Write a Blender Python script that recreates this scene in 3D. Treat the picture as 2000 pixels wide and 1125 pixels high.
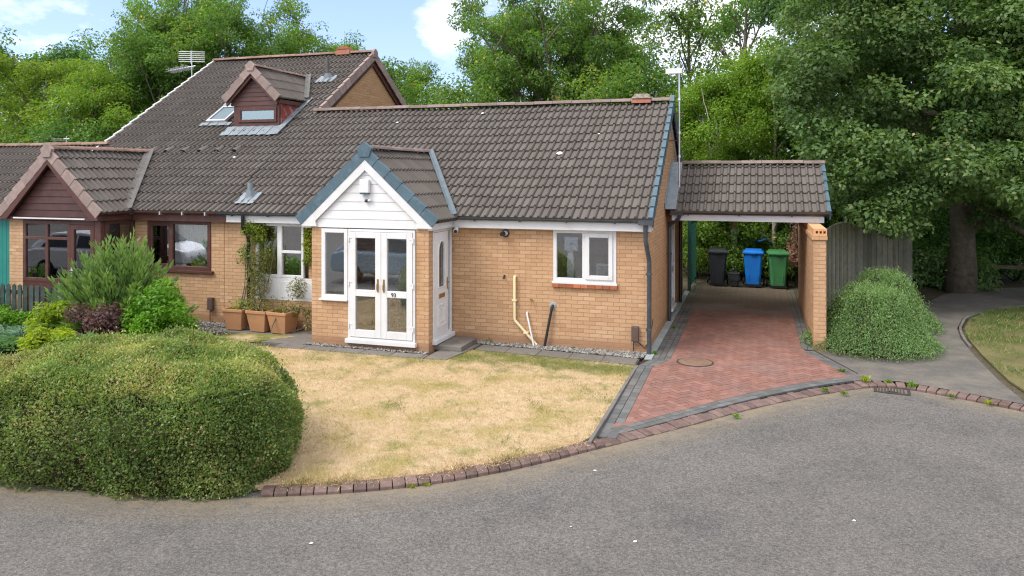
import bpy, math, random
import numpy as np
from mathutils import Vector, Matrix

# ------------------------------------------------------------------ scene, camera, sky, sun
for o in list(bpy.data.objects):
    bpy.data.objects.remove(o)
SC = bpy.context.scene
COL = SC.collection
R = math.radians

YAW = 17.816
cd = bpy.data.cameras.new("camera")
cam = bpy.data.objects.new("camera", cd)
COL.objects.link(cam)
cam.location = (0, 0, 3.25)
cam.rotation_euler = (R(90), 0, R(YAW))
cd.sensor_width = 36
cd.lens = 36 * 1478 / 2000
cd.shift_y = -0.11125
cd.clip_start = 0.05
cd.clip_end = 2000
SC.camera = cam

SUN_AZ, SUN_EL = 222.0, 52.0          # compass style: 0 = +Y, clockwise; the sun stands behind the camera, to its left
world = bpy.data.worlds.new("World")
SC.world = world
world.use_nodes = True
wn = world.node_tree
wn.nodes.clear()


def N(nt, kind, **kw):
    n = nt.nodes.new(kind)
    for k, v in kw.items():
        if k.startswith("i_"):
            key = k[2:]
            n.inputs[int(key) if key.isdigit() else key].default_value = v
        else:
            setattr(n, k, v)
    return n


def L(nt, a, b):
    nt.links.new(a, b)


sky = N(wn, "ShaderNodeTexSky", sky_type="NISHITA", sun_disc=False, sun_elevation=R(SUN_EL), sun_rotation=R(SUN_AZ), altitude=50,
        air_density=1.0, dust_density=1.2, ozone_density=2.0)
tc = N(wn, "ShaderNodeTexCoord")
mp = N(wn, "ShaderNodeMapping")
mp.inputs["Scale"].default_value = (1.0, 1.0, 2.2)
L(wn, tc.outputs["Generated"], mp.inputs["Vector"])
nz = N(wn, "ShaderNodeTexNoise", i_Scale=3.4, i_Detail=9.0, i_Roughness=0.58)
L(wn, mp.outputs[0], nz.inputs["Vector"])
# one cloud bank that stands over the gap between the trees
dn = N(wn, "ShaderNodeVectorMath", operation="NORMALIZE")
L(wn, tc.outputs["Generated"], dn.inputs[0])


def blob(px, py, lo, hi, amount, prev):
    s, c = math.sin(R(YAW)), math.cos(R(YAW))
    r = (px - 1000) / 1478
    d = Vector((-s + c * r, c + s * r, (340 - py) / 1478)).normalized()
    dt = N(wn, "ShaderNodeVectorMath", operation="DOT_PRODUCT")
    L(wn, dn.outputs[0], dt.inputs[0])
    dt.inputs[1].default_value = d
    mr = N(wn, "ShaderNodeMapRange", i_1=math.cos(R(hi)), i_2=math.cos(R(lo)), i_3=0.0, i_4=amount)
    L(wn, dt.outputs["Value"], mr.inputs[0])
    ad = N(wn, "ShaderNodeMath", operation="ADD")
    L(wn, prev, ad.inputs[0])
    L(wn, mr.outputs[0], ad.inputs[1])
    return ad.outputs[0]


nz2 = N(wn, "ShaderNodeTexNoise", i_Scale=16.0, i_Detail=8.0, i_Roughness=0.6)
L(wn, mp.outputs[0], nz2.inputs["Vector"])
nzm = N(wn, "ShaderNodeMix", data_type="FLOAT")
nzm.inputs[0].default_value = 0.62
L(wn, nz.outputs["Fac"], nzm.inputs[2])
L(wn, nz2.outputs["Fac"], nzm.inputs[3])
val = blob(858, 40, 0.0, 3.0, 0.20, nzm.outputs[0])
val = blob(1300, 40, 1.0, 10.0, 0.22, val)
val = blob(560, 60, 6.0, 13.0, -0.20, val)
# thicker unseen cloud added overhead and behind the viewer, whitening the ambient light
sx = N(wn, "ShaderNodeSeparateXYZ")
L(wn, dn.outputs[0], sx.inputs[0])
for out_, a_, b_, amt in (("Z", .28, .75, .22), ("Y", .1, -.6, .16)):
    mr_ = N(wn, "ShaderNodeMapRange", i_1=a_, i_2=b_, i_3=0.0, i_4=amt)
    L(wn, sx.outputs[out_], mr_.inputs[0])
    ad_ = N(wn, "ShaderNodeMath", operation="ADD")
    L(wn, val, ad_.inputs[0])
    L(wn, mr_.outputs[0], ad_.inputs[1])
    val = ad_.outputs[0]
cr = N(wn, "ShaderNodeValToRGB")
cr.color_ramp.elements[0].position = 0.47
cr.color_ramp.elements[1].position = 0.80
cr.color_ramp.elements[0].color = (0.10, 0.10, 0.10, 1)
L(wn, val, cr.inputs[0])
mixw = N(wn, "ShaderNodeMix", data_type="RGBA")
L(wn, cr.outputs[0], mixw.inputs[0])
tintn = N(wn, "ShaderNodeMix", data_type="RGBA", blend_type="MULTIPLY")
tintn.inputs[0].default_value = 1.0
tintn.inputs[7].default_value = (0.55, 0.60, 0.80, 1)
L(wn, sky.outputs[0], tintn.inputs[6])
L(wn, tintn.outputs[2], mixw.inputs[6])
mixw.inputs[7].default_value = (5.7, 5.6, 5.65, 1)
bg = N(wn, "ShaderNodeBackground", i_Strength=0.15)
L(wn, mixw.outputs[2], bg.inputs[0])
wo = N(wn, "ShaderNodeOutputWorld")
L(wn, bg.outputs[0], wo.inputs[0])

sd = bpy.data.lights.new("sun", "SUN")
sd.energy = 1.4
sd.angle = R(28)
sd.color = (1.0, 0.955, 0.89)
sun = bpy.data.objects.new("sun", sd)
COL.objects.link(sun)
_a, _e = R(SUN_AZ), R(SUN_EL)
sdir = Vector((math.sin(_a) * math.cos(_e), math.cos(_a) * math.cos(_e), math.sin(_e)))
sun.rotation_euler = sdir.to_track_quat("Z", "Y").to_euler()
sun.location = (-10, -10, 20)

SC.view_settings.view_transform = "Standard"
SC.view_settings.look = "None"
SC.view_settings.exposure = 1.2
SC.view_settings.gamma = 1
try:
    SC.cycles.use_denoising = True
    SC.cycles.denoising_input_passes = "RGB_ALBEDO_NORMAL"
    SC.cycles.denoising_prefilter = "NONE"
    SC.cycles.max_bounces = 8
    SC.cycles.diffuse_bounces = 5
    SC.cycles.glossy_bounces = 3
    SC.cycles.transparent_max_bounces = 10
    SC.cycles.transmission_bounces = 4
    SC.cycles.filter_width = 1.2
except Exception:
    pass

# ------------------------------------------------------------------ helpers
ORG = {}


def tag(o, label=None, cat=None, group=None, kind=None):
    if label: o["label"] = label
    if cat: o["category"] = cat
    if group: o["group"] = group
    if kind: o["kind"] = kind
    return o


def thing(name, label, cat, loc=(0, 0, 0), rz=0, group=None):
    o = bpy.data.objects.new(name, None)
    o.empty_display_size = 0.2
    COL.objects.link(o)
    o.location = loc
    o.rotation_euler = (0, 0, rz)
    ORG[o.name] = Vector(loc)
    return tag(o, label, cat, group)


def copy_tree(o, parent=None):
    c = o.copy()
    COL.objects.link(c)
    ORG[c.name] = ORG.get(o.name, Vector((0, 0, 0)))
    if parent:
        c.parent = parent
    for ch in o.children:
        copy_tree(ch, c)
    return c


class MB:
    """collects faces in world (or thing-local) coordinates, then links them as ONE mesh object"""

    def __init__(s):
        s.v, s.f, s.t = [], [], []

    def add(s, vs, fs, t=None):
        b = len(s.v)
        s.v += [tuple(p) for p in vs]
        if t is None:
            t = random.random()
        for f in fs:
            s.f.append(tuple(b + i for i in f))
            s.t.append(t)
        return s

    def poly(s, pts, t=None):
        return s.add(pts, [tuple(range(len(pts)))], t)

    def fbox(s, o, u, v, w, t=None):
        o, u, v, w = Vector(o), Vector(u), Vector(v), Vector(w)
        if u.cross(v).dot(w) < 0:
            u, v = v, u
        p = [o, o + u, o + u + v, o + v, o + w, o + u + w, o + u + v + w, o + v + w]
        return s.add(p, [(3, 2, 1, 0), (4, 5, 6, 7), (0, 1, 5, 4), (1, 2, 6, 5), (2, 3, 7, 6), (3, 0, 4, 7)], t)

    def box(s, x0, x1, y0, y1, z0, z1, t=None):
        return s.fbox((x0, y0, z0), (x1 - x0, 0, 0), (0, y1 - y0, 0), (0, 0, z1 - z0), t)

    def prism(s, pts, d, t=None):
        """closed polygon pts (3D, planar) swept by vector d"""
        n = len(pts)
        a = [Vector(p) for p in pts]
        nn = sum(((a[i] - a[0]).cross(a[(i + 1) % n] - a[0]) for i in range(1, n)), Vector((0, 0, 0)))
        if nn.dot(Vector(d)) > 0:
            a = a[::-1]
        b = [p + Vector(d) for p in a]
        fs = [tuple(range(n)), tuple(range(2 * n - 1, n - 1, -1))]
        for i in range(n):
            j = (i + 1) % n
            fs.append((i, i + n, j + n, j))
        return s.add(a + b, fs, t)

    def tube(s, path, r, n=10, t=None, caps=True):
        path = [Vector(p) for p in path]
        rs = r if isinstance(r, (list, tuple)) else [r] * len(path)
        vs, fs = [], []
        prev = None
        for i, p in enumerate(path):
            d = (path[min(i + 1, len(path) - 1)] - path[max(i - 1, 0)]).normalized()
            if prev is None:
                ref = Vector((0, 0, 1)) if abs(d.z) < 0.9 else Vector((1, 0, 0))
                u = d.cross(ref).normalized()
            else:
                u = (prev - d * prev.dot(d)).normalized()
            prev = u
            w = d.cross(u)
            for k in range(n):
                a = 2 * math.pi * k / n
                vs.append(p + (u * math.cos(a) + w * math.sin(a)) * rs[i])
        for i in range(len(path) - 1):
            for k in range(n):
                k2 = (k + 1) % n
                fs.append((i * n + k, i * n + k2, (i + 1) * n + k2, (i + 1) * n + k))
        if caps:
            fs.append(tuple(range(n - 1, -1, -1)))
            fs.append(tuple((len(path) - 1) * n + k for k in range(n)))
        return s.add(vs, fs, t)

    def lathe(s, c, prof, n=20, t=None):
        vs, fs = [], []
        for (r, z) in prof:
            for k in range(n):
                a = 2 * math.pi * k / n
                vs.append((c[0] + r * math.cos(a), c[1] + r * math.sin(a), c[2] + z))
        for i in range(len(prof) - 1):
            for k in range(n):
                k2 = (k + 1) % n
                fs.append((i * n + k, i * n + k2, (i + 1) * n + k2, (i + 1) * n + k))
        fs.append(tuple(range(n - 1, -1, -1)))
        fs.append(tuple((len(prof) - 1) * n + k for k in range(n)))
        return s.add(vs, fs, t)

    def build(s, name, mat, parent=None, smooth=False, uv=False, bevel=0, origin=None, auto=None):
        org = Vector((0, 0, 0))
        if parent is not None:
            org = ORG.get(parent.name, org)
        if origin is not None:
            org = Vector(origin)
        me = bpy.data.meshes.new(name)
        V = np.array(s.v, dtype=np.float64).reshape(-1, 3)
        me.from_pydata([tuple(p) for p in (V - np.array(org))], [], s.f)
        at = me.attributes.new("tint", "FLOAT", "FACE")
        at.data.foreach_set("value", np.array(s.t, dtype=np.float32))
        if uv:
            ul = me.uv_layers.new(name="UVMap")
            for p in me.polygons:
                n = p.normal
                if abs(n.z) > 0.7:
                    for li in p.loop_indices:
                        q = V[me.loops[li].vertex_index]
                        ul.data[li].uv = (q[0], q[1])
                else:
                    tx, ty = -n.y, n.x
                    l = math.hypot(tx, ty) or 1
                    for li in p.loop_indices:
                        q = V[me.loops[li].vertex_index]
                        ul.data[li].uv = ((q[0] * tx + q[1] * ty) / l, q[2])
        me.materials.append(mat)
        if smooth:
            me.polygons.foreach_set("use_smooth", [True] * len(me.polygons))
            if auto is not None:
                me.set_sharp_from_angle(angle=R(auto))
        me.update()
        o = bpy.data.objects.new(name, me)
        COL.objects.link(o)
        if parent is not None:
            o.parent = parent
            ORG[o.name] = org
        elif origin is not None:
            o.location = origin
            ORG[o.name] = org
        if bevel:
            b = o.modifiers.new("bevel", "BEVEL")
            b.width = bevel
            b.segments = 2
            b.limit_method = "ANGLE"
        return o


def struct(o):
    o["kind"] = "structure"
    return o


class PL:
    """a wall plane: u runs along it, z up, n out of it"""

    def __init__(s, o, u, n):
        s.o, s.u, s.n = Vector(o), Vector(u), Vector(n)

    def p(s, u, z, n=0):
        return s.o + s.u * u + s.n * n + Vector((0, 0, z))

    def box(s, mb, u0, u1, z0, z1, n0, n1, t=None):
        mb.fbox(s.p(u0, z0, n0), s.u * (u1 - u0), Vector((0, 0, z1 - z0)), s.n * (n1 - n0), t)

    def frame(s, mb, u0, u1, z0, z1, w, n0, n1, wb=None, wt=None):
        wb = w if wb is None else wb
        wt = w if wt is None else wt
        s.box(mb, u0, u0 + w, z0, z1, n0, n1)
        s.box(mb, u1 - w, u1, z0, z1, n0, n1)
        s.box(mb, u0 + w, u1 - w, z0, z0 + wb, n0, n1)
        s.box(mb, u0 + w, u1 - w, z1 - wt, z1, n0, n1)


FRONT = lambda y: PL((0, y, 0), (1, 0, 0), (0, -1, 0))
SIDE = lambda x: PL((x, 0, 0), (0, 1, 0), (1, 0, 0))


# photo pixel (2000 x 1125) -> point on a level plane; used only to read off real ground positions
def G(px, py, z=0.0):
    s, c = math.sin(R(YAW)), math.cos(R(YAW))
    r = (px - 1000) / 1478
    t = (z - 3.25) / (-(py - 340) / 1478)
    return ((-s + c * r) * t, (c + s * r) * t, z)


def at_depth(px, Y):
    s, c = math.sin(R(YAW)), math.cos(R(YAW))
    r = (px - 1000) / 1478
    return (-s + c * r) / (c + s * r) * Y


# ------------------------------------------------------------------ materials
def principled(name, rough=0.7, spec=0.3, metal=0.0):
    m = bpy.data.materials.new(name)
    m.use_nodes = True
    nt = m.node_tree
    b = nt.nodes["Principled BSDF"]
    b.inputs["Roughness"].default_value = rough
    b.inputs["Specular IOR Level"].default_value = spec
    b.inputs["Metallic"].default_value = metal
    return m, nt, b


def ramp(nt, stops, fac):
    n = N(nt, "ShaderNodeValToRGB")
    e = n.color_ramp.elements
    while len(e) < len(stops):
        e.new(0.5)
    for i, (p, c) in enumerate(stops):
        e[i].position = p
        e[i].color = (*c, 1) if len(c) == 3 else c
    L(nt, fac, n.inputs[0])
    return n.outputs[0]


def mix(nt, fac, a, b, mode="MIX"):
    n = N(nt, "ShaderNodeMix", data_type="RGBA", blend_type=mode)
    for sock, v in ((n.inputs[0], fac), (n.inputs[6], a), (n.inputs[7], b)):
        if isinstance(v, (int, float)):
            sock.default_value = v
        elif isinstance(v, tuple):
            sock.default_value = (*v, 1) if len(v) == 3 else v
        else:
            L(nt, v, sock)
    return n.outputs[2]


def noise(nt, scale, detail=4, rough=0.6, vec=None, out="Fac"):
    n = N(nt, "ShaderNodeTexNoise", i_Scale=scale, i_Detail=detail, i_Roughness=rough)
    if vec is None:
        vec = geo(nt)
    L(nt, vec, n.inputs["Vector"])
    return n.outputs[out]


def geo(nt):
    g = nt.nodes.get("GEO") or N(nt, "ShaderNodeNewGeometry", name="GEO")
    return g.outputs["Position"]


def tint(nt):
    a = nt.nodes.get("TINT")
    if not a:
        a = N(nt, "ShaderNodeAttribute", name="TINT", attribute_name="tint")
    return a.outputs["Fac"]


def bump(nt, b, h, strength=0.4, dist=0.01):
    n = N(nt, "ShaderNodeBump", i_Strength=strength, i_Distance=dist)
    L(nt, h, n.inputs["Height"])
    L(nt, n.outputs[0], b.inputs["Normal"])


def rng(nt, v, a, b, c, d):
    n = N(nt, "ShaderNodeMapRange", i_1=a, i_2=b, i_3=c, i_4=d)
    L(nt, v, n.inputs[0])
    return n.outputs[0]


def weathered(name, col, rough=0.6, var=0.12, scale=6.0, spec=0.35, bmp=0.15, tv=0.0, dirt=None, dscale=1.7, metal=0.0):
    """base colour with fine and coarse variation, optional per-face tint and dirt blotches"""
    m, nt, b = principled(name, rough, spec, metal)
    lo = tuple(c * (1 - var) for c in col)
    hi = tuple(min(1, c * (1 + var)) for c in col)
    c = ramp(nt, [(0.3, lo), (0.7, hi)], noise(nt, scale, 6, 0.65))
    if tv:
        c = mix(nt, 1.0, c, ramp(nt, [(0, (1 - tv,) * 3), (1, (1 + tv,) * 3)], tint(nt)), "MULTIPLY")
    if dirt:
        c = mix(nt, rng(nt, noise(nt, dscale, 7, 0.7), 0.5, 0.75, 0, 0.8), c, dirt)
    L(nt, c, b.inputs["Base Color"])
    if bmp:
        bump(nt, b, noise(nt, scale * 12, 4), bmp, 0.004)
    return m


def mth(nt, op, a, b=0.0, clamp=False):
    n = N(nt, "ShaderNodeMath", operation=op, use_clamp=clamp)
    for i, v in enumerate((a, b)):
        if isinstance(v, (int, float)):
            n.inputs[i].default_value = v
        else:
            L(nt, v, n.inputs[i])
    return n.outputs[0]


M = {}


def brick_mat(name, c1, c2, c3, mortar, dark=(0.16, 0.10, 0.06), soft=1.0):
    m, nt, b = principled(name, 0.85, 0.2)
    uv = N(nt, "ShaderNodeUVMap", uv_map="UVMap").outputs[0]
    br = N(nt, "ShaderNodeTexBrick", offset=0.5, i_Scale=1.0)
    br.inputs["Mortar Size"].default_value = 0.0055
    br.inputs["Mortar Smooth"].default_value = 0.25
    br.inputs["Brick Width"].default_value = 0.225
    br.inputs["Row Height"].default_value = 0.075
    br.inputs["Color1"].default_value = (0, 0, 0, 1)
    br.inputs["Color2"].default_value = (1, 1, 1, 1)
    br.inputs["Mortar"].default_value = (0.5, 0.5, 0.5, 1)
    L(nt, uv, br.inputs["Vector"])
    c = ramp(nt, [(0.0, c1), (0.35, c2), (0.75, c2), (1.0, c3)], br.outputs["Color"])
    c = mix(nt, rng(nt, noise(nt, 1.1, 5), 0.42, 0.7, 0, 0.55), c, mix(nt, 0.5, c1, c3))
    c = mix(nt, rng(nt, noise(nt, 90, 3), 0.45, 0.8, 0, 0.45), c, tuple(x * 0.55 for x in c2))
    c = mix(nt, rng(nt, noise(nt, 2.3, 8, 0.75), 0.60, 0.78, 0, 0.5), c, dark)
    mpn = N(nt, "ShaderNodeMapping")
    mpn.inputs["Scale"].default_value = (5.0, 5.0, 0.45)
    L(nt, geo(nt), mpn.inputs["Vector"])
    c = mix(nt, rng(nt, noise(nt, 1.0, 5, 0.65, mpn.outputs[0]), 0.56, 0.74, 0, 0.38), c, (0.25, 0.165, 0.10))
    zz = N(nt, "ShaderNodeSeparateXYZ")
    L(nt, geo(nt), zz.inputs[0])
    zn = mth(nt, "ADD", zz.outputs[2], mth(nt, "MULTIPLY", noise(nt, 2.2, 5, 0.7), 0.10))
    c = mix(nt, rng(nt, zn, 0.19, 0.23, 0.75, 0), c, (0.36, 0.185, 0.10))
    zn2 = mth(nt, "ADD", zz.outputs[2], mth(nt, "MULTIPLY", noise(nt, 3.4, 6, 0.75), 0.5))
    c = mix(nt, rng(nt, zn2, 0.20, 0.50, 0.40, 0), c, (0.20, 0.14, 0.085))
    mo = mix(nt, noise(nt, 3.0, 3), tuple(x * 0.75 for x in mortar), mortar)
    c = mix(nt, br.outputs["Fac"], c, mo)
    L(nt, c, b.inputs["Base Color"])
    h = N(nt, "ShaderNodeMath", operation="MULTIPLY_ADD")
    L(nt, br.outputs["Fac"], h.inputs[0])
    h.inputs[1].default_value = -1.0
    L(nt, noise(nt, 140, 3), h.inputs[2])
    bump(nt, b, h.outputs[0], 0.55 * soft, 0.006)
    return m


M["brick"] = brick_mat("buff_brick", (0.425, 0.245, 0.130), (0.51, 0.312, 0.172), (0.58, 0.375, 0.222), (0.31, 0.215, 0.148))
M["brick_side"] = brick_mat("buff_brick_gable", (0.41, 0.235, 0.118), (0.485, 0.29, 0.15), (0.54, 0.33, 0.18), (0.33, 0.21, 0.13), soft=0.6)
M["brick_red"] = weathered("red_sill_brick", (0.36, 0.12, 0.055), 0.8, 0.2, 9, tv=0.3, bmp=0.3)
M["white"] = weathered("white_upvc", (0.66, 0.665, 0.67), 0.3, 0.02, 3, 0.45, 0.02, dirt=(0.56, 0.55, 0.53), dscale=2.5)
M["cream"] = weathered("cream_plastic", (0.72, 0.62, 0.38), 0.45, 0.05, 4, bmp=0.03)
M["anthracite"] = weathered("anthracite_plastic", (0.045, 0.055, 0.066), 0.38, 0.12, 5, 0.5, 0.03, dirt=(0.11, 0.115, 0.115), dscale=6)
M["black"] = weathered("black_plastic", (0.014, 0.014, 0.016), 0.4, 0.2, 6, 0.5, 0.03)
M["brown"] = weathered("brown_joinery", (0.085, 0.032, 0.024), 0.45, 0.2, 5, 0.4, 0.06, dirt=(0.13, 0.07, 0.055), dscale=4)
M["brownclad"] = weathered("brown_cladding", (0.075, 0.032, 0.026), 0.55, 0.25, 4, 0.35, 0.08, tv=0.12)
M["redpaint"] = weathered("flaking_red_paint", (0.22, 0.045, 0.035), 0.7, 0.25, 4, bmp=0.25, dirt=(0.50, 0.42, 0.36), dscale=5.5)
M["lead"] = weathered("lead_sheet", (0.19, 0.225, 0.25), 0.55, 0.2, 7, 0.5, 0.25, dirt=(0.32, 0.35, 0.37), dscale=9)
M["leadold"] = weathered("weathered_lead", (0.10, 0.096, 0.09), 0.7, 0.2, 7, 0.4, 0.3, dirt=(0.16, 0.155, 0.145), dscale=6)
M["verge"] = weathered("blue_grey_verge", (0.066, 0.115, 0.145), 0.5, 0.10, 6, 0.45, 0.05, tv=0.10, dirt=(0.14, 0.20, 0.235), dscale=7)
M["vergebrown"] = weathered("pink_brown_verge", (0.30, 0.225, 0.20), 0.8, 0.15, 8, 0.3, 0.15, tv=0.16, dirt=(0.19, 0.145, 0.125), dscale=5)
M["ridge"] = weathered("ridge_tile", (0.20, 0.150, 0.135), 0.85, 0.2, 10, 0.25, 0.25, tv=0.2, dirt=(0.105, 0.085, 0.075), dscale=4)
M["mossridge"] = weathered("mossy_ridge_tile", (0.23, 0.150, 0.115), 0.9, 0.25, 12, 0.2, 0.5, tv=0.2, dirt=(0.11, 0.06, 0.03), dscale=7)
M["terracotta"] = weathered("terracotta", (0.30, 0.125, 0.08), 0.8, 0.12, 7, 0.25, 0.12, dirt=(0.36, 0.24, 0.18), dscale=4)
M["planter"] = weathered("terracotta_planter", (0.45, 0.235, 0.12), 0.75, 0.08, 3, 0.3, 0.08, dirt=(0.33, 0.19, 0.11), dscale=2.5)
M["mossy_cap"] = weathered("lichen_crust", (0.30, 0.25, 0.21), 0.95, 0.5, 22, 0.1, 0.8, dirt=(0.08, 0.06, 0.05), dscale=14)
M["concrete"] = weathered("concrete_post", (0.26, 0.255, 0.225), 0.9, 0.15, 9, 0.2, 0.3, dirt=(0.15, 0.16, 0.11), dscale=3)
M["fencewood"] = weathered("weathered_fence_wood", (0.24, 0.225, 0.18), 0.9, 0.25, 8, 0.15, 0.3, tv=0.22, dirt=(0.16, 0.175, 0.10), dscale=2)
M["picket"] = weathered("green_black_picket", (0.04, 0.062, 0.055), 0.75, 0.35, 7, 0.3, 0.2, tv=0.3, dirt=(0.10, 0.09, 0.075), dscale=4)
M["greenmetal"] = weathered("green_metal", (0.012, 0.075, 0.05), 0.45, 0.2, 5, 0.5, 0.05)
M["tealdoor"] = weathered("teal_paint", (0.012, 0.19, 0.16), 0.5, 0.12, 4, 0.4, 0.05)
M["brass"] = weathered("bronze_fitting", (0.42, 0.27, 0.11), 0.32, 0.1, 10, 0.5, 0.02, metal=0.8)
M["alu"] = weathered("aluminium_tube", (0.55, 0.56, 0.57), 0.35, 0.12, 12, 0.5, 0.02, metal=0.7)
M["binblack"] = weathered("bin_plastic_dark", (0.022, 0.026, 0.032), 0.5, 0.2, 5, 0.45, 0.08)
M["binblue"] = weathered("bin_plastic_blue", (0.008, 0.16, 0.58), 0.5, 0.15, 4, 0.4, 0.08)
M["bingreen"] = weathered("bin_plastic_green", (0.05, 0.20, 0.07), 0.55, 0.2, 4, 0.35, 0.1, dirt=(0.06, 0.16, 0.07), dscale=3)
M["rubber"] = weathered("rubber", (0.012, 0.012, 0.012), 0.8, 0.2, 9)
M["paper"] = weathered("printed_paper", (0.46, 0.53, 0.60), 0.8, 0.04, 9, bmp=0)
M["pblue"] = weathered("blue_print", (0.10, 0.27, 0.62), 0.8, 0.1, 9, bmp=0)
M["ppink"] = weathered("pink_print", (0.50, 0.36, 0.38), 0.8, 0.1, 9, bmp=0)
M["fabric"] = weathered("net_curtain", (0.72, 0.74, 0.74), 0.9, 0.05, 20, 0.1, 0.1)
M["wood"] = weathered("varnished_wood", (0.30, 0.14, 0.05), 0.5, 0.25, 5, 0.4, 0.1)
M["meter"] = weathered("brown_meter_box", (0.095, 0.062, 0.052), 0.6, 0.15, 6, 0.35, 0.08)
M["grate"] = weathered("cast_iron", (0.045, 0.038, 0.034), 0.7, 0.3, 14, 0.4, 0.3, dirt=(0.14, 0.08, 0.05), dscale=9)
M["manhole"] = weathered("rusty_cover", (0.20, 0.125, 0.085), 0.85, 0.25, 9, 0.25, 0.4, dirt=(0.13, 0.10, 0.08), dscale=6)
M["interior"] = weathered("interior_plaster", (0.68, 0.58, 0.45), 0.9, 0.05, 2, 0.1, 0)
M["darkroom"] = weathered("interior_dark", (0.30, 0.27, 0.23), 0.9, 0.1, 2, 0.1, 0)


def tile_mat():
    m, nt, b = principled("concrete_roof_tile", 0.85, 0.25)
    c = ramp(nt, [(0.0, (0.108, 0.094, 0.082)), (0.45, (0.122, 0.107, 0.094)), (0.8, (0.133, 0.117, 0.103)), (1.0, (0.150, 0.133, 0.118))], tint(nt))
    c = mix(nt, rng(nt, noise(nt, 0.9, 6, 0.7), 0.35, 0.7, 0, 0.4), c, (0.114, 0.103, 0.095))
    c = mix(nt, rng(nt, noise(nt, 26, 5, 0.7), 0.4, 0.75, 0, 0.35), c, (0.085, 0.070, 0.062))
    c = mix(nt, rng(nt, noise(nt, 9, 7, 0.75), 0.66, 0.74, 0, 0.55), c, (0.24, 0.215, 0.185))
    c = mix(nt, rng(nt, noise(nt, 7.3, 7, 0.8), 0.70, 0.74, 0, 0.9), c, (0.045, 0.036, 0.03))
    L(nt, c, b.inputs["Base Color"])
    bump(nt, b, noise(nt, 90, 4), 0.35, 0.004)
    return m


M["tile"] = tile_mat()


def glass_mat(name, refl=0.16, trans=(0.80, 0.83, 0.82), gcol=(0.95, 0.97, 1.0)):
    m = bpy.data.materials.new(name)
    m.use_nodes = True
    nt = m.node_tree
    nt.nodes.clear()
    t = N(nt, "ShaderNodeBsdfTransparent")
    t.inputs[0].default_value = (*trans, 1)
    g = N(nt, "ShaderNodeBsdfGlossy")
    g.inputs["Roughness"].default_value = 0.015
    g.inputs["Color"].default_value = (*gcol, 1)
    fr = N(nt, "ShaderNodeFresnel", i_IOR=1.5)
    ad = N(nt, "ShaderNodeMath", operation="ADD", use_clamp=True)
    L(nt, fr.outputs[0], ad.inputs[0])
    ad.inputs[1].default_value = refl - 0.04
    ms = N(nt, "ShaderNodeMixShader")
    L(nt, ad.outputs[0], ms.inputs[0])
    L(nt, t.outputs[0], ms.inputs[1])
    L(nt, g.outputs[0], ms.inputs[2])
    o = N(nt, "ShaderNodeOutputMaterial")
    L(nt, ms.outputs[0], o.inputs[0])
    return m


M["glass"] = glass_mat("window_glass", 0.21, (0.95, 0.96, 0.95))
M["skyglass"] = glass_mat("roof_window_glass", 0.42, (0.6, 0.65, 0.68), (0.50, 0.62, 0.64))


def leaf_mat(name, stops, trans=0.30, rough=0.5, patch=0.9, pscale=0.5):
    m = bpy.data.materials.new(name)
    m.use_nodes = True
    nt = m.node_tree
    b = nt.nodes["Principled BSDF"]
    b.inputs["Roughness"].default_value = rough
    b.inputs["Specular IOR Level"].default_value = 0.3
    c = ramp(nt, stops, tint(nt))
    oi = N(nt, "ShaderNodeObjectInfo")
    hs = N(nt, "ShaderNodeHueSaturation")
    L(nt, rng(nt, oi.outputs["Random"], 0, 1, 0.49, 0.51), hs.inputs["Hue"])
    L(nt, rng(nt, noise(nt, pscale, 3), 0.3, 0.7, 1 - 0.28 * patch, 1 + 0.28 * patch), hs.inputs["Value"])
    L(nt, c, hs.inputs["Color"])
    L(nt, hs.outputs[0], b.inputs["Base Color"])
    tr = N(nt, "ShaderNodeBsdfTranslucent")
    tcol = mix(nt, 1.0, hs.outputs[0], (1.6, 1.75, 0.65), "MULTIPLY")
    L(nt, tcol, tr.inputs[0])
    ms = N(nt, "ShaderNodeMixShader")
    ms.inputs[0].default_value = trans + .12
    L(nt, b.outputs[0], ms.inputs[1])
    L(nt, tr.outputs[0], ms.inputs[2])
    L(nt, ms.outputs[0], nt.nodes["Material Output"].inputs[0])
    return m


M["l_ash"] = leaf_mat("ash_leaf", [(0, (0.058, 0.104, 0.026)), (0.4, (0.104, 0.192, 0.043)), (0.8, (0.163, 0.276, 0.066)), (0.975, (0.248, 0.333, 0.075)), (1, (0.686, 0.467, 0.066))], 0.32)
M["l_yel"] = leaf_mat("willow_leaf", [(0, (0.075, 0.137, 0.018)), (0.4, (0.129, 0.220, 0.030)), (0.8, (0.204, 0.304, 0.045)), (0.97, (0.285, 0.351, 0.060)), (1, (0.489, 0.351, 0.060))], 0.36)
M["l_oak"] = leaf_mat("oak_leaf", [(0, (0.050, 0.107, 0.033)), (0.45, (0.095, 0.177, 0.060)), (0.85, (0.158, 0.251, 0.084)), (1, (0.320, 0.342, 0.172))], 0.26)
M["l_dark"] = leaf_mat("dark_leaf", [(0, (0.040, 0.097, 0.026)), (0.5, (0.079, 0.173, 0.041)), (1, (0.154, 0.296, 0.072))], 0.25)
M["l_birch"] = leaf_mat("birch_leaf", [(0, (0.083, 0.160, 0.023)), (0.5, (0.144, 0.254, 0.034)), (0.95, (0.236, 0.348, 0.055)), (1, (0.456, 0.362, 0.078))], 0.36)
M["l_scrub"] = leaf_mat("scrub_leaf", [(0, (0.059, 0.116, 0.022)), (0.5, (0.118, 0.213, 0.035)), (0.85, (0.217, 0.329, 0.047)), (0.95, (0.368, 0.345, 0.079)), (1, (0.335, 0.180, 0.095))], 0.32)
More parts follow.
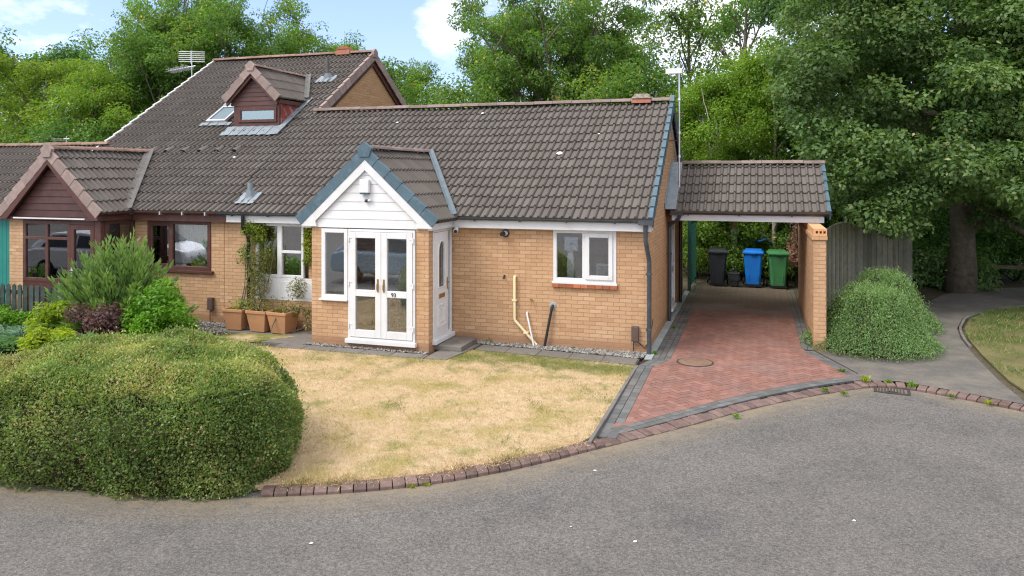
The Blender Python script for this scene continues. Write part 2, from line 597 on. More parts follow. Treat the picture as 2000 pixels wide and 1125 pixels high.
M["l_hedge"] = leaf_mat("hedge_leaf", [(0, (0.064, 0.108, 0.029)), (0.4, (0.121, 0.190, 0.054)), (0.8, (0.223, 0.297, 0.095)), (0.95, (0.383, 0.393, 0.162)), (1, (0.459, 0.265, 0.162))], 0.25, 0.42, 0.8, 1.6)
M["l_coto"] = leaf_mat("cotoneaster_leaf", [(0, (0.074, 0.146, 0.060)), (0.5, (0.149, 0.253, 0.098)), (0.9, (0.250, 0.362, 0.150)), (1, (0.422, 0.438, 0.270))], 0.25, 0.45, 0.6, 1.5)
M["l_junip"] = leaf_mat("juniper_spray", [(0, (0.060, 0.128, 0.041)), (0.5, (0.113, 0.217, 0.067)), (0.9, (0.194, 0.314, 0.098)), (1, (0.359, 0.329, 0.135))], 0.2, 0.6, 0.6, 2)
M["l_gjun"] = leaf_mat("ground_juniper", [(0, (0.058, 0.130, 0.072)), (0.5, (0.111, 0.215, 0.124)), (1, (0.182, 0.286, 0.169))], 0.2, 0.6, 0.6, 2)
M["l_purple"] = leaf_mat("purple_leaf", [(0, (0.058, 0.032, 0.035)), (0.5, (0.117, 0.063, 0.066)), (1, (0.225, 0.117, 0.117))], 0.2, 0.5, 0.5, 2)
M["l_bright"] = leaf_mat("bright_green_leaf", [(0, (0.065, 0.156, 0.012)), (0.5, (0.122, 0.262, 0.019)), (1, (0.216, 0.379, 0.036))], 0.3, 0.4, 0.6, 2)
M["l_lime"] = leaf_mat("lime_leaf", [(0, (0.143, 0.209, 0.013)), (0.5, (0.242, 0.319, 0.020)), (1, (0.374, 0.418, 0.033))], 0.3, 0.45, 0.6, 2)
M["l_gold"] = leaf_mat("gold_conifer", [(0, (0.35, 0.27, 0.01)), (1, (0.60, 0.48, 0.03))], 0.3)
M["l_dry"] = leaf_mat("dry_plant", [(0, (0.078, 0.098, 0.029)), (0.5, (0.150, 0.163, 0.046)), (0.85, (0.247, 0.208, 0.091)), (1, (0.338, 0.247, 0.143))], 0.25)
M["l_ivy"] = leaf_mat("variegated_ivy", [(0, (0.07, 0.13, 0.015)), (0.5, (0.17, 0.23, 0.025)), (1, (0.42, 0.42, 0.08))], 0.25)
M["l_pink"] = leaf_mat("pink_blossom", [(0, (0.30, 0.14, 0.14)), (1, (0.50, 0.30, 0.28))], 0.3)
M["bark"] = weathered("bark", (0.125, 0.105, 0.080), 0.95, 0.4, 7, 0.1, 0.8, dirt=(0.09, 0.105, 0.055), dscale=3)
M["barkpale"] = weathered("birch_bark", (0.38, 0.34, 0.29), 0.9, 0.3, 9, 0.1, 0.5, dirt=(0.06, 0.05, 0.045), dscale=8)
M["barkgrey"] = weathered("grey_bark", (0.14, 0.12, 0.095), 0.95, 0.3, 9, 0.1, 0.6)
M["twig"] = weathered("twigs", (0.035, 0.032, 0.018), 0.95, 0.4, 12, 0.1, 0.6)
M["soilpot"] = weathered("potting_soil", (0.05, 0.035, 0.022), 0.95, 0.4, 20, 0.1, 0.8)

# ------------------------------------------------------------------ ground, road, paving
random.seed(7)
np.random.seed(7)


def pos_axis(nt, i):
    n = N(nt, "ShaderNodeSeparateXYZ")
    L(nt, geo(nt), n.inputs[0])
    return n.outputs[i]


def road_mat(dust=False):
    m, nt, b = principled("road_tarmac" + ("_dusty_edge" if dust else ""), 0.9, 0.25)
    c = ramp(nt, [(0.38, (0.050, 0.048, 0.045)), (0.5, (0.122, 0.115, 0.107)), (0.62, (0.235, 0.222, 0.205))], noise(nt, 44, 6, 0.92))
    c = mix(nt, rng(nt, noise(nt, 160, 2, 0.8), 0.56, 0.72, 0, 0.6), c, (0.040, 0.038, 0.037))
    c = mix(nt, rng(nt, noise(nt, 120, 1), 0.70, 0.76, 0, 0.9), c, (0.40, 0.38, 0.34))
    c = mix(nt, rng(nt, noise(nt, 0.42, 5, 0.65), 0.38, 0.66, 0, 0.55), c, mix(nt, 1.0, c, (1.35, 1.32, 1.26), "MULTIPLY"))
    c = mix(nt, rng(nt, noise(nt, 0.9, 7, 0.7), 0.48, 0.68, 0, 0.65), c, mix(nt, 1.0, c, (0.66, 0.67, 0.70), "MULTIPLY"))
    c = mix(nt, rng(nt, noise(nt, 3.2, 7, 0.75), 0.60, 0.72, 0, 0.4), c, (0.19, 0.165, 0.13))
    if dust:
        c = mix(nt, mth(nt, "MULTIPLY", tint(nt), rng(nt, noise(nt, 5, 7, 0.75), 0.3, 0.62, 0.1, 0.9)), c, (0.25, 0.20, 0.13))
    L(nt, c, b.inputs["Base Color"])
    bump(nt, b, noise(nt, 90, 4, 0.85), 0.9, 0.008)
    return m


def path_mat():
    m, nt, b = principled("path_tarmac", 0.92, 0.2)
    c = ramp(nt, [(0.35, (0.075, 0.071, 0.066)), (0.65, (0.16, 0.15, 0.137))], noise(nt, 45, 6, 0.88))
    c = mix(nt, rng(nt, noise(nt, 1.3, 7, 0.72), 0.42, 0.66, 0, 0.75), c, (0.215, 0.19, 0.155))
    c = mix(nt, rng(nt, noise(nt, 0.8, 4), 0.5, 0.7, 0, 0.4), c, (0.08, 0.078, 0.075))
    L(nt, c, b.inputs["Base Color"])
    bump(nt, b, noise(nt, 130, 3, 0.8), 0.6, 0.005)
    return m


def soil_mat(name, a, bcol, leaf=(0.16, 0.11, 0.06), amt=0.7):
    m, nt, b = principled(name, 0.95, 0.1)
    c = ramp(nt, [(0.3, a), (0.7, bcol)], noise(nt, 14, 7, 0.75))
    c = mix(nt, rng(nt, noise(nt, 45, 3, 0.7), 0.55, 0.68, 0, amt), c, leaf)
    c = mix(nt, rng(nt, noise(nt, 1.2, 5), 0.5, 0.7, 0, 0.5), c, (0.045, 0.06, 0.022))
    L(nt, c, b.inputs["Base Color"])
    bump(nt, b, noise(nt, 60, 4), 0.8, 0.012)
    return m


def lawn_colour(nt, greens=1.0):
    c = ramp(nt, [(0.28, (0.47, 0.340, 0.185)), (0.5, (0.60, 0.455, 0.275)), (0.75, (0.68, 0.545, 0.37))], noise(nt, 6.5, 8, 0.75))
    c = mix(nt, rng(nt, noise(nt, 1.35, 5, 0.6), 0.48, 0.66, 0, 0.7 * greens), c, (0.37, 0.31, 0.095))
    c = mix(nt, rng(nt, noise(nt, 2.1, 5, 0.65), 0.55, 0.67, 0, 0.7 * greens), c, (0.25, 0.26, 0.075))
    y = pos_axis(nt, 1)
    edge = mth(nt, "ADD", rng(nt, y, 11.2, 12.6, 0, 0.30), noise(nt, 1.8, 4))
    c = mix(nt, rng(nt, edge, 0.62, 0.86, 0, 0.85), c, (0.15, 0.18, 0.04))
    return c


def lawn_mat(name):
    m, nt, b = principled(name, 0.95, 0.1)
    c = lawn_colour(nt)
    c = mix(nt, rng(nt, noise(nt, 130, 3, 0.8), 0.4, 0.7, 0, 0.55), c, mix(nt, 1.0, c, (0.70, 0.64, 0.56), "MULTIPLY"))
    L(nt, c, b.inputs["Base Color"])
    bump(nt, b, noise(nt, 90, 4, 0.8), 0.9, 0.02)
    return m


def lawn_blade_mat():
    m, nt, b = principled("dry_grass_blade", 0.8, 0.2)
    c = lawn_colour(nt)
    c = mix(nt, 1.0, c, ramp(nt, [(0, (0.80, 0.77, 0.68)), (0.5, (1, 1, 1)), (1, (1.18, 1.16, 1.12))], tint(nt)), "MULTIPLY")
    L(nt, c, b.inputs["Base Color"])
    return m


def paver_mat(name, stops, stain):
    m, nt, b = principled(name, 0.85, 0.25)
    c = ramp(nt, stops, tint(nt))
    c = mix(nt, rng(nt, noise(nt, 60, 4, 0.7), 0.45, 0.75, 0, 0.35), c, tuple(x * 0.6 for x in stops[1][1]))
    c = mix(nt, rng(nt, noise(nt, 1.3, 6, 0.7), 0.42, 0.68, 0, 0.7), c, stain)
    c = mix(nt, rng(nt, noise(nt, 0.7, 6, 0.7), 0.50, 0.70, 0, 0.45), c, (0.27, 0.20, 0.175))
    c = mix(nt, rng(nt, noise(nt, 7, 7, 0.8), 0.66, 0.74, 0, 0.5), c, (0.42, 0.37, 0.33))
    # a worn, mossy end of the drive where the bins stand
    y = mth(nt, "ADD", pos_axis(nt, 1), mth(nt, "MULTIPLY", noise(nt, 0.9, 4), 2.2))
    c = mix(nt, rng(nt, y, 19.6, 21.2, 0, 0.82), c, (0.125, 0.105, 0.070))
    c = mix(nt, mth(nt, "MULTIPLY", rng(nt, y, 19.3, 20.0, 0, 0.5), rng(nt, y, 20.2, 20.7, 1, 0)), c, (0.26, 0.23, 0.20))
    L(nt, c, b.inputs["Base Color"])
    bump(nt, b, noise(nt, 110, 4), 0.4, 0.004)
    return m


M["road"] = road_mat()
M["roadedge"] = road_mat(True)
M["path"] = path_mat()
M["ground"] = soil_mat("woodland_floor", (0.022, 0.020, 0.011), (0.06, 0.05, 0.028))
M["bed"] = soil_mat("garden_soil", (0.06, 0.05, 0.033), (0.13, 0.11, 0.08), (0.20, 0.17, 0.12), 0.8)
M["lawn"] = lawn_mat("dry_lawn")
M["blade"] = lawn_blade_mat()
M["paver"] = paver_mat("red_block_paving", [(0, (0.215, 0.104, 0.080)), (0.5, (0.250, 0.123, 0.096)), (1, (0.295, 0.154, 0.124))], (0.165, 0.105, 0.090))
M["paverdark"] = paver_mat("charcoal_block_paving", [(0, (0.095, 0.097, 0.097)), (0.5, (0.125, 0.127, 0.127)), (1, (0.165, 0.165, 0.162))], (0.10, 0.105, 0.095))
M["joint"] = weathered("paving_joint", (0.05, 0.036, 0.03), 0.95, 0.3, 20, 0.1, 0.4)
M["kerb"] = weathered("purple_brown_kerb", (0.150, 0.100, 0.088), 0.85, 0.2, 10, 0.25, 0.35, tv=0.25, dirt=(0.20, 0.16, 0.13), dscale=5)
M["slab"] = weathered("paving_slab", (0.165, 0.152, 0.135), 0.9, 0.15, 9, 0.2, 0.3, tv=0.12, dirt=(0.11, 0.10, 0.085), dscale=3)
M["slabpale"] = weathered("pale_drain_slab", (0.30, 0.34, 0.34), 0.8, 0.12, 8, 0.25, 0.2, tv=0.1, dirt=(0.21, 0.23, 0.22), dscale=3)
M["stone"] = weathered("gravel_stone", (0.20, 0.19, 0.175), 0.85, 0.2, 20, 0.25, 0.1, tv=0.75)
M["gravelbed"] = weathered("gravel_bed", (0.13, 0.115, 0.10), 0.95, 0.6, 40, 0.1, 0.8)
M["grass"] = leaf_mat("green_grass", [(0, (0.07, 0.125, 0.030)), (0.5, (0.115, 0.185, 0.045)), (0.86, (0.18, 0.225, 0.07)), (1, (0.45, 0.36, 0.18))], 0.2, 0.6, 0.8, 1.2)
M["verge_soil"] = soil_mat("worn_grass_soil", (0.12, 0.115, 0.045), (0.19, 0.165, 0.08), (0.28, 0.22, 0.13), 0.6)

OUT = [(-30, 9.5), (-14, 6.9), (-9.5, 6.0), (-7.9, 6.05), (-6.7, 6.13), (-5.6, 6.30), (-4.79, 6.64), (-4.24, 6.88), (-3.67, 7.19), (-3.22, 7.50), (-2.78, 7.90), (-2.33, 8.38),
       (-2.01, 8.78), (-1.65, 9.22), (-0.92, 10.10), (-0.1, 11.17), (0.61, 11.96), (1.31, 12.62), (1.75, 12.95), (2.16, 13.02), (2.73, 12.76), (3.31, 12.43), (3.57, 12.26),
       (5.5, 11.0), (9, 8.4), (20, 0)]


def resample(pts, step):
    out = [Vector((*pts[0], 0))]
    acc = 0
    for i in range(len(pts) - 1):
        a, b = Vector((*pts[i], 0)), Vector((*pts[i + 1], 0))
        d = (b - a).length
        t = step - acc
        while t <= d:
            out.append(a + (b - a) * (t / d))
            t += step
        acc = (acc + d) % step if d < step - acc else d - (t - step)
    return out


def smooth_line(pts, it=2):
    for _ in range(it):
        q = [pts[0]]
        for i in range(len(pts) - 1):
            a, b = pts[i], pts[i + 1]
            q += [(a[0] * .75 + b[0] * .25, a[1] * .75 + b[1] * .25), (a[0] * .25 + b[0] * .75, a[1] * .25 + b[1] * .75)]
        q.append(pts[-1])
        pts = q
    return pts


KERB = smooth_line(OUT)
KSTEP = resample(KERB, 0.135)


def inward(i):
    a, b = KSTEP[max(i - 1, 0)], KSTEP[min(i + 1, len(KSTEP) - 1)]
    d = (b - a).normalized()
    return Vector((-d.y, d.x, 0)), d


INNER = [KSTEP[i] + inward(i)[0] * 0.2 for i in range(len(KSTEP))]


def sheet(name, pts, z, mat, kind="structure", thick=0.0):
    mb = MB()
    if thick:
        mb.prism([(p[0], p[1], z) for p in pts], (0, 0, -thick))
    else:
        mb.poly([(p[0], p[1], z) for p in pts])
        a = sum(pts[i][0] * pts[(i + 1) % len(pts)][1] - pts[(i + 1) % len(pts)][0] * pts[i][1] for i in range(len(pts)))
        if a < 0:
            mb.f[-1] = mb.f[-1][::-1]
    o = mb.build(name, mat)
    return tag(o, kind=kind)


sheet("ground", [(-300, -300), (300, -300), (300, 400), (-300, 400)], -0.12, M["ground"])
sheet("road", [(-45, -40), (45, -40), (45, 16), (-45, 16)], -0.08, M["road"])
sheet("garden_bed", [(p.x, p.y) for p in INNER] + [(45, 0), (60, 60), (-60, 60), (-60, 9)], -0.056, M["bed"])

# sandy grit that has gathered along the kerb
mb = MB()
for i in range(len(KSTEP) - 1):
    if -14 < KSTEP[i].x < 12:
        n0, n1 = inward(i)[0], inward(i + 1)[0]
        for (a_, b_, t_) in ((0, -.10, .95), (-.10, -.22, .68), (-.22, -.36, .42), (-.36, -.55, .2), (-.55, -.85, .0)):
            kc = 1 - .78 * max(0, 1 - abs(KSTEP[i].x - 1.95) / .9)
            kd = 1 - .78 * max(0, 1 - abs(KSTEP[i + 1].x - 1.95) / .9)
            zo = -.0796 if b_ < -.8 else -.076
            mb.add([tuple((KSTEP[i] + n0 * a_ * kc).xy) + (-.076,), tuple((KSTEP[i] + n0 * b_ * kc).xy) + (zo,), tuple((KSTEP[i + 1] + n1 * b_ * kd).xy) + (zo,), tuple((KSTEP[i + 1] + n1 * a_ * kd).xy) + (-.076,)], [(0, 1, 2, 3)], t_)
struct(mb.build("road_edge", M["roadedge"]))

# kerb stones, one by one along the curve
kb = MB()
for i in range(len(KSTEP) - 1):
    p = KSTEP[i]
    if p.x < -4.95 or p.x > 12:
        continue
    n, d = inward(i)
    raised = -9 < p.x < -1.75
    drop = -1.75 <= p.x < 1.55
    top = -0.008 if raised else (-0.05 if drop else -0.028)
    if not raised and not drop and p.x < 0:
        top = 0.01
    h = random.uniform(-0.006, 0.006)
    w = (0.152 if raised else 0.197) + random.uniform(-.004, .004)
    gap = 0.011
    a = p + d * gap * .5 + n * random.uniform(-.006, .006)
    dd = d * (0.135 - gap)
    z1 = top + h
    zf = z1 - (0.035 if raised else 0.012)
    prof = [(0, -0.12), (0.0, zf), (0.045, z1), (w, z1 + (0 if raised else 0.012)), (w, -0.12)]
    pts = [a + n * q[0] + Vector((0, 0, q[1])) for q in prof]
    kb.prism(pts, dd, random.random())
struct(kb.build("kerb", M["kerb"], bevel=0.006))

# lawn
ki = [(p.x, p.y) for p in [KSTEP[i] + inward(i)[0] * .157 for i in range(len(KSTEP))] if -9.2 < p.x < -1.96]
LAWN = [(-1.93, 12.91), (-5.0, 13.14), (-5.15, 12.27), (-5.5, 12.24), (-8.6, 12.20), (-9.3, 12.2), (-10.2, 9.5)] + ki + [(-1.93, 9.28)]
sheet("lawn", LAWN, -0.012, M["lawn"], thick=0.05)
sheet("lawn_corner", [(-10.3, 12.55), (-9.2, 12.55), (-8.75, 13.12), (-8.95, 13.2), (-10.0, 13.05)], 0.0, M["lawn"], thick=0.04)
# concrete edging between lawn and drive
mb = MB()
y = 9.0
while y < 12.9:
    l = min(0.9, 12.9 - y)
    mb.box(-1.935 + random.uniform(-.006, .006), -1.885, y, y + l - .008, -.1, 0.012 + random.uniform(-.006, .006))
    y += 0.9
struct(mb.build("lawn_edging", M["slab"], bevel=0.006))


# driveway: real blocks, herringbone, clipped to the drive's outline
def clip(poly, convex):
    out = poly
    n = len(convex)
    for i in range(n):
        a, b = convex[i], convex[(i + 1) % n]
        ex, ey = b[0] - a[0], b[1] - a[1]
        inp, out = out, []
        for j in range(len(inp)):
            p, q = inp[j], inp[(j + 1) % len(inp)]
            sp = ex * (p[1] - a[1]) - ey * (p[0] - a[0])
            sq = ex * (q[1] - a[1]) - ey * (q[0] - a[0])
            if sp >= 0:
                out.append(p)
            if (sp >= 0) != (sq >= 0):
                t = sp / (sp - sq)
                out.append((p[0] + (q[0] - p[0]) * t, p[1] + (q[1] - p[1]) * t))
        if len(out) < 3:
            return []
    return out


def drive_z(x, y):
    return -0.006 - 0.036 * max(0.0, min(1.0, (12.6 - y - (1.5 - x) * 0.0) / 3.0)) * 1.0


KA, KF = (-1.60, 9.75), (1.43, 13.02)
pieces = [[(-1.42, 13.56), (1.33, 13.56), (0.83, 15.1), (-1.42, 15.1)], [(-1.42, 15.1), (0.83, 15.1), (0.83, 22.7), (-1.42, 22.7)]]
OUTER = [[(-1.88, 9.2), (1.75, 13.1), (1.6, 13.56), (-1.88, 13.56)], [(-1.72, 13.56), (1.6, 13.56), (1.03, 15.1), (-1.72, 15.1)], [(-1.72, 15.1), (1.03, 15.1), (1.03, 22.7), (-1.72, 22.7)]]


def block(mb, poly, h=0.0, t=None, jz=None):
    if len(poly) < 3:
        return
    ar = abs(sum(poly[i][0] * poly[(i + 1) % len(poly)][1] - poly[(i + 1) % len(poly)][0] * poly[i][1] for i in range(len(poly)))) / 2
    if ar < 0.00015:
        return
    z = h + (random.uniform(-.0015, .0015) if jz is None else jz)
    mb.prism([(p[0], p[1], drive_z(*p) + z) for p in poly], (0, 0, -0.03), random.random() if t is None else t)


FC = [KSTEP[i] + inward(i)[0] * 0.415 for i in range(len(KSTEP))]
FC = [p for p in FC if -2.0 < p.x < 1.85 and p.y < 13.5]
FRONTS = []
for a_, b_ in zip(FC[:-1:2], FC[2::2]):
    FRONTS.append([(a_.x, a_.y), (b_.x, b_.y), (b_.x, 13.56), (a_.x, 13.56)])
BOUND = [(-1.645, 9.0), (2.2, 9.0), (1.60, 12.90), (1.33, 13.56), (-1.42, 13.56), (-1.645, 12.9)]
dj = MB()
KI2 = [(p.x, p.y) for p in INNER if -1.9 < p.x < 1.72]
OUTER[0] = KI2 + [(1.6, 13.56), (-1.88, 13.56)]
for pc in OUTER:
    dj.poly([(p[0], p[1], drive_z(*p) - 0.007) for p in pc])
struct(dj.build("driveway_joints", M["joint"]))
dr = MB()
w, g = 0.1, 0.009
ca, sa = math.cos(R(45)), math.sin(R(45))
inner = []
for pc in pieces:
    inner.append(pc)
for ix in range(-60, 200):
    for iy in range(-40, 240):
        k = (ix - iy) % 4
        if k == 0:
            q = (ix * w + g / 2, iy * w + g / 2, (ix + 2) * w - g / 2, (iy + 1) * w - g / 2)
        elif k == 2:
            q = (ix * w + g / 2, (iy - 1) * w + g / 2, (ix + 1) * w - g / 2, (iy + 1) * w - g / 2)
        else:
            continue
        quad = [(q[0], q[1]), (q[2], q[1]), (q[2], q[3]), (q[0], q[3])]
        wp = [(-1.6 + (x * ca - y * sa), 8.6 + (x * sa + y * ca)) for x, y in quad]
        cx_, cy_ = sum(p[0] for p in wp) / 4, sum(p[1] for p in wp) / 4
        if not (-1.9 < cx_ < 1.8 and 9.2 < cy_ < 22.9):
            continue
        bt, bz = random.random(), random.uniform(-.0015, .0015)
        for pc in inner:
            block(dr, clip(wp, pc), 0.0, bt, bz)
        if cy_ < 13.8:
            wq = clip(wp, BOUND)
            if wq:
                for pc in FRONTS:
                    block(dr, clip(wq, pc), 0.0, bt, bz)


def run(mb, a, b, n_off, rows, bl, bw):
    """rows of blocks laid along the line a-b, stacked sideways by n_off"""
    a, b = Vector((*a, 0)), Vector((*b, 0))
    d = (b - a).normalized()
    n = Vector((*n_off, 0)).normalized()
    for r_ in range(rows):
        t = -random.uniform(0, bl) if bl > bw else 0
        while t < (b - a).length:
            t0, t1 = max(t, 0) + g / 2, min(t + bl, (b - a).length) - g / 2
            if t1 - t0 > 0.02:
                p = [a + d * t0 + n * (r_ * bw + g / 2), a + d * t1 + n * (r_ * bw + g / 2), a + d * t1 + n * ((r_ + 1) * bw - g / 2), a + d * t0 + n * ((r_ + 1) * bw - g / 2)]
                block(mb, [(q.x, q.y) for q in p], 0.003)
            t += bl


struct(dr.build("driveway", M["paver"]))
db = MB()
rb = MB()
run(db, (-1.885, 9.36), (-1.885, 12.95), (1, 0), 2, .2, .12)
run(db, (-1.885, 12.955), (-1.72, 13.455), (1, 0), 2, .2, .14)
run(db, (-1.72, 13.46), (-1.72, 22.6), (1, 0), 3, .2, .1)
run(db, (1.03, 15.05), (1.03, 22.6), (-1, 0), 2, .2, .1)
run(db, (1.03, 14.95), (1.72, 13.1), (-1, -.35), 2, .1, .1)
for i in range(len(KSTEP) - 1):
    if -1.9 < (KSTEP[i] + inward(i)[0] * .3).x < 1.62 and KSTEP[i].x < 2:
        n0, d0 = inward(i)
        n1, d1 = inward(i + 1)
        for (o0, o1, tgt) in ((.205, .303, db), (.309, .407, db), (.418, .515, rb)):
            pa, pb = KSTEP[i].lerp(KSTEP[i + 1], .025), KSTEP[i].lerp(KSTEP[i + 1], .975)
            block(tgt, [tuple((pa + n0 * o0).xy), tuple((pb + n1 * o0).xy), tuple((pb + n1 * o1).xy), tuple((pa + n0 * o1).xy)], .003)
run(rb, (-1.645, 9.72), (-1.645, 12.9), (1, 0), 1, .2, .1)
run(rb, (-1.625, 12.905), (-1.43, 13.455), (1, 0), 1, .2, .1)
run(rb, (-1.42, 13.46), (-1.42, 22.6), (1, 0), 1, .2, .1)
run(rb, (0.83, 15.1), (0.83, 22.6), (-1, 0), 1, .2, .1)
struct(db.build("driveway_border", M["paverdark"]))
struct(rb.build("driveway_edge_course", M["paver"]))

# paving slabs along the house front, round the porch and beside it
sl = MB()


def slab(a, b, c, d, z=0.0, t=0.05):
    sl.prism([(p[0], p[1], z + random.uniform(-.003, .003)) for p in (a, b, c, d)], (0, 0, -t), random.random())


x = -4.95
while x < -1.95:
    x2 = min(x + 0.6, -1.93)
    f = lambda q: 13.14 - (q + 4.95) / 3.02 * 0.23
    slab((x + .005, f(x)), (x2 - .005, f(x2)), (x2 - .005, f(x2) + .44), (x + .005, f(x) + .44), 0.004)
    x += 0.6
x = -8.65
while x < -5.6:
    x2 = min(x + 0.6, -5.58)
    slab((x + .005, 12.22), (x2 - .005, 12.22), (x2 - .005, 12.50), (x + .005, 12.50), 0.002)
    x += 0.6
slab((-5.57, 12.25), (-5.16, 12.28), (-5.03, 13.1), (-5.57, 13.1), 0.0)
slab((-5.57, 13.11), (-5.03, 13.11), (-4.97, 13.7), (-5.57, 13.7), 0.0)
for yy in (12.52, 13.13):
    slab((-9.15, yy), (-8.13, yy), (-8.13, yy + .6), (-8.9, yy + .6), 0.0)
slab((-11.4, 13.08), (-9.2, 13.2), (-8.95, 13.5), (-11.4, 13.42), -0.012)
struct(sl.build("paving_slabs", M["slab"], bevel=0.006))
mb = MB()
y = 13.38
while y < 21.3:
    mb.box(-1.858, -1.725, y, y + .44, -.05, 0.012 + random.uniform(-.003, .003), random.random())
    y += .45
struct(mb.build("drain_slabs", M["slabpale"], bevel=0.006))

# right-hand footpath and its worn grass
PATH = [(1.66, 13.12), (2.16, 13.21), (2.73, 12.97), (3.31, 12.64), (3.68, 12.42), (3.67, 13.79), (3.76, 15.62), (3.88, 17.0), (4.07, 18.13), (4.48, 19.46), (5.2, 20.71), (6.37, 21.83), (8.5, 22.8), (18, 24.5),
        (18, 27.5), (9.5, 26.0), (7.4, 25.3), (5.6, 24.2), (4.8, 23.0), (4.1, 21.4), (2.8, 17), (1.1, 15.5), (0.95, 15.0), (1.45, 13.3)]
sheet("footpath", PATH, -0.014, M["path"])
GRASS = [(3.95, 12.0), (3.82, 13.79), (3.9, 15.62), (4.02, 17.0), (4.2, 18.1), (4.6, 19.4), (5.3, 20.6), (6.45, 21.7), (8.6, 22.6), (18, 24.3), (30, 20), (30, -3), (20, 1.3), (9.1, 8.8), (5.6, 11.2)]
sheet("grass_ground", GRASS, -0.008, M["verge_soil"], thick=0.03)
mb = MB()
ed = resample([(3.85, 16.3), (3.9, 17.0), (4.09, 18.13), (4.5, 19.46), (5.22, 20.71), (6.39, 21.83), (8.5, 22.75)], 0.5)
for i in range(len(ed) - 1):
    d = (ed[i + 1] - ed[i]).normalized()
    n = Vector((d.y, -d.x, 0))
    mb.fbox(ed[i] + Vector((0, 0, -.1)), d * ((ed[i + 1] - ed[i]).length - .006), n * .05, (0, 0, .105 + random.uniform(-.012, .012)))
struct(mb.build("path_edging", M["slab"], bevel=0.005))


# ------------------------------------------------------------------ leaves
def unit(a):
    return a / np.maximum(np.linalg.norm(a, axis=1, keepdims=True), 1e-9)


RS = np.random.RandomState(11)


def leaf_mesh(name, P, T, NN, Ln, asp, tintv, mat, fold=0.12, extra=None):
    """one kite-shaped, slightly folded leaf per point: P base, T long axis, NN face normal, Ln length"""
    n = len(P)
    T = unit(T)
    S = unit(np.cross(T, NN))
    NN = np.cross(S, T)
    Ln = np.asarray(Ln).reshape(-1, 1) * np.ones((n, 1))
    mid = P + T * Ln * 0.45
    v = np.empty((n, 4, 3))
    v[:, 0] = P
    v[:, 1] = mid + S * Ln * asp * 0.5 + NN * Ln * fold
    v[:, 2] = P + T * Ln
    v[:, 3] = mid - S * Ln * asp * 0.5 + NN * Ln * fold
    me = bpy.data.meshes.new(name)
    me.vertices.add(4 * n)
    me.vertices.foreach_set("co", v.reshape(-1).astype(np.float32))
    me.loops.add(4 * n)
    me.loops.foreach_set("vertex_index", np.arange(4 * n, dtype=np.int32))
    me.polygons.add(n)
    me.polygons.foreach_set("loop_start", np.arange(0, 4 * n, 4, dtype=np.int32))
    try:
        me.polygons.foreach_set("loop_total", np.full(n, 4, dtype=np.int32))
    except Exception:
        pass
    at = me.attributes.new("tint", "FLOAT", "FACE")
    at.data.foreach_set("value", np.asarray(tintv, dtype=np.float32))
    me.materials.append(mat)
    me.update(calc_edges=True)
    me.validate()
    return me


def leaf_obj(name, me, parent=None, loc=None):
    o = bpy.data.objects.new(name, me)
    COL.objects.link(o)
    if parent is not None:
        o.parent = parent
    if loc is not None:
        o.location = loc
    return o


def rand_dirs(n):
    return unit(RS.normal(size=(n, 3)))


def clump_leaves(centers, radii, n, L0, asp, up=0.5, outw=0.5, rnd=0.8, droop=0.3, shell=0.75, flat=0.8, ltint=None):
    """leaves spread through ellipsoidal clumps, denser towards each clump's skin"""
    C = np.asarray(centers, dtype=float)
    Rr = np.asarray(radii, dtype=float)
    wts = Rr ** 2
    idx = RS.choice(len(C), size=n, p=wts / wts.sum())
    d = rand_dirs(n)
    rad = np.where(RS.rand(n) < shell, 0.72 + 0.36 * RS.rand(n) ** 1.5, RS.rand(n) ** 0.6)
    rr = Rr[idx] * rad
    P = C[idx] + d * rr[:, None] * np.array([1, 1, flat])
    nn = unit(d * outw + np.array([0, 0, up]) + RS.normal(size=(n, 3)) * rnd * 0.5)
    T = d * 0.7 + RS.normal(size=(n, 3)) * 0.6 + np.array([0, 0, -droop])
    T = T - nn * np.sum(T * nn, axis=1, keepdims=True)
    Ln = L0 * (0.65 + 0.7 * RS.rand(n))
    ct = RS.rand(len(C))[idx] if ltint is None else np.asarray(ltint)[idx]
    tv = np.clip(0.30 * ct + 0.62 * RS.rand(n) + 0.04, 0, 0.97)
    tv = np.where(RS.rand(n) < 0.012, 1.0, tv)
    return P, T, nn, Ln, asp, tv


def in_poly(px, py, poly):
    px, py = np.asarray(px), np.asarray(py)
    c = np.zeros(px.shape, bool)
    j = len(poly) - 1
    for i in range(len(poly)):
        xi, yi = poly[i]
        xj, yj = poly[j]
        k = ((yi > py) != (yj > py)) & (px < (xj - xi) * (py - yi) / (yj - yi + 1e-12) + xi)
        c ^= k
        j = i
    return c


def grass_mesh(name, poly, n, h, z, mat, wd=0.09, xr=None, yr=None, keep=None):
    xs, ys = [p[0] for p in poly], [p[1] for p in poly]
    x0, x1 = xr or (min(xs), max(xs))
    y0, y1 = yr or (min(ys), max(ys))
    X = RS.uniform(x0, x1, n * 3)
    Y = RS.uniform(y0, y1, n * 3)
    k = in_poly(X, Y, poly)
    if keep is not None:
        k &= keep(X, Y)
    X, Y = X[k][:n], Y[k][:n]
    m = len(X)
    P = np.stack([X, Y, np.full(m, z)], 1)
    T = np.stack([RS.normal(size=m) * .6, RS.normal(size=m) * .6, np.full(m, 0.7)], 1)
    nn = unit(RS.normal(size=(m, 3)) * np.array([1, 1, .2]))
    return leaf_mesh(name, P, T, nn, h * (0.5 + RS.rand(m)), wd, RS.rand(m), mat, 0.05)


